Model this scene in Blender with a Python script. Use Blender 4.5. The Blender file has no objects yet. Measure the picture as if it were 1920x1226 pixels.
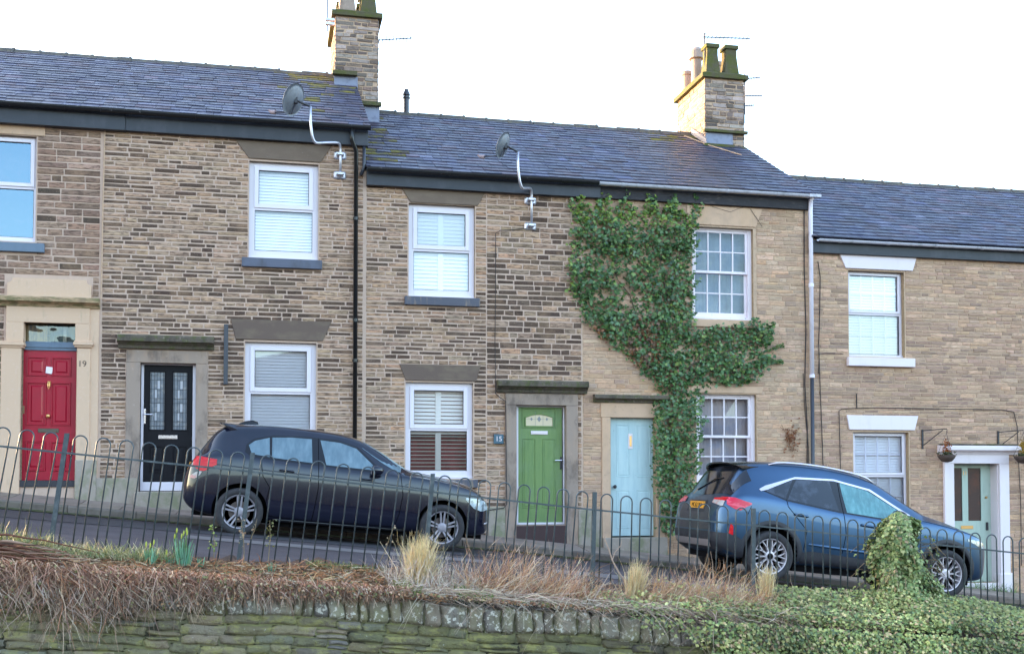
import bpy, bmesh, math, random
import numpy as np
from mathutils import Vector, Matrix
from mathutils.bvhtree import BVHTree
random.seed(7); RS = np.random.RandomState(11)
SC = bpy.context.scene
COL = SC.collection
R = math.radians
# ------------------------------------------------------------------ camera
F_PX = 2090.0; YAW = math.atan(.22); PITCH = R(2.0); CAMD = 18.1
CY = 900 - F_PX*math.tan(PITCH)
cs, sn = math.cos(YAW), math.sin(YAW); cp, sp_ = math.cos(PITCH), math.sin(PITCH)
FWD = Vector((sn*cp, cs*cp, sp_)); RGT = Vector((cs, -sn, 0)); UPV = RGT.cross(FWD)
CAM = Vector((0, -CAMD, 0))
cam_d = bpy.data.cameras.new('camera'); cam = bpy.data.objects.new('camera', cam_d); COL.objects.link(cam)
m3 = Matrix((RGT, UPV, -FWD)).transposed()
cam.matrix_world = Matrix.Translation(CAM) @ m3.to_4x4()
cam_d.sensor_width = 36; cam_d.lens = F_PX/1920*36; cam_d.shift_y = (CY-613)/1920
cam_d.clip_end = 3000; cam_d.clip_start = .1
SC.camera = cam
# ------------------------------------------------------------------ sky, sun, exposure
SUN_AZ = Vector((-.80, .60)).normalized(); SUN_EL = R(11)
w = bpy.data.worlds.new('World'); SC.world = w; w.use_nodes = True
nt = w.node_tree; bgn = nt.nodes['Background']
sky = nt.nodes.new('ShaderNodeTexSky'); sky.sky_type = 'NISHITA'; sky.sun_disc = False
sky.sun_elevation = SUN_EL; sky.sun_rotation = math.atan2(SUN_AZ.x, SUN_AZ.y)
sky.air_density = 1.0; sky.dust_density = 2.2; sky.ozone_density = 1.0; sky.altitude = 150
nt.links.new(sky.outputs[0], bgn.inputs[0]); bgn.inputs[1].default_value = .15
sl = bpy.data.lights.new('sun', 'SUN'); sl.energy = 2.0; sl.angle = R(.6); sl.color = (1.0, .66, .36)
so = bpy.data.objects.new('sun', sl); COL.objects.link(so)
sd = Vector((SUN_AZ.x*math.cos(SUN_EL), SUN_AZ.y*math.cos(SUN_EL), math.sin(SUN_EL)))
so.rotation_euler = sd.to_track_quat('Z', 'Y').to_euler()
so.location = (-20, 15, 12)
SC.view_settings.view_transform = 'Standard'; SC.view_settings.look = 'None'
SC.view_settings.exposure = 3.14; SC.view_settings.gamma = 1
# ------------------------------------------------------------------ helpers
def XZ(px, py, Y=0.0):
    """the point of the real plane y=Y that the photograph shows at this pixel"""
    d = FWD*F_PX + RGT*(px-960) + UPV*(CY-py)
    t = (Y+CAMD)/d.y
    return d.x*t, d.z*t
def X_(px, Y=0.0): return XZ(px, 850, Y)[0]
def Z_(px, py, Y=0.0): return XZ(px, py, Y)[1]
def lin(c):
    return tuple((v/255/12.92 if v/255 <= .04045 else ((v/255+.055)/1.055)**2.4) for v in c)
def interp(tab, x):
    if x <= tab[0][0]: return tab[0][1]
    for (a, b), (c, d) in zip(tab, tab[1:]):
        if x <= c: return b+(d-b)*(x-a)/(c-a)
    return tab[-1][1]
def empty(name, loc, label=None, cat=None, group=None, rot=(0, 0, 0)):
    o = bpy.data.objects.new(name, None); COL.objects.link(o); o.location = loc; o.rotation_euler = rot
    o.empty_display_size = .2
    tag(o, label, cat, group); bpy.context.view_layer.update()
    return o
def tag(o, label=None, cat=None, group=None, kind=None):
    if label: o['label'] = label
    if cat: o['category'] = cat
    if group: o['group'] = group
    if kind: o['kind'] = kind
    return o
def rootof(o):
    while o.parent: o = o.parent
    return o
class MB:
    def __init__(s): s.v = []; s.f = []; s.m = []; s.c = []; s.mi = 0; s.col = None
    def quad(s, pts, col=None):
        i = len(s.v); s.v += [tuple(p) for p in pts]; s.f.append(tuple(range(i, i+len(pts)))); s.m.append(s.mi); s.c.append(col or s.col)
    def box(s, x0, x1, y0, y1, z0, z1, col=None, bev=0):
        if x0 > x1: x0, x1 = x1, x0
        if y0 > y1: y0, y1 = y1, y0
        if z0 > z1: z0, z1 = z1, z0
        if bev:
            s.prism([(x0+bev, z0), (x1-bev, z0), (x1, z0+bev), (x1, z1-bev), (x1-bev, z1), (x0+bev, z1), (x0, z1-bev), (x0, z0+bev)], y0+bev, y1, col, inset=(y0, bev)); return
        i = len(s.v)
        s.v += [(x0,y0,z0),(x1,y0,z0),(x1,y1,z0),(x0,y1,z0),(x0,y0,z1),(x1,y0,z1),(x1,y1,z1),(x0,y1,z1)]
        for f in ((0,1,5,4),(1,2,6,5),(2,3,7,6),(3,0,4,7),(4,5,6,7),(3,2,1,0)):
            s.f.append(tuple(i+k for k in f)); s.m.append(s.mi); s.c.append(col or s.col)
    def prism(s, poly, y0, y1, col=None, inset=None):
        """polygon in x,z extruded from y0 (front) to y1"""
        n = len(poly); i = len(s.v)
        s.v += [(x, y0, z) for x, z in poly] + [(x, y1, z) for x, z in poly]
        for k in range(n):
            q = (k+1) % n; s.f.append((i+k, i+q, i+n+q, i+n+k)); s.m.append(s.mi); s.c.append(col or s.col)
        s.f.append(tuple(i+n+k for k in range(n-1, -1, -1))); s.m.append(s.mi); s.c.append(col or s.col)
        if inset:
            yf, b = inset; cx = sum(p[0] for p in poly)/n; cz = sum(p[1] for p in poly)/n
            hx = max(abs(p[0]-cx) for p in poly); hz = max(abs(p[1]-cz) for p in poly)
            j = len(s.v); s.v += [(cx+(x-cx)*(1-b/hx), yf, cz+(z-cz)*(1-b/hz)) for x, z in poly]
            for k in range(n):
                q = (k+1) % n; s.f.append((j+k, j+q, i+q, i+k)); s.m.append(s.mi); s.c.append(col or s.col)
            s.f.append(tuple(j+k for k in range(n))); s.m.append(s.mi); s.c.append(col or s.col)
        else:
            s.f.append(tuple(i+k for k in range(n))); s.m.append(s.mi); s.c.append(col or s.col)
    def extrude_x(s, poly, x0, x1, col=None):
        """polygon in y,z extruded along x"""
        n = len(poly); i = len(s.v)
        s.v += [(x0, y, z) for y, z in poly] + [(x1, y, z) for y, z in poly]
        for k in range(n):
            q = (k+1) % n; s.f.append((i+k, i+n+k, i+n+q, i+q)); s.m.append(s.mi); s.c.append(col or s.col)
        s.f.append(tuple(i+k for k in range(n))); s.m.append(s.mi); s.c.append(col or s.col)
        s.f.append(tuple(i+n+k for k in range(n-1, -1, -1))); s.m.append(s.mi); s.c.append(col or s.col)
    def tube(s, path, r, n=8, col=None, cap=True):
        pts = [Vector(p) for p in path]; rings = []
        rr = r if isinstance(r, (list, tuple)) else [r]*len(pts)
        prev = None
        for k, p in enumerate(pts):
            t = (pts[min(k+1, len(pts)-1)]-pts[max(k-1, 0)]).normalized()
            if prev is None:
                a = Vector((0, 0, 1)) if abs(t.z) < .9 else Vector((1, 0, 0)); u = t.cross(a).normalized()
            else: u = (prev - t*prev.dot(t)).normalized()
            prev = u; v = t.cross(u); i = len(s.v)
            s.v += [tuple(p+(u*math.cos(2*math.pi*q/n)+v*math.sin(2*math.pi*q/n))*rr[k]) for q in range(n)]; rings.append(i)
        for a, b in zip(rings, rings[1:]):
            for q in range(n):
                s.f.append((a+q, a+(q+1) % n, b+(q+1) % n, b+q)); s.m.append(s.mi); s.c.append(col or s.col)
        if cap and n > 2:
            s.f.append(tuple(rings[0]+q for q in range(n-1, -1, -1))); s.m.append(s.mi); s.c.append(col or s.col)
            s.f.append(tuple(rings[-1]+q for q in range(n))); s.m.append(s.mi); s.c.append(col or s.col)
    def lathe(s, c, prof, axis='z', n=20, col=None, cap=True):
        """profile of (radius, height) round an axis through c"""
        rings = []
        for r, h in prof:
            i = len(s.v); rings.append(i)
            for q in range(n):
                a = 2*math.pi*q/n; u, v = r*math.cos(a), r*math.sin(a)
                if axis == 'z': s.v.append((c[0]+u, c[1]+v, c[2]+h))
                elif axis == 'y': s.v.append((c[0]+u, c[1]+h, c[2]+v))
                else: s.v.append((c[0]+h, c[1]+u, c[2]+v))
        for a, b in zip(rings, rings[1:]):
            for q in range(n):
                s.f.append((a+q, a+(q+1) % n, b+(q+1) % n, b+q)); s.m.append(s.mi); s.c.append(col or s.col)
        for k, a in enumerate((rings[0], rings[-1])) if cap else ():
            if prof[0 if k == 0 else -1][0] > 1e-4:
                s.f.append(tuple(a+q for q in (range(n-1, -1, -1) if k == 0 else range(n)))); s.m.append(s.mi); s.c.append(col or s.col)
    def build(s, name, mats, parent=None, smooth=False, fix=True):
        if not isinstance(mats, (list, tuple)): mats = [mats]
        me = bpy.data.meshes.new(name)
        V = s.v
        if parent is not None:
            inv = rootof(parent).matrix_world.inverted()
            A = np.array(V, dtype=float); M4 = np.array(inv); V = (A @ M4[:3, :3].T + M4[:3, 3]).tolist()
        me.from_pydata(V, [], s.f)
        for m in mats: me.materials.append(m)
        me.polygons.foreach_set('material_index', s.m)
        if any(c is not None for c in s.c):
            at = me.color_attributes.new('Col', 'FLOAT_COLOR', 'CORNER')
            arr = []
            for f, c in zip(s.f, s.c):
                c = c or (.5, .5, .5); arr += [c[0], c[1], c[2], c[3] if len(c) > 3 else 1.0]*len(f)
            at.data.foreach_set('color', arr)
        if smooth: me.polygons.foreach_set('use_smooth', [True]*len(s.f))
        me.update()
        if fix:
            bm = bmesh.new(); bm.from_mesh(me); bmesh.ops.recalc_face_normals(bm, faces=bm.faces); bm.to_mesh(me); bm.free()
        o = bpy.data.objects.new(name, me); COL.objects.link(o)
        if parent is not None: o.parent = parent
        return o
# ------------------------------------------------------------------ materials
def nodes(m): return m.node_tree.nodes, m.node_tree.links
WARM = (1.09, .925, .935)
def warm(c): return tuple(v*k for v, k in zip(c, WARM))
def mat(name, col=(.5, .5, .5), rough=.7, metal=0, attr=False, layers=(), bump=None, spec=.5, coat=0, trans=0, alpha_mix=None, rough2=None, coord='Object', backlit=0):
    """layers: (scale, stretch xyz, colour, lo, hi, amount); bump: list of (scale, stretch, strength, dist)"""
    m = bpy.data.materials.new(name); m.use_nodes = True; N, L = nodes(m); b = N['Principled BSDF']
    if not any(k in name for k in ('ivy', 'green', 'blue', 'blade', 'lamp', 'sage')): col = warm(col); layers = [(l[0], l[1], warm(l[2]), *l[3:]) for l in layers]
    b.inputs['Roughness'].default_value = rough; b.inputs['Metallic'].default_value = metal
    b.inputs['Specular IOR Level'].default_value = spec; b.inputs['Coat Weight'].default_value = coat
    b.inputs['Coat Roughness'].default_value = .04
    tc = N.new('ShaderNodeTexCoord'); src = tc.outputs[coord]
    if attr:
        a = N.new('ShaderNodeAttribute'); a.attribute_name = 'Col'; cur = a.outputs['Color']
    else:
        rgb = N.new('ShaderNodeRGB'); rgb.outputs[0].default_value = (*col, 1); cur = rgb.outputs[0]
    def noise(scale, stretch, detail=5):
        mp = N.new('ShaderNodeMapping'); mp.inputs['Scale'].default_value = stretch; L.new(src, mp.inputs['Vector'])
        mp.inputs['Location'].default_value = (random.random()*9, random.random()*9, random.random()*9)
        n = N.new('ShaderNodeTexNoise'); n.inputs['Scale'].default_value = scale; n.inputs['Detail'].default_value = detail
        n.inputs['Roughness'].default_value = .62
        L.new(mp.outputs[0], n.inputs['Vector']); return n.outputs['Fac']
    for lay in layers:
        scale, st, c2, lo, hi, amt = lay[:6]
        f = noise(scale, st); mr = N.new('ShaderNodeMapRange'); mr.inputs['From Min'].default_value = lo; mr.inputs['From Max'].default_value = hi
        mr.inputs['To Max'].default_value = amt; L.new(f, mr.inputs['Value'])
        fac = mr.outputs[0]
        mx = N.new('ShaderNodeMix'); mx.data_type = 'RGBA'
        mode = lay[6] if len(lay) > 6 else 'MIX'; mx.blend_type = mode
        L.new(fac, mx.inputs['Factor']); L.new(cur, mx.inputs['A']); mx.inputs['B'].default_value = (*c2, 1); cur = mx.outputs['Result']
    L.new(cur, b.inputs['Base Color'])
    if rough2:
        f = noise(rough2[0], rough2[1]); mr = N.new('ShaderNodeMapRange'); mr.inputs['From Min'].default_value = .3; mr.inputs['From Max'].default_value = .7
        mr.inputs['To Min'].default_value = rough2[2]; mr.inputs['To Max'].default_value = rough2[3]; L.new(f, mr.inputs['Value']); L.new(mr.outputs[0], b.inputs['Roughness'])
    if bump:
        prev = None
        for sc_, st, stg, dist in bump:
            f = noise(sc_, st); bn = N.new('ShaderNodeBump'); bn.inputs['Strength'].default_value = stg; bn.inputs['Distance'].default_value = dist
            L.new(f, bn.inputs['Height'])
            if prev: L.new(prev, bn.inputs['Normal'])
            prev = bn.outputs[0]
        L.new(prev, b.inputs['Normal'])
    if backlit:
        out = N['Material Output']; tr = N.new('ShaderNodeBsdfTranslucent'); L.new(cur, tr.inputs[0]); ms = N.new('ShaderNodeMixShader')
        ms.inputs[0].default_value = backlit; L.new(b.outputs[0], ms.inputs[1]); L.new(tr.outputs[0], ms.inputs[2]); L.new(ms.outputs[0], out.inputs[0])
    return m
def glass_mat(name, tint=(.9, .95, 1), refl=.25, rough=.02, wav=0.0, gcol=(.88, .95, 1)):
    """thin window glass: mirror-like reflection over a clear sheet"""
    m = bpy.data.materials.new(name); m.use_nodes = True; N, L = nodes(m); out = N['Material Output']; N.remove(N['Principled BSDF'])
    g = N.new('ShaderNodeBsdfGlossy'); g.inputs['Roughness'].default_value = rough; g.inputs[0].default_value = (*gcol, 1)
    t = N.new('ShaderNodeBsdfTransparent'); t.inputs[0].default_value = (*tint, 1)
    fr = N.new('ShaderNodeFresnel'); fr.inputs[0].default_value = 1.5
    ad = N.new('ShaderNodeMath'); ad.operation = 'ADD'; ad.inputs[1].default_value = refl; ad.use_clamp = True; L.new(fr.outputs[0], ad.inputs[0])
    mx = N.new('ShaderNodeMixShader'); L.new(ad.outputs[0], mx.inputs[0]); L.new(t.outputs[0], mx.inputs[1]); L.new(g.outputs[0], mx.inputs[2]); L.new(mx.outputs[0], out.inputs[0])
    if wav:
        tc = N.new('ShaderNodeTexCoord'); n = N.new('ShaderNodeTexNoise'); n.inputs['Scale'].default_value = 2.5; L.new(tc.outputs['Object'], n.inputs['Vector'])
        bn = N.new('ShaderNodeBump'); bn.inputs['Strength'].default_value = wav; bn.inputs['Distance'].default_value = .05; L.new(n.outputs['Fac'], bn.inputs['Height'])
        L.new(bn.outputs[0], g.inputs['Normal'])
    return m
ONE = (1, 1, 1)
M = {}
# walls: stone colour comes from each stone, soot and lichen from noise stretched along the courses
M['stone_dark'] = mat('sooted_sandstone', attr=True, rough=.92, spec=.25,
    layers=[(9, (1, 1, 2.5), (.24, .165, .10), .50, .72, .4), (20, (.5, 1, 2.4), (.085, .062, .046), .47, .60, .78), (55, (.8, 1, 1.6), (.60, .46, .32), .60, .70, .5), (2.2, ONE, (.52, .37, .22), .52, .75, .4)],
    bump=[(60, (.7, 1, 1.6), .6, .012), (220, ONE, .4, .004)])
M['stone_light'] = mat('pale_sandstone', attr=True, rough=.92, spec=.25,
    layers=[(7, (1, 1, 3), (.62, .46, .28), .5, .72, .55), (22, (.5, 1, 2.6), (.22, .155, .105), .50, .64, .6), (1.1, (1, 1, .8), (.27, .19, .13), .52, .68, .45), (2, ONE, (.42, .32, .21), .50, .72, .5), (60, ONE, (.17, .13, .10), .62, .7, .5)],
    bump=[(55, (.7, 1, 1.6), .6, .012), (220, ONE, .4, .004)])
M['mortar'] = mat('lime_mortar', (.52, .425, .33), .95, spec=.2, layers=[(14, ONE, (.42, .33, .25), .5, .75, .5), (3, ONE, (.55, .43, .32), .5, .7, .5)], bump=[(90, ONE, .5, .006)])
M['mortar_light'] = mat('pale_mortar', (.52, .41, .28), .95, spec=.2, layers=[(14, ONE, (.34, .26, .18), .45, .7, .6)], bump=[(90, ONE, .5, .006)])
M['dressed'] = mat('dressed_sandstone', (.56, .42, .28), .85, spec=.3, layers=[(5, (1, 1, .7), (.42, .33, .23), .45, .7, .6), (16, ONE, (.26, .22, .15), .6, .75, .5), (1.5, (1, 1, .3), (.50, .36, .2), .5, .65, .4)], bump=[(70, ONE, .35, .006)])
M['dressed_warm'] = mat('warm_dressed_sandstone', (.60, .465, .315), .8, spec=.3, layers=[(4, (1, 1, .5), (.56, .44, .31), .5, .75, .5), (9, (1, 1, .25), (.34, .29, .20), .60, .74, .5), (18, ONE, (.66, .56, .44), .55, .7, .4)], bump=[(70, ONE, .3, .005)])
M['dressed_grey'] = mat('grimy_dressed_stone', (.31, .265, .21), .85, spec=.3, layers=[(5, (1, 1, .5), (.13, .11, .09), .48, .66, .75), (14, ONE, (.42, .38, .32), .6, .7, .5), (1.6, (1.5, 1, .5), (.50, .35, .21), .5, .7, .5)], bump=[(70, ONE, .4, .008)])
M['lintel_dark'] = mat('blackened_stone_lintel', (.135, .108, .085), .85, spec=.3, layers=[(3, (1, 1, 2), (.21, .18, .12), .48, .72, .6), (60, ONE, (.35, .33, .28), .70, .74, .7)], bump=[(80, ONE, .3, .005)])
M['lintel_brown'] = mat('brown_stone_lintel', (.165, .135, .10), .85, spec=.3, layers=[(3, (1, 1, 2), (.22, .185, .135), .48, .72, .6), (40, ONE, (.42, .40, .34), .68, .73, .7), (6, (1, 1, .4), (.10, .09, .075), .6, .75, .6)], bump=[(80, ONE, .3, .005)])
M['mossy'] = mat('mossy_weathered_stone', (.12, .11, .085), .95, spec=.2, layers=[(9, ONE, (.09, .11, .04), .48, .62, .8), (22, ONE, (.30, .28, .22), .6, .72, .8), (4, (1, 1, .5), (.03, .03, .026), .5, .7, .7)], bump=[(40, ONE, .8, .015)])
M['white_stone'] = mat('white_painted_stone', (.74, .73, .74), .6, layers=[(5, (1, 1, .4), (.62, .60, .56), .55, .8, .6)], bump=[(60, ONE, .2, .004)])
M['upvc'] = mat('white_plastic_frame', (.70, .72, .77), .32, layers=[(3, (1, 1, .3), (.70, .71, .74), .55, .8, .6)])
M['old_white'] = mat('flaking_white_paint', (.80, .80, .83), .55, layers=[(4, (1, 1, .3), (.68, .67, .68), .5, .75, .6), (26, (1, 1, .35), (.20, .15, .11), .67, .71, .8)], bump=[(40, (1, 1, .4), .35, .006)])
M['gasket'] = mat('black_gasket', (.03, .03, .035), .5)
M['blind'] = mat('white_blind_slats', (.86, .90, .89), .5)
M['blind_cream'] = mat('cream_blind_slats', (.86, .83, .70), .5)
M['room'] = mat('dim_room', (.05, .045, .04), .9, layers=[(3, ONE, (.12, .06, .05), .5, .7, .7)])
M['room_red'] = mat('dim_red_room', (.30, .05, .05), .9, layers=[(3, (1, 1, .4), (.55, .10, .09), .45, .6, .8)])
M['net'] = mat('pale_net_curtain', (.16, .235, .30), .9, layers=[(3, ONE, (.24, .32, .36), .45, .62, .8), (2, (1, 1, 2), (.11, .17, .23), .5, .7, .7)])
M['net_warm'] = mat('cream_curtain', (.46, .42, .39), .9, layers=[(2, (1.5, 1, .5), (.40, .33, .28), .45, .65, .7), (1.6, (1, 1, 1.4), (.30, .33, .40), .46, .62, .8)])
M['glass'] = glass_mat('window_glass', refl=.075)
M['glass_mirror'] = glass_mat('reflecting_window_glass', refl=.20, gcol=(.50, .76, 1))
M['glass_old'] = glass_mat('old_wavy_glass', refl=0.0, wav=.08)
M['glass_dull'] = mat('dim_leaded_glass', (.16, .20, .23), .25, layers=[(12, ONE, (.34, .36, .34), .5, .65, .7)], bump=[(50, ONE, .4, .01)], coat=.5)
M['slate'] = mat('damp_slate', attr=True, rough=.42, spec=.6, layers=[(2.6, (1, .6, 1), (.11, .13, .235), .52, .76, .4), (1.3, ONE, (.055, .035, .04), .52, .74, .55), (30, ONE, (.20, .21, .26), .6, .7, .3)], bump=[(45, ONE, .35, .006)], rough2=(5, ONE, .34, .68))
M['slate_mossy'] = mat('mossy_slate', attr=True, rough=.8, spec=.25, layers=[(5, ONE, (.17, .16, .02), .38, .58, .9), (14, ONE, (.26, .21, .06), .6, .7, .5)], bump=[(45, ONE, .5, .008)])
M['ridge'] = mat('ridge_tile', (.065, .065, .055), .85, layers=[(9, ONE, (.13, .12, .07), .5, .65, .8), (30, ONE, (.3, .29, .2), .66, .72, .6)], bump=[(50, ONE, .5, .01)])
M['lead'] = mat('lead_flashing', (.20, .24, .31), .5, metal=.3, layers=[(8, ONE, (.12, .14, .19), .5, .7, .7)])
M['fascia_dark'] = mat('charcoal_fascia', (.030, .036, .046), .55, layers=[(3, (1, 1, .5), (.055, .062, .075), .5, .7, .8), (40, (.3, 1, 1), (.16, .17, .18), .70, .75, .5)])
M['fascia_old'] = mat('old_black_timber', (.022, .021, .026), .7, layers=[(18, (.3, 1, 1), (.075, .065, .065), .56, .68, .9)], bump=[(30, (.4, 1, 2), .6, .01)])
M['gutter_black'] = mat('black_gutter', (.013, .014, .016), .35, layers=[(14, (1, 1, 1), (.3, .31, .31), .66, .71, .6)])
M['gutter_white'] = mat('dirty_white_gutter', (.52, .58, .64), .4, layers=[(7, ONE, (.26, .30, .31), .5, .72, .8)])
M['pipe_black'] = mat('black_downpipe', (.012, .013, .014), .3)
M['pipe_white'] = mat('white_downpipe', (.74, .78, .86), .35, layers=[(6, ONE, (.5, .52, .56), .55, .75, .6)])
M['pipe_grey'] = mat('slate_grey_downpipe', (.04, .047, .06), .4)
M['cable'] = mat('black_cable', (.025, .022, .022), .7)
M['galv'] = mat('galvanised_steel', (.52, .58, .64), .35, metal=.7, layers=[(20, ONE, (.32, .36, .42), .5, .7, .6)])
M['dish'] = mat('grey_dish_mesh', (.17, .21, .24), .45, metal=.3, layers=[(18, ONE, (.09, .11, .13), .5, .7, .5)])
M['red'] = mat('glossy_crimson_paint', (.36, .004, .026), .34, spec=.35, layers=[(6, ONE, (.33, .006, .026), .5, .7, .7)], coat=.25)
M['black_door'] = mat('black_composite_door', (.006, .005, .008), .5, spec=.2)
M['green'] = mat('leaf_green_door', (.175, .255, .085), .5, spec=.35, layers=[(9, (3, 1, .4), (.135, .215, .078), .45, .65, .8), (3, (1, 1, .6), (.20, .28, .14), .5, .7, .6)], bump=[(30, (6, 1, .4), .3, .004)])
M['blue'] = mat('pale_blue_door', (.50, .62, .63), .6, spec=.3, layers=[(6, (3, 1, .4), (.42, .54, .56), .45, .7, .9), (4, (1, 1, .3), (.58, .68, .67), .5, .7, .7), (20, ONE, (.22, .28, .28), .68, .72, .6)], bump=[(24, (5, 1, .4), .3, .004)])
M['sage'] = mat('sage_door', (.46, .53, .44), .5, layers=[(6, (3, 1, .4), (.40, .46, .38), .45, .7, .8)])
M['brass'] = mat('brass', (.75, .50, .20), .3, metal=.9)
M['chrome'] = mat('chrome', (.75, .78, .8), .2, metal=.9)
M['paper'] = mat('white_paper', (.85, .85, .9), .7)
M['grey_paint'] = mat('grey_blue_paint', (.13, .17, .23), .5, layers=[(5, (1, 1, .4), (.09, .12, .16), .5, .7, .6)])
M['sill_grey'] = mat('painted_grey_sill', (.085, .105, .15), .5, layers=[(6, (1, 1, .4), (.055, .06, .075), .5, .7, .7)])
M['sill_worn'] = mat('worn_grey_sill', (.075, .085, .11), .6, layers=[(7, (1.6, 1, .3), (.24, .20, .14), .52, .66, .8)])
M['number'] = mat('carved_grey_number', (.10, .075, .055), .8)
M['plaque'] = mat('slate_blue_plaque', (.045, .10, .14), .4)
M['plinth'] = mat('algae_stained_plinth', (.34, .32, .26), .9, spec=.25, layers=[(4, (1, 1, .8), (.20, .235, .13), .46, .62, .8), (12, ONE, (.42, .40, .34), .58, .7, .6)], bump=[(50, ONE, .4, .008)])
def jit(c, a=.15, hue=.05):
    c = tuple(v*.77 for v in warm(c))
    k = 1+random.uniform(-a, a); return (max(0, c[0]*k*(1+random.uniform(-hue, hue))), max(0, c[1]*k), max(0, c[2]*k*(1+random.uniform(-hue, hue))))
# ------------------------------------------------------------------ lie of the land
BASE = [(-60, 3.2), (-30, 2.4), (-12, .75), (-4.1, -.13), (-2, -.33), (3.67, -.88), (12.1, -1.86), (20, -2.75), (45, -4.2), (90, -4.8)]
def base(x): return interp(BASE, x)
KERB_Y = -1.1; FENCE_Y = -8.1; WALL_Y = -9.0
def road_z(x, y): return base(x) - .235 + .03*math.sin(math.pi*min(1, max(0, (KERB_Y-y)/6.5)))
def bed_drop(x): return interp([(-1.8, -.15), (-.9, -.08), (.4, 0)], x)
def bed_z(x, y):
    t = min(1, max(0, (FENCE_Y+.25-y)/.85)); return base(x) - .16 - .19*t + bed_drop(x)*(1-t) + .02*math.sin(x*7+y*5) + .015*math.sin(x*17)
# ================================================================== terraced houses
RIDGE_Y = 3.6; EAVE_Y = -.15; BACK_Y = 7.35
def op(px0, px1, pt, pb, Y=0.0):
    c = (px0+px1)/2; return X_(px0, Y), X_(px1, Y), Z_(c, pb, Y), Z_(c, pt, Y)
def stones(mb, x0, x1, zlo, zhi, holes, h, L, gap, pick, proud=(.004, .013), rough_edge=.0045):
    z = zhi
    while z > zlo-.1:
        hh = random.uniform(*h); zb = z-hh; zc = (z+zb)/2
        iv = [(x0, x1)]
        for hx0, hx1, hz0, hz1 in holes:
            if hz0 < z-.02 and hz1 > zb+.02:
                nv = []
                for a, b in iv:
                    if hx1 <= a or hx0 >= b: nv.append((a, b)); continue
                    if hx0 > a: nv.append((a, hx0))
                    if hx1 < b: nv.append((hx1, b))
                iv = nv
        for a, b in iv:
            x = a
            while x < b-.03:
                l = random.uniform(*L)*(1.0 if random.random() > .15 else .55); e = x+l
                if b-e < L[0]*.6: e = b
                g = gap*random.uniform(.35, .65); j = lambda: random.uniform(-rough_edge, rough_edge)
                p = [(x+g+j(), zb+g+j()), (e-g+j(), zb+g+j()), (e-g+j(), z-g+j()), (x+g+j(), z-g+j())]
                if (e-x) > .045:
                    pr = random.uniform(*proud); c = pick((x+e)/2, zc); i = len(mb.v); q = .005
                    mb.v += [(a_, 0.002, b_) for a_, b_ in p]
                    cx = (p[0][0]+p[1][0])/2; cz = (p[0][1]+p[2][1])/2
                    mb.v += [(a_+(q if a_ < cx else -q), -pr-random.uniform(-.002, .002), b_+(q if b_ < cz else -q)) for a_, b_ in p]
                    for f in ((0,1,5,4),(1,2,6,5),(2,3,7,6),(3,0,4,7),(4,5,6,7)):
                        mb.f.append(tuple(i+k for k in f)); mb.m.append(mb.mi); mb.c.append(c)
                x = e
        z = zb
def front_wall(mb, x0, x1, z0, z1, holes, th=.24):
    xs = sorted(set([x0, x1]+[min(x1, max(x0, v)) for h in holes for v in h[:2]])); zs = sorted(set([z0, z1]+[min(z1, max(z0, v)) for h in holes for v in h[2:]]))
    for a, b in zip(xs, xs[1:]):
        for c, d in zip(zs, zs[1:]):
            mx, mz = (a+b)/2, (c+d)/2
            if any(h[0] < mx < h[1] and h[2] < mz < h[3] for h in holes): continue
            mb.quad([(a, 0, c), (b, 0, c), (b, 0, d), (a, 0, d)]); mb.quad([(a, th, c), (a, th, d), (b, th, d), (b, th, c)])
    mi = mb.mi; mb.mi = 2
    for hx0, hx1, hz0, hz1 in holes:
        mb.quad([(hx0, 0, hz0), (hx0, 0, hz1), (hx0, th, hz1), (hx0, th, hz0)], (.33, .25, .16)); mb.quad([(hx1, 0, hz0), (hx1, th, hz0), (hx1, th, hz1), (hx1, 0, hz1)], (.38, .26, .15))
        mb.quad([(hx0, 0, hz1), (hx1, 0, hz1), (hx1, th, hz1), (hx0, th, hz1)], (.3, .23, .15)); mb.quad([(hx0, 0, hz0), (hx0, th, hz0), (hx1, th, hz0), (hx1, 0, hz0)], (.3, .23, .15))
    mb.mi = mi
def shell(mb, x0, x1, ze, zr, zb, sides=(True, True)):
    """gables and back wall"""
    prof = [(.24, zb), (BACK_Y, zb), (BACK_Y, ze), (RIDGE_Y, zr-.06), (.24, ze+.05)]
    if sides[0]: mb.extrude_x(prof, x0, x0+.2)
    if sides[1]: mb.extrude_x(prof, x1-.2, x1)
    mb.box(x0+.2, x1-.2, BACK_Y-.2, BACK_Y, zb, ze)
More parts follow.
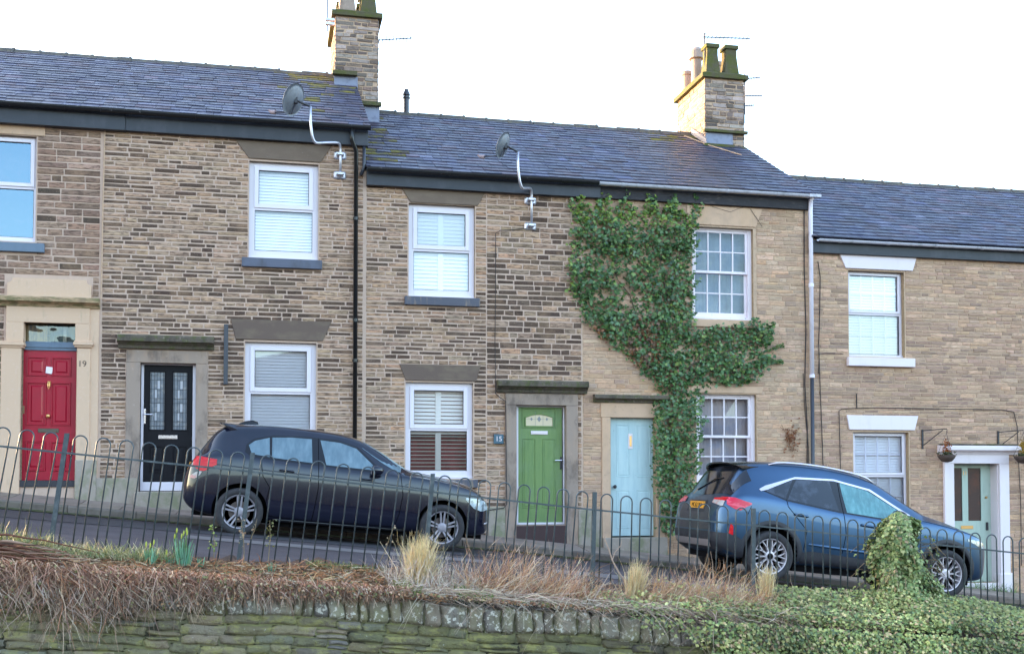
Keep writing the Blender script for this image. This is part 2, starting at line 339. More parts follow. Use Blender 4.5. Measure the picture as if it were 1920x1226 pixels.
def slates(mb, x0, x1, ze, zr, moss=None, xlo=None):
    Lr = math.hypot(RIDGE_Y-EAVE_Y, zr-ze); dy, dz = (RIDGE_Y-EAVE_Y)/Lr, (zr-ze)/Lr; ny, nz = -dz, dy
    ex = .205; rows = int(math.ceil(Lr/ex)); L2 = ex*1.25
    def P(x, s, up): return (x, EAVE_Y+dy*s+ny*up, ze+dz*s+nz*up)
    for r in range(rows):
        s0 = r*ex; s1 = min(Lr, s0+L2); x = x0-random.uniform(.02, .3); sag = .006*math.sin(r*1.3)
        while x < x1:
            wd = random.uniform(.22, .33); a = max(x0, x+.003); b = min(x1, x+wd-.003); x += wd
            if b-a < .02: continue
            k = random.uniform(.58, 1.0); hue = random.random()
            c = (.060*k, .066*k, .102*k) if hue < .55 else ((.052*k, .060*k, .112*k) if hue < .8 else (.075*k, .060*k, .085*k))
            if random.random() < .05: c = tuple(v*1.7 for v in c)
            c = warm(c); bb = math.exp(-(((a-7.35)/.75)**2))*.75 if ze < 5.5 and ze > 4.6 else 0; c = (c[0]+(.085-c[0])*bb, c[1]+(.06-c[1])*bb, c[2]+(.055-c[2])*bb)
            if moss:
                mv = moss((a+b)/2, s0/Lr)
                mb.mi = 1 if random.random() < mv else 0
            t = random.uniform(.016, .026); sk = random.uniform(-.007, .007); o = s0+random.uniform(-.006, .006)
            i = len(mb.v)
            mb.v += [P(a, o+sk, 0), P(b, o-sk, 0), P(b, s1, -.012), P(a, s1, -.012), P(a, o+sk, t), P(b, o-sk, t), P(b, s1, .004), P(a, s1, .004)]
            for f in ((0,1,5,4),(1,2,6,5),(3,0,4,7),(4,5,6,7)):
                mb.f.append(tuple(i+q for q in f)); mb.m.append(mb.mi); mb.c.append(c)
            mb.mi = 0
    mb.mi = 0
    # boards below the slates and the plain rear pitch
    c = (.06, .065, .10)
    mb.quad([P(x0, 0, -.014), P(x1, 0, -.014), P(x1, Lr, -.014), P(x0, Lr, -.014)], c)
    B = lambda x, s, up: (x, 2*RIDGE_Y-P(x, s, up)[1], P(x, s, up)[2])
    mb.quad([B(x0, -.1, .01), B(x0, Lr, .01), B(x1, Lr, .01), B(x1, -.1, .01)], c); mb.quad([B(x0, -.1, -.02), B(x1, -.1, -.02), B(x1, Lr, -.02), B(x0, Lr, -.02)], c)
    for xe in (x0, x1):
        mb.quad([P(xe, 0, -.014), P(xe, 0, .01), P(xe, Lr, .01), P(xe, Lr, -.014)], c)
def ridge(mb, x0, x1, zr, col=None):
    x = x0
    while x < x1-.05:
        e = min(x+.455, x1); a = .012*random.uniform(-1, 1)
        for (p, q, ex) in ((x, e, 0), (e-.045, e, .016)):
            prof = [(RIDGE_Y-.15-ex, zr-.075), (RIDGE_Y-.055-ex*.5, zr+.015+a), (RIDGE_Y, zr+.05+a+ex), (RIDGE_Y+.055+ex*.5, zr+.015+a), (RIDGE_Y+.15+ex, zr-.075), (RIDGE_Y+.10, zr-.075), (RIDGE_Y, zr), (RIDGE_Y-.10, zr-.075)]
            mb.extrude_x(prof, p, q)
        x = e
def box_part(name, m, parent, *a, bev=.004):
    mb = MB(); mb.box(*a, bev=bev); return mb.build(name, m, parent)
def frame_rect(mb, x0, x1, z0, z1, w, y0, y1, wb=None, wt=None):
    wb = wb or w; wt = wt or w
    mb.box(x0, x0+w, y0, y1, z0, z1, bev=.004); mb.box(x1-w, x1, y0, y1, z0, z1, bev=.004)
    mb.box(x0+w, x1-w, y0+.001, y1, z1-wt, z1, bev=.004); mb.box(x0+w, x1-w, y0+.001, y1, z0, z0+wb, bev=.004)
def blind_part(parent, x0, x1, z0, z1, y, pitch, m, tilt=.55, stile=None, open_below=None):
    mb = MB(); z = z0+pitch*.5; n = 0
    while z < z1:
        t = tilt
        if open_below is not None and z < open_below: t = .1
        dz = pitch*.60*t; dyy = pitch*.42
        secs = [(x0, x1)] if stile is None else [(x0, stile-.028), (stile+.028, x1)]
        for a, b in secs:
            mb.quad([(a, y-dyy*.5, z-dz), (b, y-dyy*.5, z-dz), (b, y+dyy*.5, z+dz), (a, y+dyy*.5, z+dz)])
            mb.quad([(a, y-dyy*.5, z-dz-.004), (b, y-dyy*.5, z-dz-.004), (b, y-dyy*.5, z-dz), (a, y-dyy*.5, z-dz)])
        z += pitch
    if stile is not None: mb.box(stile-.045, stile+.045, y-.02, y+.02, z0, z1)
    return mb.build('blind', m, parent, fix=False)
def lintel(parent, px_t0, px_t1, px_b0, px_b1, pt, pb, m, y=-.024, name='lintel'):
    c = (px_t0+px_t1)/2; zt, zb = Z_(c, pt), Z_(c, pb); mb = MB()
    poly = [(X_(px_b0), zb), (X_(px_b1), zb), (X_(px_t1), zt), (X_(px_t0), zt)]
    mb.prism(poly, y+.006, .2, inset=(y, .006)); return mb.build(name, m, parent)
def sill(parent, px0, px1, pt, pb, m, y=-.07):
    x0, x1, z0, z1 = op(px0, px1, pt, pb, -.06); mb = MB(); mb.box(x0, x1, y, .12, z0, z1, bev=.006); return mb.build('sill', m, parent)
def casement(house, rect, zs, blind=None, bars=None, room=None, glass=None, fw=.10, sw=.07, bw=.13, fy=.075, label=None):
    """plastic window: opening casement above a fixed light"""
    x0, x1, z0, z1 = rect; g = glass or M['glass']
    x0 -= .01; x1 += .01
    mb = MB(); frame_rect(mb, x0, x1, z0, z1+.01, fw, fy, fy+.07, wb=bw, wt=fw*.8); mb.box(x0+fw, x1-fw, fy+.002, fy+.06, zs-.03, zs+.02, bev=.003)
    mb.box(x0-.0, x1, fy-.035, fy+.01, z0, z0+.035, bev=.004)
    win = mb.build('window', M['upvc'], house)
    if label: tag(win, label)
    mb = MB(); a0, a1, b0, b1 = x0+fw-.012, x1-fw+.012, zs+.02-.012, z1+.01-fw*.8+.012
    frame_rect(mb, a0, a1, b0, b1, sw, fy-.018, fy+.05); mb.build('casement', M['upvc'], win)
    gm = MB()
    for r in ((a0+sw, a1-sw, b0+sw, b1-sw), (x0+fw, x1-fw, z0+bw, zs-.03)):
        frame_rect(gm, r[0]-.002, r[1]+.002, r[2]-.002, r[3]+.002, .009, fy+.006, fy+.03)
    gm.build('gasket', M['gasket'], win)
    for k, r in enumerate(((a0+sw, a1-sw, b0+sw, b1-sw), (x0+fw, x1-fw, z0+bw, zs-.03))):
        pm = MB(); pm.quad([(r[0], fy+.026, r[2]), (r[1], fy+.026, r[2]), (r[1], fy+.026, r[3]), (r[0], fy+.026, r[3])]); pm.build('pane', g, win)
        if bars:
            nb = MB()
            for q in range(1, bars[0]): xx = r[0]+(r[1]-r[0])*q/bars[0]; nb.box(xx-.011, xx+.011, fy+.030, fy+.04, r[2], r[3])
            for q in range(1, bars[1]): zz = r[2]+(r[3]-r[2])*q/bars[1]; nb.box(r[0], r[1], fy+.0305, fy+.0405, zz-.010, zz+.010)
            nb.build('glazing_bars', M['upvc'], win)
    if blind: blind_part(win, x0+fw-.02, x1-fw+.02, z0+bw-.02, z1-.04, fy+.09, **blind)
    if room:
        mb = MB(); mb.quad([(x0, .5, z0), (x1, .5, z0), (x1, .5, z1), (x0, .5, z1)]); mb.build('room', room, win)
    return win
def sash(house, rect, curtain, fy=.08):
    x0, x1, z0, z1 = rect; x0 -= .01; x1 += .01; z1 += .01; zm = (z0+z1)/2+.03
    mb = MB(); frame_rect(mb, x0, x1, z0, z1, .075, fy, fy+.12, wb=.05, wt=.045); win = mb.build('window', M['old_white'], house)
    for (a, b, y, wb) in ((zm-.02, z1-.045, fy+.02, .045), (z0+.05, zm+.02, fy+.065, .085)):
        s = MB(); xa, xb = x0+.075, x1-.075; frame_rect(s, xa, xb, a, b, .042, y, y+.04, wb=wb, wt=.04)
        for q in range(1, 4): xx = xa+.042+(xb-xa-.084)*q/4; s.box(xx-.0105, xx+.0105, y+.006, y+.03, a+wb, b-.04)
        zz = (a+wb+b-.04)/2; s.box(xa+.042, xb-.042, y+.0065, y+.0305, zz-.010, zz+.010)
        so_ = s.build('sash', M['old_white'], win)
        for q in range(4):
            for h in range(2):
                pa = xa+.042+(xb-xa-.084)*q/4; pb = xa+.042+(xb-xa-.084)*(q+1)/4; za = a+wb if h == 0 else zz; zb = zz if h == 0 else b-.04
                t = [random.uniform(-.004, .004) for _ in range(4)]
                pm = MB(); pm.quad([(pa, y+.02+t[0], za), (pb, y+.02+t[1], za), (pb, y+.02+t[2], zb), (pa, y+.02+t[3], zb)]); pm.build('pane', M['glass_old'], win)
    mb = MB(); n = 60
    for k in range(n):
        xa, xb = x0+(x1-x0)*k/n, x0+(x1-x0)*(k+1)/n; f = lambda u: fy+.2+.006*math.sin(u*38)+.003*math.sin(u*91)
        mb.quad([(xa, f(xa), z0), (xb, f(xb), z0), (xb, f(xb), z1), (xa, f(xa), z1)])
    mb.build('curtain', curtain, win, smooth=True, fix=False)
    return win
def gutter(parent, x0, x1, z, m, y=-.21, r=.058, name='gutter'):
    mb = MB(); n = 8; pr = [(y+r*math.cos(math.pi+math.pi*k/n), z+r*math.sin(math.pi+math.pi*k/n)) for k in range(n+1)]
    pr2 = [(y+(r-.008)*math.cos(2*math.pi-math.pi*k/n), z+(r-.008)*math.sin(2*math.pi-math.pi*k/n)) for k in range(n+1)]
    mb.extrude_x(pr+pr2, x0, x1)
    x = x0+.4
    while x < x1: 
        mb.extrude_x([(y+(r+.007)*math.cos(math.pi+math.pi*k/n), z+(r+.007)*math.sin(math.pi+math.pi*k/n)) for k in range(n+1)], x, x+.05); x += .95
    return mb.build(name, m, parent, smooth=False)
def house(name_label, x0, x1, ze, zr, zwall, holes, mats, fill, moss=None, label='', fx=None):
    h = empty('terraced_house', ((x0+x1)/2, 0, base((x0+x1)/2)), label, 'house', 'terraced stone houses climbing the street')
    mb = MB(); zb = base(x1)-.6; front_wall(mb, x0, x1, zb, zwall+.25, holes); mb.mi = 2; shell(mb, x0, x1, ze, zr, zb)
    mb.mi = 1
    if fill: fill(mb)
    mb.build('wall', mats, h)
    mb = MB(); slates(mb, x0 if fx is None else fx[0], x1 if fx is None else fx[1], ze, zr, moss); rf = mb.build('roof', [M['slate'], M['slate_mossy']], h, fix=False)
    mb = MB(); ridge(mb, x0 if fx is None else fx[0], x1 if fx is None else fx[1], zr); mb.build('ridge_tiles', M['ridge'], rf)
    return h
def cornice(mb, x0, x1, z0, z1, depth):
    """moulded hood: y,z profile run along x"""
    h = z1-z0
    prof = [(.0, z0), (-depth*.35, z0), (-depth*.45, z0+h*.22), (-depth*.75, z0+h*.42), (-depth, z0+h*.5), (-depth, z0+h*.86), (-depth*.9, z1), (0, z1+.01)]
    mb.extrude_x(prof, x0, x1)
EZ = (5.72, 5.06, 4.30); RZ = (7.86, 7.20, 6.43); WZ = (5.41, 4.78, 4.04)
B = [-12.2, -7.3, -2.53, 1.53, 5.20, 9.38, 19.5]
def pal(*cs):
    def f(): return jit(random.choice(cs), .18, .06)
    return f
R3a = op(765, 890, 384, 558); R4a = op(1300, 1415, 427, 599); R5a = op(1594, 1699, 509, 669)
# ---- house with the crimson door
p_h1 = pal((.37, .265, .19), (.45, .325, .235), (.41, .28, .20), (.29, .21, .155), (.50, .375, .27))
R1a = op(-75, 60, 252, 451); R1d = op(38, 142, 606, 905)
S1 = op(2, 182, 558, 930)
def fill1(mb): stones(mb, B[1], B[2]-.015, -.9, WZ[0]+.1, [(R1a[0]-.02, R1a[1]+.01, R1a[2]-.14, R1a[3]+.2), (S1[0]+.02, S1[1]-.1, S1[2]-1, S1[3]+.32)], (.092, .118), (.22, .46), .020, lambda x, z: p_h1() if random.random() > .12 else jit((.10, .08, .06)), (.004, .014))
h1 = house('', B[1], B[2], EZ[0], RZ[0], WZ[0], [R1a, R1d, (-6.6, -5.5, 2.9, 4.4), (-6.6, -5.5, .7, 2.2)], [M['mortar'], M['stone_dark'], M['stone_dark']], fill1,
           label='terraced house of reddish brown stone with crimson front door, uppermost on the hill')
# ---- house with the black door
R2a = op(463, 594, 305, 485); R2b = op(458, 592, 642, 824); R2d = op(262, 366, 681, 921); S2 = op(235, 388, 657, 925)
def soot(x, z, c):
    """run-off staining below the sills and hoods"""
    k = 1.
    for r in (R2a, R3a, R4a, R5a):
        if r[0]-.15 < x < r[1]+.15 and 0 < r[2]-.12-z < .45: k *= .72+.5*(r[2]-.12-z)
    return tuple(v*k for v in c)
def dark2(x, z):
    return min(.66, max(.08, .20+.52*math.exp(-((z-2.3)/1.25)**2)-(.2 if x > .6 else 0)))
p_h2 = pal((.54, .40, .26), (.60, .45, .30), (.46, .345, .23), (.50, .38, .26), (.58, .42, .27)); p_dk = pal((.105, .075, .055), (.15, .11, .08), (.22, .165, .115))
def fill2(mb): stones(mb, B[2]+.02, B[3]-.02, -1.1, WZ[0]+.1, [(R2a[0]-.01, R2a[1]+.01, R2a[2]-.15, R2a[3]+.30), (R2b[0]-.01, R2b[1]+.01, R2b[2]-.12, R2b[3]+.30), (S2[0], S2[1], S2[2]-1, S2[3]+.19)], (.058, .080), (.13, .42), .019, lambda x, z: soot(x, z, p_dk() if random.random() < dark2(x, z) else p_h2()))
h2 = house('', B[2], B[3], EZ[0], RZ[0], WZ[0], [R2a, R2b, R2d], [M['mortar'], M['stone_dark'], M['stone_dark']], fill2,
           moss=lambda x, s: (.9 if s > .82 else .55 if s > .68 else .12)*(1 if x > .7 else .5 if x > .2 else 0), fx=(B[2], 1.60), label='terraced stone house with black glazed front door and white framed windows with blinds')
# ---- house with the green door
R3a = op(765, 890, 384, 558); R3b = op(760, 887, 717, 897); R3d = op(968, 1062, 760, 984); S3 = op(948, 1083, 738, 995)
def dark3(x, z):
    k = .10+.62*math.exp(-((z-(2.6 if x > 3.6 else 1.9))/1.35)**2)
    return min(.66, k*(1 if x > 3.2 else .45))
p_h3 = pal((.54, .40, .26), (.60, .44, .29), (.46, .35, .235), (.62, .42, .26), (.50, .39, .27))
def fill3(mb):
    hs = [(R3a[0]-.01, R3a[1]+.01, R3a[2]-.15, R3a[3]+.24), (R3b[0]-.01, R3b[1]+.01, R3b[2]-.12, R3b[3]+.28), (S3[0], S3[1], S3[2]-1, S3[3]+.18)]
    pk = lambda x, z: soot(x, z, p_dk() if random.random() < dark3(x, z) else p_h3())
    xm = X_(912)
    stones(mb, B[3]+.02, xm, -1.3, WZ[1]+.1, [h for h in hs[:2]], (.060, .080), (.13, .42), .019, pk)
    stones(mb, xm, B[4]-.01, -1.5, WZ[1]+.1, [hs[2]], (.072, .102), (.15, .42), .019, pk)
h3 = house('', B[3], B[4], EZ[1], RZ[1], WZ[1], [R3a, R3b, R3d], [M['mortar'], M['stone_dark'], M['stone_dark']], fill3, fx=(B[3]+.005, B[4]),
           moss=lambda x, s: .6*max(0, 1-(x-B[3])/.8)*(.4+.6*abs(math.sin(s*9))), label='terraced stone house with leaf green front door and slatted shutters')
# ---- ivy house
R4a = op(1300, 1415, 427, 599); R4b = op(1306, 1419, 739, 905); R4d = op(1145, 1228, 782, 1008); S4 = op(1128, 1243, 755, 1012)
p_h4 = pal((.70, .52, .35), (.76, .58, .40), (.62, .47, .31), (.72, .51, .32), (.58, .45, .32))
def fill4(mb): stones(mb, B[4]+.01, B[5]-.01, -1.9, WZ[1]+.1, [(R4a[0]-.01, R4a[1]+.06, R4a[2]-.12, R4a[3]+.32), (R4b[0]-.01, R4b[1]+.01, R4b[2]-.1, R4b[3]+.14), (S4[0], S4[1], S4[2]-1, S4[3]+.10)], (.05, .095), (.13, .38), .011, lambda x, z: soot(x, z, p_h4()), (.004, .010))
h4 = house('', B[4], B[5], EZ[1], RZ[1], WZ[1], [R4a, R4b, R4d], [M['mortar_light'], M['stone_light'], M['stone_light']], fill4,
           moss=lambda x, s: .35 if (x > 7.6 and s > .72) else 0, fx=(B[4], 9.46), label='ivy clad terraced house with pale blue door and sash windows')
# ---- lowest house
R5a = op(1594, 1699, 509, 669); R5b = op(1600, 1704, 810, 972); R5d = op(1785, 1870, 869, 1092); S5 = op(1768, 1889, 850, 1100)
p_h5 = pal((.68, .50, .34), (.74, .55, .38), (.60, .44, .31), (.54, .40, .29), (.70, .50, .32)); p_h5b = pal((.54, .39, .28), (.47, .345, .25), (.60, .44, .31), (.42, .31, .23))
def fill5(mb): stones(mb, B[5]+.01, B[6]-.01, -2.6, WZ[2]+.1, [(R5a[0]-.01, R5a[1]+.02, R5a[2]-.15, R5a[3]+.26), (R5b[0]-.01, R5b[1]+.02, R5b[2]-.1, R5b[3]+.28), (S5[0], S5[1], S5[2]-1, S5[3]+.12)], (.05, .085), (.14, .40), .011, lambda x, z: p_h5b() if random.random() < max(.1, .55-.16*abs(z-1.2)) else p_h5(), (.004, .011))
h5 = house('', B[5], B[6], EZ[2], RZ[2], WZ[2], [R5a, R5b, R5d], [M['mortar_light'], M['stone_light'], M['stone_light']], fill5,
           label='lowest terraced house, pale stone with white painted lintels and a sage green door')
# ---- unseen house next uphill, added to keep the street in shade
h0 = house('', B[0], B[1], EZ[0]+.75, RZ[0]+.75, WZ[0]+.75, [], [M['mortar'], M['stone_dark'], M['stone_dark']], None,
           label='unseen terraced house beyond the left edge, added to shade the street')
# ---- fascias and gutters
def fascia(h, x0, x1, z0, z1, m, y=-.10): return box_part('fascia', m, h, x0, x1, y, .0, z0, z1)
fascia(h1, B[1], B[2]+.35, WZ[0]+.0, EZ[0]-.05, M['fascia_dark'], -.125); fascia(h2, B[2]+.351, 1.57, WZ[0]+.005, EZ[0]-.05, M['fascia_dark'], -.105)
fascia(h3, B[3]+.02, X_(1124), WZ[1], EZ[1]-.05, M['fascia_dark'], -.11); fascia(h4, X_(1124)+.002, B[5], WZ[1]+.01, EZ[1]-.06, M['fascia_old'], -.07)
fascia(h5, B[5]+.03, B[6], WZ[2]-.01, EZ[2]-.05, M['fascia_dark'], -.09)
gutter(h1, B[1], B[2], EZ[0]-.02, M['gutter_black']); gutter(h2, B[2]+.004, 1.60, EZ[0]-.025, M['gutter_black'])
gutter(h3, B[3]+.01, X_(1124, -.2), EZ[1]-.03, M['gutter_black']); gutter(h4, X_(1124, -.2)+.004, 9.50, EZ[1]-.035, M['gutter_white'], y=-.19, r=.05)
gutter(h5, B[5]+.1, B[6], EZ[2]-.045, M['gutter_white'], y=-.17, r=.045)
# ---- windows
W1 = casement(h1, R1a, Z_(0, 347), glass=M['glass_mirror'], room=M['room'], fw=.055, sw=.06, bw=.08, label='plain white window full of reflected sky')
lintel(W1, -80, 76, -80, 76, 229, 251, M['dressed'], y=-.02); sill(W1, -90, 77, 453, 470, M['grey_paint'])
W2 = casement(h2, R2a, Z_(528, 391), blind=dict(pitch=.05, m=M['blind'], tilt=.76), room=M['room'])
lintel(W2, 436, 619, 462, 598, 268, 301, M['lintel_brown']); sill(W2, 450, 602, 485, 502, M['sill_grey'])
W2b = casement(h2, R2b, Z_(525, 735), blind=dict(pitch=.05, m=M['blind'], tilt=.76), room=M['room'])
lintel(W2b, 430, 620, 440, 604, 601, 638, M['lintel_dark']); sill(W2b, 445, 600, 826, 842, M['sill_grey'])
W3 = casement(h3, R3a, Z_(828, 468), blind=dict(pitch=.062, m=M['blind'], tilt=.86, stile=(R3a[0]+R3a[1])/2), room=M['room'])
lintel(W3, 750, 910, 768, 895, 356, 383, M['lintel_brown']); sill(W3, 758, 900, 557, 573, M['sill_worn'])
W3b = casement(h3, R3b, Z_(823, 804), blind=dict(pitch=.062, m=M['blind_cream'], tilt=.66, stile=(R3b[0]+R3b[1])/2, open_below=Z_(823, 812)), room=M['room_red'], label='white window with half open slatted shutters')
lintel(W3b, 748, 901, 760, 892, 684, 714, M['lintel_dark']); sill(W3b, 752, 896, 899, 914, M['sill_worn'])
W4 = sash(h4, R4a, M['net']); lintel(W4, 1290, 1432, 1290, 1420, 389, 424, M['dressed'], y=-.02); sill(W4, 1292, 1422, 600, 613, M['dressed'], y=-.04)
W4b = sash(h4, R4b, M['net_warm']); lintel(W4b, 1296, 1432, 1296, 1428, 724, 737, M['dressed'], y=-.018); sill(W4b, 1298, 1425, 905, 918, M['dressed'], y=-.04)
W5 = casement(h5, R5a, Z_(1646, 587), blind=dict(pitch=.05, m=M['blind'], tilt=.76), bars=(4, 2), room=M['room'], fw=.055, sw=.045, bw=.05, fy=.10)
lintel(W5, 1576, 1722, 1588, 1714, 479, 506, M['white_stone'], y=-.035); sill(W5, 1592, 1717, 671, 687, M['white_stone'], y=-.09)
W5b = casement(h5, R5b, Z_(1652, 891), blind=dict(pitch=.05, m=M['blind'], tilt=.76), bars=(4, 2), room=M['room'], fw=.055, sw=.045, bw=.05, fy=.10)
lintel(W5b, 1587, 1721, 1592, 1714, 779, 806, M['white_stone'], y=-.035); sill(W5b, 1596, 1722, 974, 990, M['white_stone'], y=-.09)
for zz in (2.9, .7):
    casement(h1, (-6.6, -5.5, zz, zz+1.5), zz+.75, room=M['room'], fw=.055, sw=.06, bw=.08)
# ---- doors
def text_part(s, x, y, z, size, m, parent, depth=.004, name='number', shear=0):
    cu = bpy.data.curves.new('t', 'FONT'); cu.body = s; cu.size = size; cu.extrude = depth; cu.align_x = 'CENTER'; cu.align_y = 'CENTER'
    t = bpy.data.objects.new('t', cu); COL.objects.link(t); bpy.context.view_layer.update()
    me = bpy.data.meshes.new_from_object(t.evaluated_get(bpy.context.evaluated_depsgraph_get())); bpy.data.objects.remove(t)
    me.transform(Matrix.Translation((x, y, z)) @ Matrix.Rotation(math.pi/2, 4, 'X')); me.transform(rootof(parent).matrix_world.inverted())
    me.materials.clear(); me.materials.append(m); me.name = name
    o = bpy.data.objects.new(name, me); COL.objects.link(o); o.parent = parent; return o
def panel(mb, x0, x1, z0, z1, y, d=.012, w=.02):
    """recessed panel with a raised field: moulding ring then field"""
    def ring(a, ya, b, yb):
        A = [(x0+a, ya, z0+a), (x1-a, ya, z0+a), (x1-a, ya, z1-a), (x0+a, ya, z1-a)]; Bq = [(x0+b, yb, z0+b), (x1-b, yb, z0+b), (x1-b, yb, z1-b), (x0+b, yb, z1-b)]
        for k in range(4): q = (k+1) % 4; mb.quad([A[k], A[q], Bq[q], Bq[k]])
    ring(0, y, w*.25, y-d*.8); ring(w*.25, y-d*.8, w*.7, y-d*.8); ring(w*.7, y-d*.8, w, y+d*.2); ring(w, y+d*.2, w*2.2, y+d*.2); ring(w*2.2, y+d*.2, w*3, y-d*.4)
    a = w*3; mb.quad([(x0+a, y-d*.4, z0+a), (x1-a, y-d*.4, z0+a), (x1-a, y-d*.4, z1-a), (x0+a, y-d*.4, z1-a)])
def leaf(mb, x0, x1, z0, z1, y, holes):
    """door leaf face with rectangular cut-outs, which panels fill"""
    xs = sorted(set([x0, x1]+[v for h in holes for v in h[:2]])); zs = sorted(set([z0, z1]+[v for h in holes for v in h[2:]]))
    for a, b in zip(xs, xs[1:]):
        for c, d in zip(zs, zs[1:]):
            mx, mz = (a+b)/2, (c+d)/2
            if any(h[0] < mx < h[1] and h[2] < mz < h[3] for h in holes): continue
            mb.quad([(a, y, c), (b, y, c), (b, y, d), (a, y, d)])
    mb.box(x0, x1, y+.03, y+.05, z0, z1); mb.quad([(x0, y, z0), (x0, y, z1), (x0, y+.03, z1), (x0, y+.03, z0)]); mb.quad([(x1, y, z0), (x1, y, z1), (x1, y+.03, z1), (x1, y+.03, z0)])
# crimson door
DY = .13; xa, xb, za, zb = op(38, 142, 657, 900, DY); mb = MB()
wl = xb-xa; hh = zb-za; cxm = (xa+xb)/2; P6 = []
for (f0, f1, g0, g1) in ((.10, .46, .80, .95), (.54, .90, .80, .95), (.10, .46, .42, .755), (.54, .90, .42, .755), (.10, .46, .07, .30), (.54, .90, .07, .30)):
    P6.append((xa+wl*f0, xa+wl*f1, za+hh*g0, za+hh*g1))
leaf(mb, xa, xb, za, zb, DY, P6)
for p in P6: panel(mb, *p, DY, d=.024, w=.026)
d1 = mb.build('door', M['red'], h1, fix=False)
mb = MB(); x0f, x1f, z0f, z1f = op(36, 144, 606, 641, DY); mb.quad([(x0f, DY+.02, z0f), (x1f, DY+.02, z0f), (x1f, DY+.02, z1f), (x0f, DY+.02, z1f)]); mb.build('fanlight', glass_mat('fanlight_glass', refl=.06, wav=.3), d1)
mb = MB(); mb.box(x0f, x1f, DY-.03, DY+.06, zb, z0f); mb.box(x0f, x1f, DY-.045, DY-.03, zb+.04, zb+.10, bev=.004); mb.build('transom', M['grey_paint'], d1)
mb = MB(); mb.box(x0f, x0f+.36, DY+.10, DY+.12, z0f-.1, z1f, (.42, .24, .08)); mb.box(x0f+.37, x1f, DY+.25, DY+.27, z0f-.1, z1f, (.10, .16, .14)); mb.box(x0f+.58, x0f+.63, DY+.15, DY+.2, z0f-.1, z1f, (.55, .50, .36)); mb.build('hall_curtain', mat('hall_cloth', attr=True, layers=[(7, (2, 1, .5), (.05, .05, .045), .5, .65, .7)]), d1)
mb = MB(); zk = Z_(91, 723, DY); mb.box(cxm-.022, cxm+.022, DY-.02, DY, zk-.01, zk+.07, bev=.005); mb.tube([(cxm, DY-.03, zk+.06), (cxm-.02, DY-.035, zk+.02), (cxm, DY-.04, zk-.06), (cxm+.02, DY-.035, zk+.02)], .007); mb.build('knocker', M['brass'], d1)
mb = MB(); zk = Z_(91, 780, DY); mb.lathe((cxm, DY, zk), [(.012, 0), (.012, -.03), (.03, -.045), (.032, -.06), (.015, -.072), (.001, -.073)], 'y', 16); mb.build('knob', M['brass'], d1, smooth=True)
mb = MB(); zk = Z_(91, 807, DY); mb.box(cxm-.15, cxm+.15, DY-.012, DY, zk-.033, zk+.033, bev=.004); mb.box(cxm-.12, cxm+.12, DY-.018, DY-.012, zk-.018, zk+.018, bev=.003); mb.build('letterbox', mat('tarnished_brass', (.12, .11, .08), .5, metal=.5), d1)
mb = MB(); zk = Z_(40, 768, DY); mb.box(xa+.01, xa+.05, DY-.02, DY, zk-.06, zk+.06, bev=.004); mb.build('lock', mat('old_brass', (.25, .18, .1), .45, metal=.6), d1)
mb = MB(); zk = Z_(91, 694, DY); mb.quad([(cxm-.05, DY-.022, zk-.045), (cxm+.045, DY-.018, zk-.06), (cxm+.05, DY-.024, zk+.045), (cxm-.04, DY-.03, zk+.055)]); nt_ = mb.build('note', M['paper'], d1); tag(nt_, 'small white paper note stuck on the door')
mb = MB(); mb.box(xa-.03, xb+.03, DY-.16, DY+.05, za-.10, za-.004, bev=.006); mb.build('threshold', mat('dark_door_step', (.035, .035, .04), .7), d1)
# surround of the crimson door
mb = MB(); yS = -.055
for (pa, pb) in ((-1, 38), (142, 168)):
    x0, x1 = X_(pa), X_(pb); mb.box(x0+.01, x1-.001, yS, .13, base(-3.5)-.3, Z_(90, 652), bev=.006)
mb.box(X_(142), X_(183), -.030, .1, base(-3)-.3, Z_(160, 575), bev=.006)
for (pa, pb) in ((-6, 44), (136, 174)): 
    x0, x1 = X_(pa), X_(pb); z0 = Z_((pa+pb)/2, 652); mb.box(x0+.02, x1-.02, yS-.02, .12, z0, z0+.03, bev=.005); mb.box(x0, x1, yS-.045, .12, z0+.03, z0+.075, bev=.006); mb.box(x0+.015, x1-.015, yS-.03, .12, z0+.075, z0+.10, bev=.005)
zt, zh = Z_(90, 575), Z_(90, 606); zcap = Z_(90, 641)
mb.box(X_(9), X_(42), yS+.002, .12, zcap, zh, bev=.004); mb.box(X_(139), X_(166), yS+.002, .12, zcap, zh, bev=.004); mb.box(X_(9), X_(166), yS, .13, zh, zt, bev=.005)
sr = mb.build('door_surround', M['dressed_warm'], h1)
mb = MB(); cornice(mb, X_(-8), X_(184), Z_(90, 577), Z_(90, 559), .17); mb.build('cornice', mat('mossy_edged_cornice', (.40, .30, .17), .85, layers=[(6, (1, 1, 3), (.10, .12, .04), .42, .58, .75), (3, ONE, (.09, .07, .05), .55, .7, .6)], bump=[(50, ONE, .5, .01)]), sr)
mb = MB(); z0, z1 = Z_(90, 558), Z_(90, 524); x0, x1 = X_(10), X_(168); k = .075
arc = lambda cx, a0, a1: [(cx+k*math.cos(math.radians(a)), z1+k*math.sin(math.radians(a))) for a in range(a0, a1+(1 if a1 > a0 else -1), 18 if a1 > a0 else -18)]
mb.prism([(x0, z0), (x1, z0), (x1, z1-k)]+[(x1+k*math.cos(math.radians(a))-0, z1+k*math.sin(math.radians(a))) for a in (270, 252, 234, 216, 198, 180)][1:]+[(x0+k*math.cos(math.radians(a)), z1+k*math.sin(math.radians(a))) for a in (360, 342, 324, 306, 288, 270)], -.05, .02)
mb.build('parapet', M['dressed_warm'], sr)
text_part('19', X_(153), -.0575, Z_(153, 683), .13, M['number'], sr, .001)
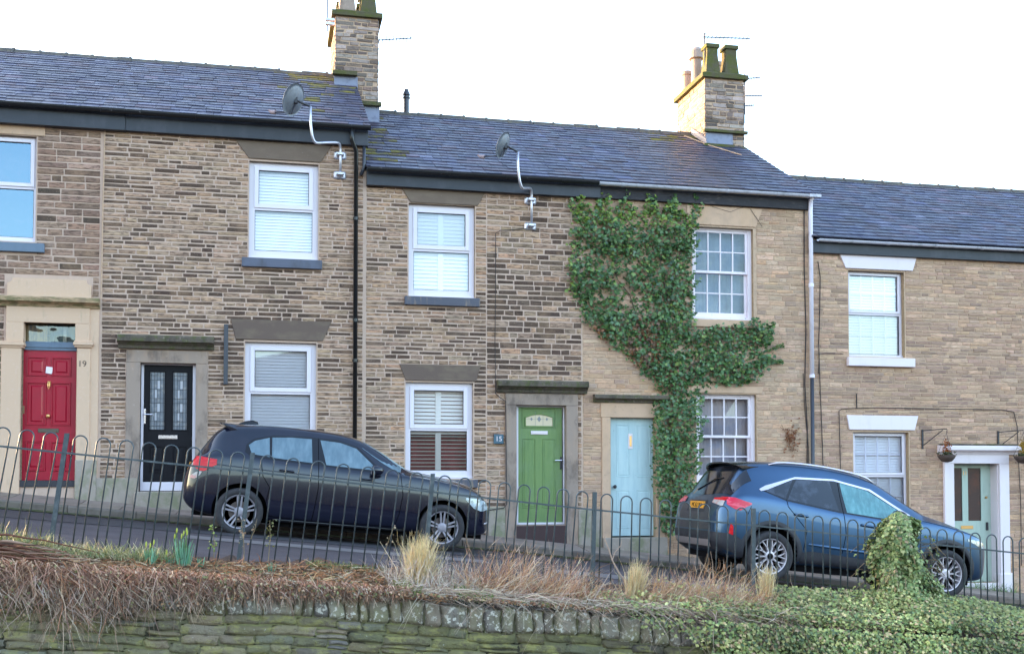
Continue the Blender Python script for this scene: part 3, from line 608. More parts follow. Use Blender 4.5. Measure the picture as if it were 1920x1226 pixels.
box_part('plinth', M['plinth'], sr, X_(142)+.0, X_(182), -.075, .05, base(-3)-.3, Z_(160, 862), bev=.01)
# black door
FY = .10; x0, x1, z0, z1 = op(261, 367, 679, 920, FY); mb = MB(); frame_rect(mb, x0, x1, z0, z1, .055, FY, FY+.08, wb=.14, wt=.045); fr = None
xa, xb, za, zb = x0+.055, x1-.055, z0+.14, z1-.045; dm = MB()
G = [(xa+.09, xa+.32, za+.80, zb-.09), (xb-.32, xb-.09, za+.80, zb-.09), (xa+.09, xa+.34, za+.14, za+.52), (xb-.34, xb-.09, za+.14, za+.52)]
wl = xb-xa; G = [(xa+wl*.13, xa+wl*.42, za+.82, zb-.11), (xa+wl*.60, xa+wl*.88, za+.82, zb-.11), (xa+wl*.13, xa+wl*.42, za+.14, za+.56), (xa+wl*.60, xa+wl*.88, za+.14, za+.56)]
leaf(dm, xa, xb, za, zb, FY+.03, G[:2]+G[2:])
for p in G[2:]: panel(dm, *p, FY+.03)
d2 = dm.build('door', M['black_door'], h2, fix=False); mb.build('door_frame', M['upvc'], d2)
for p in G[:2]:
    gm = MB(); gm.quad([(p[0], FY+.042, p[2]), (p[1], FY+.042, p[2]), (p[1], FY+.042, p[3]), (p[0], FY+.042, p[3])]); gl = gm.build('glass', M['glass_dull'], d2)
    lm = MB(); W, H = p[1]-p[0], p[3]-p[2]; y = FY+.036
    for fx in (.08, .30, .48, .70, .92): lm.box(p[0]+W*fx-.003, p[0]+W*fx+.003, y, y+.006, p[2], p[3])
    for fz in (.06, .14, .30, .46, .54, .70, .86, .94): lm.box(p[0], p[1], y, y+.006, p[2]+H*fz-.003, p[2]+H*fz+.003)
    lm.build('leading', M['gasket'], d2)
    fm = MB(); frame_rect(fm, p[0]-.02, p[1]+.02, p[2]-.02, p[3]+.02, .02, FY+.02, FY+.045); fm.build('glass_beading', M['black_door'], d2)
    cm = MB()
    for (fa, fb, ga, gb) in ((.32, .47, .16, .29), (.50, .68, .31, .45), (.32, .47, .55, .69), (.50, .68, .71, .85)): cm.quad([(p[0]+W*fa, y+.004, p[2]+H*ga), (p[0]+W*fb, y+.004, p[2]+H*ga), (p[0]+W*fb, y+.004, p[2]+H*gb), (p[0]+W*fa, y+.004, p[2]+H*gb)])
    cm.build('coloured_glass', mat('pale_coloured_glass', (.42, .47, .50), .3), d2)
mb = MB(); zk = Z_(315, 819, FY); xm = (xa+xb)/2+.0; mb.box(xm-.145, xm+.145, FY+.012, FY+.03, zk-.03, zk+.03, bev=.004); mb.box(xm-.12, xm+.12, FY+.004, FY+.012, zk-.02, zk+.02, bev=.003); mb.build('letterbox', M['chrome'], d2)
mb = MB(); zk = Z_(270, 780, FY); mb.box(xa+.004, xa+.036, FY+.01, FY+.03, zk-.12, zk+.12, bev=.006); mb.tube([(xa+.02, FY+.02, zk+.03), (xa+.02, FY-.03, zk+.03), (xa+.14, FY-.035, zk+.025)], .010); mb.build('handle', M['chrome'], d2)
mb = MB()
for (pa, pb) in ((235, 262), (366, 388)): mb.box(X_(pa), X_(pb), -.03, .1, base(-1)-.3, Z_(312, 681), bev=.006)
mb.box(X_(235), X_(388), -.028, .1, Z_(312, 681)+.002, Z_(312, 657), bev=.005); sr = mb.build('door_surround', M['dressed_grey'], h2)
mb = MB(); cornice(mb, X_(220), X_(400), Z_(310, 655), Z_(310, 631), .19); mb.build('cornice', M['mossy'], sr)
box_part('plinth', M['plinth'], sr, X_(178), X_(262)-.01, -.055, .02, base(-2.3)-.3, Z_(220, 896), bev=.008)
box_part('step', M['plinth'], sr, X_(255), X_(372), -.28, .1, base(-1)-.3, z0-.01, bev=.012)
box_part('wall_bar', M['pipe_grey'], h2, X_(418), X_(426), -.08, -.005, Z_(422, 721), Z_(422, 609))
# green door
x0, x1, z0, z1 = op(967, 1061, 760, 983, FY); mb = MB(); frame_rect(mb, x0, x1, z0, z1, .045, FY, FY+.08, wb=.035, wt=.03)
xa, xb, za, zb = x0+.012, x1-.062, z0+.035, z1-.03; dm = MB(); wl = xb-xa; zg0, zg1 = Z_(1010, 799, FY), Z_(1010, 772, FY)
G = [(xa+wl*.14, xa+wl*.86, zg0-.02, zg1+.06), (xa+wl*.14, xa+wl*.42, za+.24, Z_(1010, 822, FY)), (xa+wl*.57, xa+wl*.86, za+.24, Z_(1010, 822, FY))]
leaf(dm, xa, xb, za, zb, FY+.02, G)
for p in G[1:]: panel(dm, *p, FY+.02, d=.01, w=.014)
dm.quad([(G[0][0], FY+.03, G[0][2]), (G[0][1], FY+.03, G[0][2]), (G[0][1], FY+.03, G[0][3]), (G[0][0], FY+.03, G[0][3])])
frame_rect(dm, G[0][0]-.012, G[0][1]+.012, G[0][2]-.012, G[0][3]+.012, .02, FY+.008, FY+.03)
for q in (.27, .72): dm.box(xa+wl*q-.003, xa+wl*q+.003, FY+.014, FY+.02, za+.28, Z_(1010, 826, FY))
d3 = dm.build('door', M['green'], h3, fix=False); mb.build('door_frame', M['upvc'], d3)
gm = MB(); gx0, gx1 = xa+wl*.20, xa+wl*.80; N = 14; top = [(gx0+(gx1-gx0)*k/N, zg0+.12+.085*math.sin(math.pi*(.12+.76*k/N))) for k in range(N+1)]
gm.quad([(gx0, FY+.024, zg0)]+[(gx1, FY+.024, zg0)]+[(x, FY+.024, z) for x, z in reversed(top)]); gl = gm.build('fan_glass', mat('cream_fan_glass', (.62, .58, .38), .3, coat=.4), d3)
lm = MB(); zc = (zg0+zg1)/2
for cx, s in ((.5, .05), (.22, .03), (.78, .03)):
    c = gx0+(gx1-gx0)*cx; lm.quad([(c-s*.7, FY+.02, zc), (c, FY+.02, zc-s), (c+s*.7, FY+.02, zc), (c, FY+.02, zc+s)])
for fz in (zc,): lm.box(gx0, gx1, FY+.0205, FY+.0225, fz-.002, fz+.002)
for cx in (.36, .64): c = gx0+(gx1-gx0)*cx; lm.box(c-.002, c+.002, FY+.0205, FY+.0225, zg0, zg1)
lm.build('leading', mat('grey_lead', (.22, .25, .25), .5), d3)
lm = MB(); lm.tube([(gx0, FY+.018, zg0), (gx1, FY+.018, zg0)]+[(x, FY+.018, z) for x, z in reversed(top)]+[(gx0, FY+.018, zg0)], .010, 6); lm.build('glass_beading', M['green'], d3)
mb = MB(); zk = Z_(1011, 811, FY); xm = (xa+xb)/2; mb.box(xm-.145, xm+.145, FY+.004, FY+.02, zk-.03, zk+.03, bev=.004); mb.box(xm-.12, xm+.09, FY-.003, FY+.004, zk-.02, zk+.02, bev=.003); mb.build('letterbox', M['white_stone'], d3)
mb = MB(); zk = Z_(1045, 866, FY); mb.box(xb-.036, xb-.004, FY+.002, FY+.02, zk-.12, zk+.09, bev=.006); h_ = mb.build('handle', M['gasket'], d3)
mb = MB(); mb.tube([(xb-.02, FY+.01, zk+.03), (xb-.02, FY-.035, zk+.03), (xb-.14, FY-.04, zk+.027)], .010); mb.build('lever', M['chrome'], d3)
mb = MB(); 
for (pa, pb) in ((947, 968), (1061, 1083)): mb.box(X_(pa), X_(pb), -.035, .1, base(4.5)-.3, Z_(1015, 760), bev=.006)
mb.box(X_(947), X_(1083), -.033, .1, Z_(1015, 760)+.002, Z_(1015, 738), bev=.005); sr = mb.build('door_surround', M['dressed_grey'], h3)
mb = MB(); cornice(mb, X_(930), X_(1099), Z_(1015, 737), Z_(1015, 715), .19); mb.build('cornice', M['mossy'], sr)
box_part('step', mat('dark_red_step', (.055, .032, .03), .8), sr, X_(967), X_(1062), -.04, .2, base(4.6)-.3, z0-.012, bev=.008)
box_part('plinth', M['plinth'], sr, X_(915), X_(947)-.004, -.045, .02, base(4)-.4, Z_(930, 950), bev=.008)
box_part('plinth', M['plinth'], sr, X_(1083)+.004, X_(1127), -.045, .02, base(5)-.4, Z_(1100, 955), bev=.008)
pl = box_part('number_plaque', M['plaque'], h3, X_(925), X_(943), -.05, -.012, Z_(934, 832), Z_(934, 814), bev=.006)
text_part('15', X_(934), -.052, Z_(934, 823), .115, M['white_stone'], pl, .002)
# blue door
x0, x1, z0, z1 = op(1144, 1230, 783, 1006, FY); dm = MB(); wl = x1-x0
G = [(x0+wl*.13, x0+wl*.42, z0+1.02, z1-.12), (x0+wl*.58, x0+wl*.87, z0+1.02, z1-.12), (x0+wl*.13, x0+wl*.42, z0+.15, z0+.80), (x0+wl*.58, x0+wl*.87, z0+.15, z0+.80)]
leaf(dm, x0, x1, z0+.02, z1, FY, G)
for p in G: panel(dm, *p, FY, d=.008, w=.014)
d4 = dm.build('door', M['blue'], h4, fix=False)
mb = MB(); xm, zk = X_(1182, FY), Z_(1182, 827, FY); mb.box(xm-.04, xm+.04, FY-.012, FY+.012, zk-.13, zk+.13, bev=.005); lt = mb.build('letterbox', M['white_stone'], d4)
mb = MB(); mb.box(xm-.02, xm+.02, FY-.018, FY-.0125, zk-.09, zk+.09, bev=.004); mb.build('letter_flap', M['brass'], d4)
mb = MB(); mb.lathe((X_(1151, FY), FY, Z_(1151, 912, FY)), [(.012, 0), (.012, -.03), (.03, -.045), (.032, -.06), (.015, -.072), (.001, -.073)], 'y', 16); mb.build('knob', M['gasket'], d4, smooth=True)
mb = MB(); 
mb.box(X_(1128), X_(1144), -.03, .1, base(5.5)-.3, Z_(1180, 783), bev=.006); mb.box(X_(1230), X_(1246), -.03, .1, base(5.5)-.3, Z_(1180, 783), bev=.006)
mb.box(X_(1126), X_(1246), -.028, .1, Z_(1180, 783)+.002, Z_(1180, 756), bev=.005); sr = mb.build('door_surround', M['dressed'], h4)
mb = MB(); cornice(mb, X_(1112), X_(1250), Z_(1175, 755), Z_(1175, 741), .14); mb.build('cornice', M['mossy'], sr)
box_part('step', M['plinth'], sr, X_(1128), X_(1246), -.14, .2, base(6)-.4, z0-.004, bev=.012)
# sage door in a white surround
DY = .2; x0, x1, z0, z1 = op(1787, 1858, 868, 1090, DY); x0 -= .06; x1 += .03; dm = MB(); wl = x1-x0
ga0, ga1 = Z_(1815, 976, DY), Z_(1815, 877, DY)
G = [(X_(1786, DY), X_(1803, DY), ga0, ga1), (X_(1814, DY), X_(1838, DY), ga0, ga1), (x0+wl*.14, x0+wl*.44, z0+.15, ga0-.32), (x0+wl*.58, x0+wl*.86, z0+.15, ga0-.32)]
leaf(dm, x0, x1, z0, z1, DY, G)
for p in G[2:]: panel(dm, *p, DY, d=.006, w=.012)
d5 = dm.build('door', M['sage'], h5, fix=False)
for p in G[:2]:
    gm = MB(); gm.quad([(p[0], DY+.015, p[2]), (p[1], DY+.015, p[2]), (p[1], DY+.015, p[3]), (p[0], DY+.015, p[3])]); gm.build('glass', mat('dark_door_glass', (.07, .05, .045), .12, layers=[(3, (1, 1, 1.4), (.13, .06, .04), .50, .66, .7)], coat=.6), d5)
mb = MB(); xm, zk = X_(1811, DY), Z_(1811, 988, DY); mb.box(xm-.125, xm+.125, DY-.014, DY, zk-.03, zk+.03, bev=.004); mb.build('letterbox', M['brass'], d5)
mb = MB(); mb.lathe((X_(1847, DY), DY, Z_(1847, 932, DY)), [(.02, 0), (.022, -.01), (.012, -.02), (.02, -.03), (.001, -.035)], 'y', 12); mb.build('latch', M['brass'], d5, smooth=True)
mb = MB(); xm, zk = X_(1848, DY), Z_(1848, 986, DY); mb.box(xm-.02, xm+.02, DY-.03, DY, zk-.075, zk+.075, bev=.006); mb.build('handle', M['gasket'], d5)
text_part('11', X_(1808, DY), DY-.004, Z_(1808, 887, DY), .10, M['brass'], d5, .003)
mb = MB()
mb.box(X_(1767), X_(1785), -.06, .24, base(12)-.3, Z_(1826, 869), bev=.006); mb.box(X_(1870), X_(1888), -.06, -.0, base(12)-.3, Z_(1826, 869), bev=.006)
mb.box(X_(1870)-.012, X_(1870)+.004, -.002, .26, base(12)-.3, Z_(1826, 869)+.003)
mb.box(X_(1767), X_(1888), -.058, .24, Z_(1826, 869)+.002, Z_(1826, 852), bev=.005); mb.box(X_(1868), X_(1893), -.09, .1, base(12.6)-.3, base(12.6)+.22, bev=.02)
sr = mb.build('door_surround', M['white_stone'], h5)
mb = MB(); cornice(mb, X_(1757), X_(1903), Z_(1828, 852), Z_(1828, 836), .20); mb.build('cornice', M['white_stone'], sr)
mb = MB(); mb.box(X_(1760), X_(1900), -.15, .02, Z_(1828, 836)+.005, Z_(1828, 832), bev=.004); mb.build('ledge', M['mossy'], sr)
box_part('step', M['white_stone'], sr, X_(1785)+.0, X_(1868), -.03, .3, base(12)-.3, z0-.004, bev=.006)
# ---- downpipes and cables
def pipe(parent, pts, r, m, name='downpipe'): mb = MB(); mb.tube(pts, r, 10); return mb.build(name, m, parent, smooth=True)
x = X_(665, -.07); zt = Z_(665, 283, -.07)
dp = pipe(h2, [(X_(657, -.2), -.2, EZ[0]-.06), (X_(657, -.2), -.2, zt+.12), (x, -.075, zt), (x, -.07, base(1.4)-.2)], .036, M['pipe_black'])
mb = MB()
for zz in (4.2, 2.55, 1.9, .6): mb.tube([(x, -.07, zz), (x, -.07, zz+.05)], .046, 10)
mb.build('pipe_collar', M['pipe_black'], dp)
x3 = X_(680, -.06); pipe(h3, [(x3, -.06, EZ[1]+.35), (x3, -.06, EZ[1]+.02), (x3-.05, -.06, EZ[1]-.12)], .028, M['pipe_grey'])
x = X_(1524, -.09); zj = Z_(1524, 706, -.09)
dp = pipe(h4, [(x, -.19, EZ[1]-.05), (x, -.10, EZ[1]-.12), (x, -.09, EZ[1]-.25), (x, -.09, zj)], .038, M['pipe_white']); dq = pipe(h4, [(x, -.09, zj), (x, -.09, base(9.4)-.2)], .034, M['pipe_grey'])
mb = MB()
for zz in (EZ[1]-1.65, zj-.02): mb.tube([(x, -.09, zz), (x, -.09, zz+.06)], .047, 10)
mb.build('pipe_collar', M['pipe_white'], dp)
box_part('stop_end', M['gutter_white'], dp, x-.09, x+.13, -.25, -.13, EZ[1]-.085, EZ[1]-.03)
def cable(parent, pxs, r=.008, y=-.022, m=None):
    pts = [(X_(a, y), y-random.uniform(0, .006), Z_(a, b, y)) for a, b in pxs]; mb = MB(); mb.tube(pts, r, 5); return mb.build('cable', m or M['cable'], parent)
cable(h3, [(1000, 428), (960, 431), (938, 432), (929, 438), (929, 520), (928, 640), (929, 716)], .006); cable(h3, [(929, 716), (929, 738), (936, 744), (948, 752), (949, 850), (950, 945), (944, 952), (915, 956)], .008, -.05)
cable(h4, [(1512, 392), (1511, 500), (1513, 620), (1510, 720), (1514, 800), (1513, 880)], .010); cable(h4, [(1507, 700), (1509, 760), (1516, 840), (1516, 885)], .006); cable(h5, [(1537, 490), (1541, 520), (1539, 600), (1537, 640), (1538, 700), (1541, 800), (1543, 880)], .008)
cable(h5, [(1536, 700), (1538, 664), (1550, 662), (1583, 663)], .006)
cable(h5, [(1576, 900), (1575, 830), (1574, 770), (1580, 766), (1640, 764), (1760, 766), (1880, 768), (1902, 772), (1908, 800), (1909, 850), (1912, 940), (1912, 1060)], .007)
cable(h5, [(1607, 738), (1607, 766)], .010); cable(h2, [(189, 240), (187, 400), (186, 560)], .010, m=M['mortar_light'])
cable(h4, [(1338, 388), (1372, 398), (1398, 388)], .003); cable(h4, [(1410, 392), (1432, 425)], .004)
# ---- chimneys
def chimney(h, x0, x1, y0, y1, zb, zt, n_side=True, green=True):
    mb = MB(); mb.mi = 0; g = .02; mb.box(x0+g, x1-g, y0+g, y1-g, zb, zt)
    pk = pal((.36, .315, .265), (.25, .215, .18), (.46, .41, .35), (.19, .165, .14), (.32, .25, .19), (.54, .49, .42)); mb.mi = 1
    sub = MB(); stones(sub, x0, x1, zb, zt-.02, [], (.065, .10), (.12, .36), .014, lambda x, z: pk(), (.0, .02), .009)
    def add(sub, f):
        i = len(mb.v); mb.v += [f(v) for v in sub.v]
        for q, c in zip(sub.f, sub.c): mb.f.append(tuple(i+k for k in q)); mb.m.append(1); mb.c.append(c)
    add(sub, lambda v: (v[0], y0+g+v[1], v[2]))
    for (fx, sgn) in ((x0+g, 1), (x1-g, -1)):
        sub = MB(); stones(sub, y0, y1, zb, zt-.02, [], (.09, .115), (.18, .42), .014, lambda x, z: jit((.30, .27, .235), .2), (.0, .014), .005)
        add(sub, lambda v: (fx+sgn*v[1], v[0], v[2]))
    sub = MB(); stones(sub, x0, x1, zb, zt-.02, [], (.065, .10), (.12, .36), .014, lambda x, z: pk(), (.0, .02), .009); add(sub, lambda v: (v[0], y1-g-v[1], v[2]))
    ch = mb.build('chimney', [M['mortar_light'], M['chimney_stone']], h)
    mb = MB(); o = .06; mb.box(x0-o, x1+o, y0-o, y1+o, zt, zt+.09, bev=.0)
    pts = [(x0-o*.7, y0-o*.7), (x1+o*.7, y0-o*.7), (x1+o*.7, y1+o*.7), (x0-o*.7, y1+o*.7)]; q = [(x0+.08, y0+.08), (x1-.08, y0+.08), (x1-.08, y1-.08), (x0+.08, y1-.08)]
    for k in range(4): n = (k+1) % 4; mb.quad([(*pts[k], zt+.09), (*pts[n], zt+.09), (*q[n], zt+.16), (*q[k], zt+.16)])
    mb.quad([(*p, zt+.16) for p in q]); mb.build('chimney_cap', M['algae'], ch)
    return ch
M['chimney_stone'] = mat('chimney_stone', attr=True, rough=.95, spec=.2, layers=[(10, (1, 1, 2.0), (.10, .09, .08), .5, .66, .65), (30, ONE, (.45, .40, .32), .6, .7, .5)], bump=[(50, ONE, .7, .012)])
M['algae'] = mat('algae_covered_stone', (.10, .10, .06), .95, spec=.2, layers=[(5, ONE, (.09, .11, .028), .42, .6, .85), (14, ONE, (.17, .16, .10), .6, .72, .7), (3, ONE, (.06, .065, .055), .56, .7, .7)], bump=[(40, ONE, .6, .012)])
M['pot_sand'] = mat('sandy_chimney_pot', (.34, .29, .24), .85, layers=[(8, (1, 1, .5), (.24, .19, .15), .5, .7, .6)])
def square_pot(ch, cx, cy, z, h, wb=.15, wt=.115, m=None):
    mb = MB(); prof = [(wb, 0), (wb, .04), (wb*.93, h*.2), (wt, h*.62), (wt, h*.86), (wt+.03, h*.88), (wt+.03, h)]
    for (r0, h0), (r1, h1) in zip(prof, prof[1:]):
        for k in range(4):
            a = [(1, 1), (-1, 1), (-1, -1), (1, -1)][k]; b = [(1, 1), (-1, 1), (-1, -1), (1, -1)][(k+1) % 4]
            mb.quad([(cx+a[0]*r0, cy+a[1]*r0, z+h0), (cx+b[0]*r0, cy+b[1]*r0, z+h0), (cx+b[0]*r1, cy+b[1]*r1, z+h1), (cx+a[0]*r1, cy+a[1]*r1, z+h1)])
    r = wt+.03; mb.quad([(cx-r, cy-r, z+h), (cx+r, cy-r, z+h), (cx+r, cy+r, z+h), (cx-r, cy+r, z+h)], None); return mb.build('chimney_pot', m or M['algae'], ch)
def round_pot(ch, cx, cy, z, h, r=.12, m=None, hood=False):
    mb = MB(); pr = [(r*1.15, 0), (r*1.1, h*.1), (r, h*.3), (r*.95, h*.8), (r*1.15, h*.84), (r*1.15, h)]
    if hood: pr = [(r*1.1, 0), (r, h*.2), (r*.98, h*.66), (r*1.45, h*.68), (r*1.25, h*.88), (r*.8, h*.97), (.01, h)]
    mb.lathe((cx, cy, z), pr, 'z', 16); return mb.build('chimney_pot', m or M['pot_sand'], ch, smooth=False)
c1 = chimney(h3, 1.19, 2.02, 2.8, 4.35, 6.3, 8.73)
square_pot(c1, 1.43, 3.02, 8.87, .62, m=M['dressed_grey']); square_pot(c1, 1.83, 3.02, 8.87, .62); square_pot(c1, 1.43, 3.58, 8.87, .62, m=M['pot_sand']); square_pot(c1, 1.83, 3.6, 8.87, .62); square_pot(c1, 1.43, 4.1, 8.87, .62); square_pot(c1, 1.83, 4.1, 8.87, .62)
c2 = chimney(h4, 8.58, 9.45, 2.8, 4.35, 6.3, 8.13)
square_pot(c2, 8.80, 3.02, 8.27, .60); square_pot(c2, 9.21, 3.02, 8.27, .60); round_pot(c2, 8.74, 3.62, 8.27, .80, .11, hood=True); round_pot(c2, 8.72, 4.12, 8.27, .45, .10); round_pot(c2, 9.2, 3.62, 8.27, .5, .11); round_pot(c2, 9.2, 4.12, 8.27, .5, .11)
# flashings
def flash(ch, x0, x1, y, z0, z1, name='flashing', m=None):
    mb = MB(); mb.box(x0, x1, y-.012, y, z0, z1); return mb.build(name, m or M['lead'], ch)
flash(c1, 1.18, 1.62, 2.80, 7.36, 7.58); flash(c1, 1.64, 2.03, 2.80, 6.72, 7.04)
mb = MB(); mb.box(1.15, 1.60, 2.68, 2.80, 7.58, 7.65); mb.build('moss_ledge', M['algae'], c1); mb = MB(); mb.box(1.62, 2.06, 2.70, 2.80, 7.04, 7.11); mb.build('moss_ledge', M['algae'], c1)
flash(c2, 8.60, 9.18, 2.80, 6.76, 7.01); mb = MB(); mb.box(8.54, 9.48, 2.72, 2.80, 7.01, 7.06); mb.build('moss_ledge', M['algae'], c2); mb = MB(); mb.box(8.54, 9.18, 2.70, 2.80, 6.70, 6.76); mb.build('moss_ledge', M['algae'], c2)
mb = MB(); mb.quad([(8.57, 2.70, 6.74), (8.57, 3.5, 7.18), (8.57, 3.5, 7.30), (8.57, 2.70, 6.86)]); mb.quad([(8.55, 2.70, 6.86), (8.59, 2.70, 6.86), (8.59, 3.5, 7.32), (8.55, 3.5, 7.32)]); mb.build('side_flashing', mat('pale_lead', (.30, .29, .28), .5), c2)
# a cord running down the slates from the second chimney
def roofpt(x, s, i, up=.03):
    Lr = math.hypot(RIDGE_Y-EAVE_Y, RZ[i]-EZ[i]); dy, dz = (RIDGE_Y-EAVE_Y)/Lr, (RZ[i]-EZ[i])/Lr; return (x, EAVE_Y+dy*s*Lr-dz*up, EZ[i]+dz*s*Lr+dy*up)
mb = MB(); mb.tube([roofpt(8.35, .93, 1), roofpt(8.62, .76, 1), roofpt(9.05, .60, 1)], .010, 5); mb.build('roof_cable', M['mortar_light'], h4)
mb = MB(); fx, fz = XZ(762, 203, 3.75); mb.lathe((fx, 3.75, fz-.3), [(.055, 0), (.055, .48), (.075, .49), (.075, .52), (.05, .53), (.05, .545), (.075, .555), (.07, .59), (.045, .64), (.045, .67), (.01, .68)], 'z', 14); mb.build('flue', M['pipe_grey'], h3)
# ---- TV aerials
def aerial(pa, pb, Y, mast_px, mast_top, mast_bot, label, n=9, el=.09, tilt=0, ch=None):
    (xa, za), (xb, zb) = XZ(*pa, Y), XZ(*pb, Y)
    xm, zt = XZ(mast_px, mast_top, Y); _, zbm = XZ(mast_px, mast_bot, Y)
    r = empty('tv_aerial', (xm, Y, zbm), label, 'aerial', 'television aerials on the chimneys')
    mb = MB(); mb.tube([(xm, Y, zbm), (xm, Y, zt)], .014, 6); mb.build('mast', M['aerial'], r)
    mb = MB(); mb.tube([(xa, Y, za), (xb, Y, zb)], .012, 5); mb.build('boom', M['aerial'], r)
    mb = MB()
    for k in range(n):
        f = (k+.3)/n; x, z = xa+(xb-xa)*f, za+(zb-za)*f; mb.tube([(x, Y-el, z+tilt*el), (x, Y+el, z-tilt*el)], .007, 4)
    mb.build('elements', M['aerial'], r)
    return r
M['aerial'] = mat('dull_aluminium', (.05, .055, .075), .6, metal=.2)
aerial((1318, 70), (1406, 73), 3.0, 1321, 62, 200, 'long television aerial with a row of rods above the right hand chimney', n=12, tilt=.5)
aerial((1399, 148), (1425, 146), 4.5, 1396, 140, 215, 'highest of the small aerials poking out right of the right hand chimney', n=5)
aerial((1397, 180), (1429, 180), 4.45, 1394, 172, 230, 'middle small aerial poking out right of the right hand chimney', n=6)
aerial((1397, 199), (1414, 198), 4.5, 1395, 194, 232, 'lowest small aerial poking out right of the right hand chimney', n=4)
aerial((709, 76), (774, 72), 3.2, 706, 66, 120, 'thin aerial sticking out from the right side of the left chimney', n=10, tilt=.5)
a_ = aerial((600, -34), (640, -36), 3.0, 614, -40, 60, 'aerial mast strapped to the left side of the left chimney', n=4)
mb = MB(); x, z = XZ(622, 42, 2.76); mb.box(x-.12, x+.05, 2.72, 2.80, z-.06, z-.02); mb.box(x-.12, x+.05, 2.72, 2.80, z+.02, z+.06); mb.build('bracket', M['galv'], a_)
# ---- satellite dishes
def satdish(cpx, cpy, w_px, elbow, b1, b2, Y, label, sgn=-1):
    bx, bz1 = XZ(*b1, -.08); _, bz2 = XZ(*b2, -.08); scale = w_px
    r = empty('satellite_dish', (bx, -.02, bz2), label, 'satellite dish', 'satellite dishes on cranked masts')
    cx, cz = XZ(cpx, cpy, Y); ex, ez = XZ(*elbow, Y+.02)
    el2x, el2z = XZ(elbow[0]+3, b1[1]-34, Y+.05)
    mb = MB(); k1 = (el2x, Y+.04, el2z); k2 = (bx-.02, -.16, bz1+.17)
    P0 = [(ex, Y+.02, ez+.0), (ex, Y+.02, (ez+el2z)/2), k1, (k1[0]+.05, Y+.08, el2z-.10), ((k1[0]+k2[0])/2, (Y-.1)/2, (el2z-.10+k2[2])/2-.0), k2, (bx, -.10, bz1+.09), (bx, -.10, bz2-.07)]
    pts = [Vector(P0[0])]
    for a, b, c in zip(P0, P0[1:], P0[2:]):
        a, b, c = Vector(a), Vector(b), Vector(c); pts += [b+(a-b)*.3, b+(a-b)*.08+(c-b)*.08, b+(c-b)*.3]
    pts.append(Vector(P0[-1])); mb.tube(pts, .022, 10); mb.build('mast', M['galv'], r, smooth=True)
    for bz in (bz1, bz2):
        mb = MB(); mb.box(bx-.10, bx+.10, -.035, -.012, bz-.065, bz+.065, bev=.02); mb.box(bx-.055, bx+.055, -.15, -.035, bz-.025, bz+.025, bev=.01); mb.lathe((bx-.05, -.16, bz), [(.012, 0), (.012, .13)], 'y', 8); mb.lathe((bx+.05, -.16, bz), [(.012, 0), (.012, .13)], 'y', 8); mb.build('wall_bracket', M['galv'], r)
    # dish seen obliquely from behind-left: faces left and a little away
    n = Vector((-.76, .50, .40)).normalized()   # direction it faces
    up = Vector((0, 0, 1)); u = up.cross(n).normalized(); v = n.cross(u)
    ra, rb, dep = .265*scale, .26*scale, .05
    mb = MB(); rings = []
    for off in (0, -.006):
        for k in range(6):
            f = k/5
            for q in range(28):
                a = 2*math.pi*q/28; p = Vector((cx, Y, cz))+u*(ra*f*math.cos(a))+v*(rb*f*math.sin(a))+n*(dep*(f*f)-dep*.5+off); mb.v.append(tuple(p))
    for sheet in (0, 1):
        for k in range(5):
            for q in range(28):
                i = sheet*168+k*28; mb.f.append((i+q, i+(q+1) % 28, i+28+(q+1) % 28, i+28+q)); mb.m.append(0); mb.c.append(None)
    for q in range(28): mb.f.append((140+q, 140+(q+1) % 28, 308+(q+1) % 28, 308+q)); mb.m.append(0); mb.c.append(None)
    mb.build('dish', M['dish'], r, smooth=True, fix=False)
    C = Vector((cx, Y, cz)); mb = MB(); back = C-n*.03; 
    mb.tube([back, back-n*.07, Vector((ex, Y+.02, ez))], .018, 8); mb.box(back.x-.03, back.x+.03, back.y-.03, back.y+.03, back.z-.05, back.z+.05, bev=.008); mb.build('dish_bracket', M['gasket'], r)
    foot = C-v*(rb*.85)-n*.01; lnb = C+n*.30-v*.30
    mb = MB(); mb.tube([C-n*.04, foot-n*.03, foot+n*.05, lnb], .011, 6); mb.build('feed_arm', M['aerial'], r)
    mb = MB(); mb.tube([lnb-n*.05+v*.02, lnb+n*.03-v*.0], [.035, .03], 10); mb.tube([lnb+n*.02, lnb+n*.07+Vector((0, 0, .02))], [.022, .02], 8); mb.build('feed_horn', mat('weathered_plastic', (.28, .24, .25), .6), r)
satdish(552, 188, 1.0, (582, 200), (638, 290), (638, 327), -.52, 'grey satellite dish above the black door house on a long cranked mast', )
satdish(945, 273, .84, (971, 285), (996, 375), (995, 423), -.50, 'grey satellite dish above the green door house, smaller of the two')
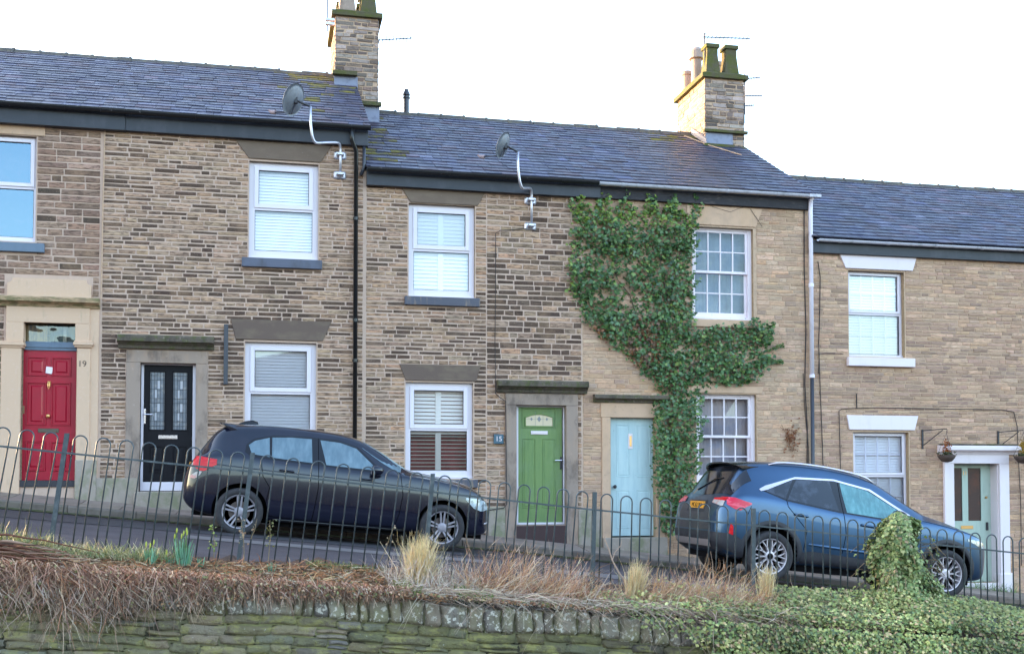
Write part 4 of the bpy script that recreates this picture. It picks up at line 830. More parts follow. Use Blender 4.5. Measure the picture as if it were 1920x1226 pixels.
# ---- hanging baskets
M['basket'] = mat('coir_basket', (.075, .055, .045), .9, bump=[(60, ONE, .8, .01)])
def basket(px, py, label, flower):
    x, z = XZ(px, py, -.32); r = empty('hanging_basket', (x, -.32, z), label, 'hanging basket', 'hanging baskets beside the sage door')
    mb = MB(); mb.lathe((x, -.32, z), [(.02, -.13), (.09, -.11), (.14, -.05), (.165, 0), (.15, .0), (.10, -.04)], 'z', 18); mb.build('bowl', M['basket'], r, smooth=True)
    mb = MB()
    for a in (0.3, 2.4, 4.5): mb.tube([(x+.16*math.cos(a), -.32+.16*math.sin(a), z), (x, -.32, z+.40)], .003, 4)
    mb.build('chains', M['gasket'], r)
    xb_ = x-.35*.35; zt = z+.42; mb = MB(); mb.box(x-.30, x-.27, -.03, -.01, zt-.30, zt+.05); mb.tube([(x-.285, -.02, zt+.03), (x, -.34, zt+.05), (x, -.34, zt-.02)], .009, 6); mb.tube([(x-.285, -.02, zt-.25), (x-.05, -.29, zt+.03)], .008, 6); mb.build('wall_bracket', M['gasket'], r)
    mb = MB()
    for k in range(260):
        a, rr = random.uniform(0, 6.28), random.uniform(0, .07); hz = random.uniform(-.02, .30)*(1-rr*6) if k % 3 else random.uniform(-.02, .05); rr2 = rr if k % 3 else rr*2.2
        p = Vector((x+rr2*math.cos(a), -.32+rr2*math.sin(a), z+hz)); d = Vector((random.uniform(-1, 1), random.uniform(-1, 1), random.uniform(-.3, 1))).normalized(); e = d.cross(Vector((.3, .5, .8))).normalized(); s = .022
        c = jit(flower, .35) if hz > .05 else jit((.10, .13, .05), .4); mb.quad([p, p+d*s+e*s*.5, p+d*s*2, p+d*s-e*s*.5], c)
    mb.build('plant', mat('basket_plant', attr=True, rough=.8), r, fix=False)
basket(1775, 853, 'hanging basket with rusty orange plant left of the sage door', (.50, .16, .03))
basket(1918, 855, 'hanging basket with yellow plant right of the sage door', (.50, .36, .03))
# ================================================================== ground, road, pavement
def sheet(name, m, xs, ys, zf, kind='structure'):
    me = bpy.data.meshes.new(name); v = [(x, y, zf(x, y)) for y in ys for x in xs]; n = len(xs)
    f = [(j*n+i, j*n+i+1, (j+1)*n+i+1, (j+1)*n+i) for j in range(len(ys)-1) for i in range(n-1)]
    me.from_pydata(v, [], f); me.materials.append(m); me.polygons.foreach_set('use_smooth', [True]*len(f)); me.update()
    o = bpy.data.objects.new(name, me); COL.objects.link(o); o['kind'] = kind; return o
def frange(a, b, n): return [a+(b-a)*k/n for k in range(n+1)]
M['grass_far'] = mat('rough_grass', (.035, .045, .032), .95, layers=[(.8, ONE, (.05, .05, .035), .45, .65, .7)])
M['asphalt'] = mat('worn_asphalt', (.058, .054, .058), .92, spec=.2, layers=[(1.2, (.5, 1, 1), (.085, .082, .088), .45, .65, .7), (160, ONE, (.14, .13, .125), .60, .68, .7), (5, (.4, 1, 1), (.035, .034, .038), .55, .7, .6)], bump=[(200, ONE, .5, .006)])
M['flag'] = mat('stone_flags', attr=True, rough=.8, layers=[(6, ONE, (.17, .14, .10), .45, .7, .6), (3, ONE, (.08, .09, .045), .58, .72, .6)], bump=[(60, ONE, .4, .006)])
M['kerb'] = mat('stone_kerb', attr=True, rough=.85, layers=[(6, ONE, (.07, .06, .05), .45, .7, .6), (9, ONE, (.06, .085, .02), .58, .70, .7)], bump=[(50, ONE, .5, .01)])
M['moss_line'] = mat('gutter_moss', (.055, .065, .02), .95, layers=[(9, ONE, (.03, .026, .02), .45, .6, .9)], bump=[(40, ONE, .8, .02)])
farx = [-400, -200, -120]+frange(-60, 60, 120)+[120, 200, 400]
def low_z(x, y): return base(x)*.55-1.65-.28 if x < 0 else base(x)*.95-1.72
def ground_z(x, y):
    if y < -30: return min(low_z(x, -30), base(x)-1.35)+np.interp(-y, [30, 60, 150, 400], [0, 3, 17, 48])*(1+.12*math.sin(x*.05))  # unseen hillside added to block the low golden sky and darken reflections
    if y < WALL_Y-.001: return min(low_z(x, y), base(x)-1.35)
    if y < FENCE_Y+.3: return base(x)-.32
    return base(x)-.42
sheet('ground', M['grass_far'], farx, [-400, -300, -220, -150, -110, -80, -60, -45, -30, -20, -14, -10, WALL_Y+.05-.06, WALL_Y+.12, FENCE_Y+.3, -5, -1, 6, 12, 30, 80, 200, 600], ground_z)
rx = frange(-40, 45, 340)
sheet('road', M['asphalt'], rx, frange(FENCE_Y+.22, KERB_Y-.11, 14), road_z)
# pavement flags and kerb stones as real slabs
mb = MB(); x = -16.
while x < 24:
    l = random.uniform(.55, .95); y = -.015
    for wd in (.5, .48):
        a, b = x+.006, x+l-.006; y0 = y-wd+.008; cc = jit((.31, .265, .21), .2); h = random.uniform(-.004, .004)
        pz = lambda xx, yy: base(xx)-.03+.075*(yy/1.0)+h
        i = len(mb.v); mb.v += [(a, y0, pz(a, y0)), (b, y0, pz(b, y0)), (b, y, pz(b, y)), (a, y, pz(a, y)), (a, y0, pz(a, y0)-.1), (b, y0, pz(b, y0)-.1), (b, y, pz(b, y)-.1), (a, y, pz(a, y)-.1)]
        for f in ((0, 1, 2, 3), (4, 5, 1, 0), (5, 6, 2, 1), (6, 7, 3, 2), (7, 4, 0, 3)): mb.f.append(tuple(i+q for q in f)); mb.m.append(0); mb.c.append(cc)
        y = y0-.008
    x += l
o = mb.build('pavement', M['flag']); o['kind'] = 'structure'
mb = MB(); x = -16.
while x < 24:
    l = random.uniform(.7, 1.1); a, b = x+.005, x+l-.005; cc = jit((.21, .185, .15), .2); h = random.uniform(-.004, .004)
    y0, y1 = KERB_Y-.12+random.uniform(-.008, .008), KERB_Y+.10; t = lambda xx: base(xx)-.105+h
    for (yy0, yy1) in ((y0, y1),):
        i = len(mb.v); mb.v += [(a, yy0, t(a)-.25), (b, yy0, t(b)-.25), (b, yy1, t(b)-.25), (a, yy1, t(a)-.25), (a, yy0, t(a)-.02), (b, yy0, t(b)-.02), (b, yy0+.02, t(b)), (a, yy0+.02, t(a)), (b, yy1, t(b)), (a, yy1, t(a))]
        for f in ((0, 1, 5, 4), (4, 5, 6, 7), (7, 6, 8, 9), (1, 2, 8, 6, 5), (0, 4, 7, 9, 3), (2, 3, 9, 8)): mb.f.append(tuple(i+q for q in f)); mb.m.append(0); mb.c.append(cc)
    x += l
o = mb.build('kerb', M['kerb']); o['kind'] = 'structure'
mb = MB(); x = -12.
while x < 20:
    wd = random.uniform(.02, .07); mb.quad([(x, KERB_Y-.13-wd, road_z(x, KERB_Y-.13)+.012), (x+.3, KERB_Y-.13-wd*random.uniform(.6, 1.3), road_z(x+.3, KERB_Y-.13)+.012), (x+.3, KERB_Y-.115, road_z(x+.3, KERB_Y)+.035), (x, KERB_Y-.115, road_z(x, KERB_Y)+.035)]); x += .3
o = mb.build('gutter_moss', M['moss_line']); o['kind'] = 'stuff'
# repaired strips in the asphalt
M['patch'] = mat('pale_asphalt_patch', (.12, .118, .115), .8, layers=[(140, ONE, (.20, .19, .18), .58, .68, .7), (3, ONE, (.09, .085, .085), .5, .7, .7)], bump=[(200, ONE, .5, .005)])
M['patch_dark'] = mat('dark_asphalt_patch', (.028, .028, .033), .7, layers=[(140, ONE, (.06, .06, .06), .6, .68, .7)], bump=[(200, ONE, .5, .005)])
def patch(x0, x1, y0, y1, m):
    n = 12; mb = MB()
    for k in range(n):
        a, b = x0+(x1-x0)*k/n, x0+(x1-x0)*(k+1)/n; J = lambda: random.uniform(-.01, .01)
        mb.quad([(a, y0, road_z(a, y0)+.006), (b, y0, road_z(b, y0)+.006), (b, y1, road_z(b, y1)+.006), (a, y1, road_z(a, y1)+.006)])
    o = mb.build('road_patch', m, fix=False); o['kind'] = 'structure'
patch(-.9, 2.6, -5.2, -4.6, M['patch']); patch(-6, 3.0, -3.9, -2.2, M['patch_dark']); patch(3.2, 6.4, -6.0, -5.3, M['patch'])
# ================================================================== retaining wall
M['mwall'] = mat('mossy_rubble_wall', attr=True, rough=.95, spec=.2,
    layers=[(1.1, ONE, (.20, .215, .085), .43, .60, .65), (7, (1, 1, 1.8), (.30, .31, .11), .50, .62, .7), (15, ONE, (.09, .08, .06), .55, .66, .65), (26, ONE, (.42, .45, .38), .655, .70, .7)],
    bump=[(14, (1, 1, 1.6), .9, .03), (60, ONE, .6, .012)])
M['mcope'] = mat('lichened_coping', attr=True, rough=.95, spec=.2,
    layers=[(2.6, (1.6, 1, .5), (.21, .22, .10), .45, .62, .7), (13, (1, 1, .5), (.09, .08, .065), .54, .68, .7), (24, ONE, (.62, .66, .56), .555, .585, .85), (1.6, ONE, (.22, .20, .15), .50, .58, .75)],
    bump=[(16, ONE, .8, .02), (70, ONE, .5, .01)])
M['joint'] = mat('mossy_joint', (.13, .135, .075), 1, layers=[(5, ONE, (.20, .22, .09), .45, .6, .8), (3, ONE, (.03, .028, .02), .56, .62, .9)])
def wtop(x): return base(x)-.335+.012*math.sin(x*3.1)
def cope_b(x): return wtop(x)-.205+.012*math.sin(x*5+1)
def rubble(mb, x0, x1, z0, z1, skew, c, proud, nx=10, nz=5):
    """one pillow-shaped stone"""
    i = len(mb.v); ph = random.random()*9
    for b in range(nz+1):
        for a in range(nx+1):
            u, v = a/nx, b/nz; x = x0+(x1-x0)*u; z = z0+(z1-z0)*v+skew*(x-x0)
            e = min(u, 1-u)*(x1-x0); g = min(v, 1-v)*(z1-z0); k = min(1, e/.016)**.5*min(1, g/.014)**.5
            x += .010*math.sin(v*5+ph)*(1 if 0 < a < nx else .8); z += .0035*math.sin(u*6+ph*2)
            y = WALL_Y+.03-proud*k-.006*math.sin(u*5+ph)*math.sin(v*4+ph)*k
            mb.v.append((x, y, z))
    n = nx+1
    for b in range(nz):
        for a in range(nx): mb.f.append((i+b*n+a, i+b*n+a+1, i+(b+1)*n+a+1, i+(b+1)*n+a)); mb.m.append(mb.mi); mb.c.append(c)
wr = empty('retaining_wall', (2, WALL_Y, base(2)-1.4), 'low retaining wall of mossy rubble stone holding up the planted strip', 'wall')
mb = MB(); mb.mi = 1
for k in range(80): a, b = -8+k*.3, -8+(k+1)*.3; mb.quad([(a, WALL_Y+.03, base(a)-2.2), (b, WALL_Y+.03, base(b)-2.2), (b, WALL_Y+.03, wtop(b)-.03), (a, WALL_Y+.03, wtop(a)-.03)]); mb.quad([(a, WALL_Y+.03, wtop(a)-.03), (b, WALL_Y+.03, wtop(b)-.03), (b, WALL_Y+.4, wtop(b)-.03), (a, WALL_Y+.4, wtop(a)-.03)])
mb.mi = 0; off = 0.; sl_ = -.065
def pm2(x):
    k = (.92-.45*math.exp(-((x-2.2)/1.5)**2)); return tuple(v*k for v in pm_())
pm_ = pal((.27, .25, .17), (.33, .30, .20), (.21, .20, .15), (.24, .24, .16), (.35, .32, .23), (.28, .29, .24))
row = 0
while off > -1.75:
    h = random.uniform(.055, .088) if random.random() > .2 else random.uniform(.09, .12); x = -6-random.random()*.3
    while x < 11:
        l = random.uniform(.13, .42)
        # courses keep close to the slope of the coping at the top and flatten a little lower down
        zt = cope_b(x+l/2)+off*(1.0)
        if random.random() < .15 and h > .08:
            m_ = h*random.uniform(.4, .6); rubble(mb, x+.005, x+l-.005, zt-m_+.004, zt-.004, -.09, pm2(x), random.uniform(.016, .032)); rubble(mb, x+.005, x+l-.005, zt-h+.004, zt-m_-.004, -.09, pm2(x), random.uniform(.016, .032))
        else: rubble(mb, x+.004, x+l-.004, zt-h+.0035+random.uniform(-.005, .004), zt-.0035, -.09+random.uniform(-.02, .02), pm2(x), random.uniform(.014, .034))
        x += l
    off -= h; row += 1
mb.build('stonework', [M['mwall'], M['joint']], wr, smooth=True, fix=False)
mb = MB(); x = -6.; pc = pal((.28, .26, .19), (.33, .31, .24), (.23, .22, .17), (.36, .35, .28), (.27, .27, .23))
while x < 11:
    l = random.choice([random.uniform(.07, .12), random.uniform(.10, .17), random.uniform(.16, .24)]); c = pc(); zt = wtop(x+l/2)+random.uniform(-.015, .015); zb = cope_b(x+l/2)+random.uniform(-.012, .008); pr = random.uniform(.04, .055)
    rubble(mb, x+.002, x+l-.002, zb, zt, -.09, c, pr, 8, 8)
    j = WALL_Y+.03; i = len(mb.v); n = 4   # top of the coping stone
    mb.v += [(x+.01, j-pr*.95, zt+.002-.09*.01), (x+l-.01, j-pr*.95, zt+.002-.09*l), (x+l-.01, j+.34, zt+.012-.09*l), (x+.01, j+.34, zt+.012)]
    mb.f.append((i, i+1, i+2, i+3)); mb.m.append(0); mb.c.append(c)
    x += l
mb.build('coping', M['mcope'], wr, smooth=True, fix=False)
M['soil'] = mat('leaf_litter_soil', (.060, .042, .030), 1, layers=[(7, ONE, (.16, .085, .05), .45, .62, .7), (3, ONE, (.07, .08, .03), .56, .68, .7)], bump=[(18, ONE, 1, .05)])
sheet('soil', M['soil'], frange(-8, 14, 260), frange(WALL_Y+.0, FENCE_Y+.24, 10), lambda x, y: bed_z(x, y)+.012*math.sin(x*23+y*31)+.012*math.sin(x*41-y*17))
# ================================================================== railing
M['rail'] = mat('painted_steel_railing', (.036, .054, .062), .42, spec=.6, layers=[(16, ONE, (.09, .12, .13), .5, .7, .8), (40, ONE, (.14, .10, .07), .66, .70, .7)])
rl = empty('railing', (3, FENCE_Y, base(3)-.2), 'hoop topped grey steel railing between the road and the planted strip', 'railing', rot=(0, 0, 0))
PX = [-3.2, -1.65, -.12, 1.467, 2.99, 4.58, 6.12, 7.66, 9.2, 10.7]; NH = [8, 8, 7, 8, 8, 8, 8, 8, 8]; LEAN = [.16, .125, .12, .085, .03, .01, 0, 0, 0]
def ftop(x): return interp([(-6, .85), (-2.05, .432), (-.12, .235), (1.467, .055), (2.99, -.115), (4.58, -.275), (7.43, -.575), (11, -.95)], x)
for k in range(9):
    xa, xb = PX[k], PX[k+1]; n = NH[k]; ln = LEAN[k]; pitch = (xb-xa)/(n+.25)
    def bot(x): return base(x)-.17+bed_drop(x)
    for q in range(n):
        xc = xa+pitch*(q+.62); zt = ftop(xc); wd = .056; zb = bot(xc); r = .0070
        L_ = lambda x, z: x-ln*(zt-z)*1.0
        mb = MB(); pts = [(L_(xc-wd, zb), FENCE_Y, zb), (L_(xc-wd, zt-.06), FENCE_Y, zt-.06)]
        for a in range(1, 10): t = math.pi*(1-a/10); pts.append((L_(xc, zt-.06)+wd*math.cos(t), FENCE_Y, zt-.06+.058*math.sin(t)))
        pts += [(L_(xc+wd, zt-.06), FENCE_Y, zt-.06), (L_(xc+wd, zb), FENCE_Y, zb)]
        mb.tube(pts, r, 6); mb.build('hoop', M['rail'], rl, smooth=True)
    mb = MB()
    for (x, isr) in ((xa, 0),):
        zt = ftop(x)+.005; zb = bot(x)-.25; mb.prism([(x-.0-ln*(zt-zb)-.019, zb), (x-ln*(zt-zb)+.019, zb), (x+.019, zt), (x-.019, zt)], FENCE_Y-.014, FENCE_Y+.014)
    mb.build('post', M['rail'], rl)
    for dz, nm in ((-.160, 'top_rail'), (None, 'bottom_rail')):
        za = ftop(xa)-.16 if dz else bot(xa)-.02; zb_ = ftop(xb)-.16 if dz else bot(xb)-.02
        sh = .16*ln if dz else (ftop(xa)-bot(xa)-.09)*ln
        mb = MB(); hh = .008
        mb.prism([(xa-sh, za-hh), (xb-sh, zb_-hh), (xb-sh, zb_+hh), (xa-sh, za+hh)], FENCE_Y-.020, FENCE_Y+.018); mb.build(nm, M['rail'], rl)
# ================================================================== parked cars
def place_local(mb, name, m, root, smooth=False, fix=True):
    o = mb.build(name, m, None, smooth, fix); o.parent = root; return o
def rootpart(o, root): o.parent = root; return o
class Car:
    def __init__(s, root, T, S, Bz, W, WR, ro, wb, wr, L, wy, stations, RD=.05, fit=(1, 1)):
        s.root = root; s.ro, s.wb, s.wr = ro, wb, wr; s.W = W
        bm = bmesh.new(); rows = []
        s.fit = fit
        for x in stations:
            t, sh, b, w, r = (interp(k, x) for k in (T, S, Bz, W, WR)); sh = min(sh, t-.012); rd = max(t-RD, sh+.3*(t-sh)); h = sh-b
            green = max(0, min(1, (t-sh)/.35))
            half = [(0, b), (w*.80, b), (w*.95, b+.03), (w*.992, b+h*.22), (w*1.0, b+h*.48), (w*.990, b+h*.76), (w*.972, sh-.035-.0*green), (w*.945, sh), 
                    (w*(.945-.05*green)-.02*(1-green), sh+(rd-sh)*.15), (r+(w*.9-r)*.45, sh+(rd-sh)*.55), (r+.018, rd-.02*green), (r-.06, rd+(t-rd)*.42), (r*.55, t-(t-rd)*.18), (0, t)]
            xm = s.mx(x); vs = [bm.verts.new((xm, -y, z)) for y, z in half]+[bm.verts.new((xm, y, z)) for y, z in half[-2:0:-1]]
            rows.append(vs)
        n = len(rows[0])
        for a, b in zip(rows, rows[1:]):
            for k in range(n): bm.faces.new((a[k], a[(k+1) % n], b[(k+1) % n], b[k]))
        m = n//2
        for row, fl in ((rows[0], False), (rows[-1], True)):
            for k in range(m):
                q = [row[k], row[k+1], row[(n-k-1) % n], row[(n-k) % n]]
                q2 = []; [q2.append(v) for v in q if v not in q2]
                if len(q2) > 2: bm.faces.new(q2 if not fl else q2[::-1])
        bmesh.ops.recalc_face_normals(bm, faces=bm.faces)
        me = bpy.data.meshes.new('cage'); bm.to_mesh(me); bm.free(); o = bpy.data.objects.new('cage', me); COL.objects.link(o)
        sb = o.modifiers.new('s', 'SUBSURF'); sb.levels = 2; sb.render_levels = 2
        bpy.context.view_layer.update(); dg = bpy.context.evaluated_depsgraph_get()
        s.me = bpy.data.meshes.new_from_object(o.evaluated_get(dg)); bpy.data.objects.remove(o)
        s.bvh = BVHTree.FromPolygons([v.co for v in s.me.vertices], [p.vertices for p in s.me.polygons])
    def mx(s, x):
        x -= s.ro
        if x < -.43: return -.43+(x+.43)*s.fit[0]
        if x > s.wb+.43: return s.wb+.43+(x-s.wb-.43)*s.fit[1]
        return x
    def ray(s, mode, a, b, eps):
        o, d = {'side': (Vector((s.mx(a), -4, b)), Vector((0, 1, 0))), 'rear': (Vector((-5, a, b)), Vector((1, 0, 0))), 'front': (Vector((9, a, b)), Vector((-1, 0, 0))), 'top': (Vector((s.mx(a), b, 4)), Vector((0, 0, -1)))}[mode]
        h = s.bvh.ray_cast(o, d)
        if h[0] is None:
            p = s.bvh.find_nearest(o+d*3.6)[0]; return p - d*eps
        n = h[1]; n = n if n.dot(d) < 0 else -n
        return h[0]+n*eps*.6-d*eps*.4
    def body(s, m, cuts):
        o = bpy.data.objects.new('body', s.me); COL.objects.link(o); s.me.materials.clear(); s.me.materials.append(m); s.me.materials.append(M['arch'])
        for x, r, z in cuts:
            for sg in (-1, 1):
                mb = MB(); mb.mi = 1; w = interp(s.W, x); mb.lathe((x-s.ro, sg*(w-.26), z), [(r, 0), (r, .6*sg)], 'y', 40); c = mb.build('cut', [m, M['arch']])
                bo = o.modifiers.new('b', 'BOOLEAN'); bo.object = c; bo.operation = 'DIFFERENCE'; bo.solver = 'EXACT'
        bpy.context.view_layer.update(); dg = bpy.context.evaluated_depsgraph_get(); me = bpy.data.meshes.new_from_object(o.evaluated_get(dg))
        for md in list(o.modifiers): c = md.object; o.modifiers.remove(md); bpy.data.objects.remove(c)
        o.data = me; me.name = 'body'; me.polygons.foreach_set('use_smooth', [True]*len(me.polygons))
        try: me.set_sharp_from_angle(angle=R(35))
        except Exception: pass
        o.parent = s.root; s.bodyo = o; return o
    def patch(s, mode, name, m, lo, up, nu=14, nv=6, eps=.004, parent=None, both=True, label=None):
        def at(pl, u):
            d = [0]; 
            for p, q in zip(pl, pl[1:]): d.append(d[-1]+math.dist(p, q))
            t = u*d[-1]
            for k in range(len(pl)-1):
                if t <= d[k+1]+1e-9:
                    f = (t-d[k])/max(1e-9, d[k+1]-d[k]); return (pl[k][0]+(pl[k+1][0]-pl[k][0])*f, pl[k][1]+(pl[k+1][1]-pl[k][1])*f)
            return pl[-1]
        out = []
        for sg in ((1, -1) if (both and mode == 'side') else (1,)):
            mb = MB()
            for v in range(nv+1):
                for u in range(nu+1):
                    a, b = at(lo, u/nu), at(up, u/nu); p = s.ray(mode, a[0]+(b[0]-a[0])*v/nv, a[1]+(b[1]-a[1])*v/nv, eps); mb.v.append((p.x, p.y*sg, p.z))
            for v in range(nv):
                for u in range(nu): i = v*(nu+1)+u; mb.f.append((i, i+1, i+nu+2, i+nu+1)); mb.m.append(0); mb.c.append(None)
            o = place_local(mb, name, m, s.root, smooth=True)
            if parent is not None: o.parent = parent[0 if sg == 1 else -1] if isinstance(parent, list) else parent
            if label and sg == 1: o['label'] = label
            out.append(o)
        return out
    def line(s, mode, name, m, pts, r=.004, eps=.0, parent=None, both=True, n=8):
        out = []; dense = []
        for p, q in zip(pts, pts[1:]): dense += [(p[0]+(q[0]-p[0])*k/n, p[1]+(q[1]-p[1])*k/n) for k in range(n)]
        dense.append(pts[-1])
        for sg in ((1, -1) if (both and mode == 'side') else (1,)):
            mb = MB(); mb.tube([(lambda p: (p.x, p.y*sg, p.z))(s.ray(mode, a, b, eps)) for a, b in dense], r, 6); o = place_local(mb, name, m, s.root, smooth=True); 
            if parent is not None: o.parent = parent
            out.append(o)
        return out
    def ring(s, name, m, x, z, r0, r1, a0, a1, eps=.006, n=26):
        for sg in (1, -1):
            mb = MB()
            for k in range(n+1):
                a = R(a0+(a1-a0)*k/n)
                for r in (r0, (r0+r1)/2, r1):
                    p = s.ray('side', x+r*math.cos(a), z+r*math.sin(a), eps*(1 if r != r1 else .3)); mb.v.append((p.x, p.y*sg, p.z))
            for k in range(n):
                for q in (0, 1): i = k*3+q; mb.f.append((i, i+1, i+4, i+3)); mb.m.append(0); mb.c.append(None)
            # inner return lip
            base_ = len(mb.v)
            for k in range(n+1): v = mb.v[k*3]; mb.v.append((v[0], v[1]+.05*sg, v[2]))
            for k in range(n): mb.f.append((k*3, k*3+3, base_+k+1, base_+k)); mb.m.append(0); mb.c.append(None)
            place_local(mb, name, m, s.root, smooth=True)
    def wheels(s, ty, spokes, rim_m, rr, width=.215):
        for xa in (0, s.wb):
            for sg in (-1, 1):
                y = sg*ty; mb = MB(); wr = s.wr; h = width/2
                mb.lathe((xa, y, wr), [(rr-.01, sg*h*.75), (rr+.01, sg*h*.98), ((rr+wr)/2, sg*h*1.04), (wr-.022, sg*h*.97), (wr-.006, sg*h*.82), (wr, sg*h*.55), (wr, -sg*h*.55), (wr-.01, -sg*h*.85), (rr, -sg*h*.9)], 'y', 44, cap=False)
                wh = place_local(mb, 'wheel', M['tyre'], s.root, smooth=True)
                mb = MB(); mb.lathe((xa, y, wr), [(rr+.004, sg*h*.80), (rr-.002, sg*h*.93), (rr-.014, sg*h*.90), (rr-.022, sg*h*.55), (rr-.03, -sg*h*.6)], 'y', 44, cap=False)
                spokes(mb, xa, y+sg*h*.62, wr, rr-.012, sg); ri = place_local(mb, 'rim', rim_m, s.root); ri.parent = wh
                mb = MB(); mb.lathe((xa, y, wr), [(rr*.62, sg*h*.18), (.02, sg*h*.19)], 'y', 30); o = place_local(mb, 'brake_disc', M['disc'], s.root); o.parent = wh
                mb = MB(); mb.lathe((xa, y, wr), [(rr-.025, -sg*h*.1), (.01, -sg*h*.1)], 'y', 30); o = place_local(mb, 'hub_back', M['arch'], s.root); o.parent = wh
M['arch'] = mat('black_arch_liner', (.006, .006, .007), .95, spec=.1)
M['tyre'] = mat('dusty_tyre', (.022, .022, .025), .8, layers=[(14, ONE, (.045, .042, .042), .5, .7, .7)])
M['disc'] = mat('brake_disc', (.10, .09, .085), .45, metal=.8)
M['cladding'] = mat('black_plastic_cladding', (.022, .024, .030), .6, layers=[(5, ONE, (.05, .05, .055), .5, .7, .6)])
M['gate_reflection'] = mat('tailgate_dark_reflection', (.035, .036, .045), .5, coat=.2, layers=[(3, ONE, (.065, .06, .062), .45, .7, .8)])  # shade and the dark ivy's reflection, painted as grey over the blue tailgate
M['trim_black'] = mat('gloss_black_trim', (.006, .006, .008), .15)
M['gap'] = mat('panel_gap', (.003, .003, .004), .9, spec=0)
M['paint_black'] = mat('dusty_black_car_paint', (.004, .006, .017), .16, metal=.0, coat=.7, spec=.35, layers=[(3, (1, 1, .8), (.011, .011, .022), .45, .7, .8)])
M['paint_blue'] = mat('metallic_blue_car_paint', (.037, .080, .150), .30, metal=.75, coat=.45, layers=[(2.2, (1, 1, .7), (.042, .09, .17), .5, .7, .8)])
M['mist_glass'] = mat('misted_car_glass', (.085, .155, .19), .14, coat=.4, layers=[(5, (2.6, 1, .5), (.17, .27, .31), .40, .70, .7), (4, ONE, (.09, .15, .18), .5, .7, .6)])
M['mist_green'] = mat('misted_green_glass', (.07, .20, .215), .14, coat=.4, layers=[(9, (2, 1, .4), (.15, .33, .34), .42, .66, .8), (3, ONE, (.05, .13, .14), .5, .7, .7)])
M['dark_glass'] = mat('tinted_car_glass', (.008, .011, .018), .05, coat=.3, layers=[(2.5, ONE, (.045, .06, .085), .52, .62, .8)])
M['lamp_red'] = mat('red_lamp_lens', (.55, .006, .015), .2, spec=.3, coat=.15, layers=[(14, (1, 1, 2.5), (.70, .03, .03), .5, .6, .7)])
M['lamp_pink'] = mat('pink_lamp_lens', (.62, .015, .05), .2, spec=.3, coat=.15, layers=[(6, (1, 1, 3), (.8, .10, .16), .5, .6, .7)])
M['lamp_clear'] = mat('clear_lamp_lens', (.42, .47, .50), .12, coat=.8, layers=[(16, ONE, (.10, .12, .13), .5, .58, .8)])
M['lamp_white'] = mat('milky_lamp_lens', (.42, .38, .36), .25, coat=.15, spec=.3, layers=[(12, ONE, (.55, .12, .10), .5, .6, .6)])
M['silver'] = mat('satin_silver_trim', (.62, .64, .67), .3, metal=.7)
M['steel_grey'] = mat('grey_bumper_trim', (.33, .32, .31), .5, metal=.2)
M['rim_silver'] = mat('machined_alloy', (.46, .47, .49), .4, metal=.5)
M['rim_grey'] = mat('dusty_alloy', (.26, .27, .30), .45, metal=.5)
M['plate_y'] = mat('yellow_number_plate', (.75, .36, .03), .45)
# ---- black hatchback
th = R(4.93); Yc = -3.0+.78
bx, bz = XZ(448.5, 958.4, -3.0)
k1 = empty('hatchback_car', (bx-.31*math.sin(th), Yc, bz-.31*math.cos(th)), 'dusty black five door hatchback parked nose downhill outside the black door', 'car', 'cars parked along the kerb', rot=(0, th, 0))
st = [0, .04, .1, .2, .32, .45, .56, .7, .9, 1.2, 1.55, 1.9, 2.2, 2.45, 2.7, 2.9, 3.05, 3.2, 3.45, 3.7, 3.9, 4.05, 4.17, 4.26, 4.31, 4.33]
C1 = Car(k1, T=[(0, .62), (.04, .80), (.1, .93), (.2, 1.06), (.32, 1.20), (.45, 1.36), (.56, 1.445), (.7, 1.48), (1.2, 1.515), (1.72, 1.515), (2.2, 1.475), (2.45, 1.40), (2.7, 1.27), (2.9, 1.15), (3.05, 1.065), (3.2, 1.04), (3.5, 1.015), (3.9, .94), (4.15, .84), (4.26, .76), (4.33, .58)],
         S=[(0, .60), (.1, .90), (.2, .985), (.5, 1.03), (.9, 1.04), (1.2, 1.005), (1.8, .985), (2.6, .965), (3.05, .96), (3.5, .93), (3.9, .85), (4.15, .76), (4.33, .56)],
         Bz=[(0, .44), (.06, .36), (.15, .29), (.4, .23), (1, .20), (3.3, .20), (4.0, .21), (4.25, .23), (4.33, .34)],
         W=[(0, .60), (.04, .70), (.1, .77), (.2, .825), (.4, .868), (.8, .885), (2, .882), (3.5, .885), (3.9, .86), (4.1, .80), (4.22, .70), (4.3, .56), (4.33, .46)],
         WR=[(0, .5), (.3, .55), (.6, .56), (1.2, .57), (2.2, .565), (2.6, .60), (3.05, .66), (3.6, .62), (4.1, .55), (4.33, .35)], ro=.86, wb=2.69, wr=.31, L=4.33, wy=.8, stations=st, fit=(.77, .80))
C1.body(M['paint_black'], [(.86, .355, .325), (3.55, .355, .325)])
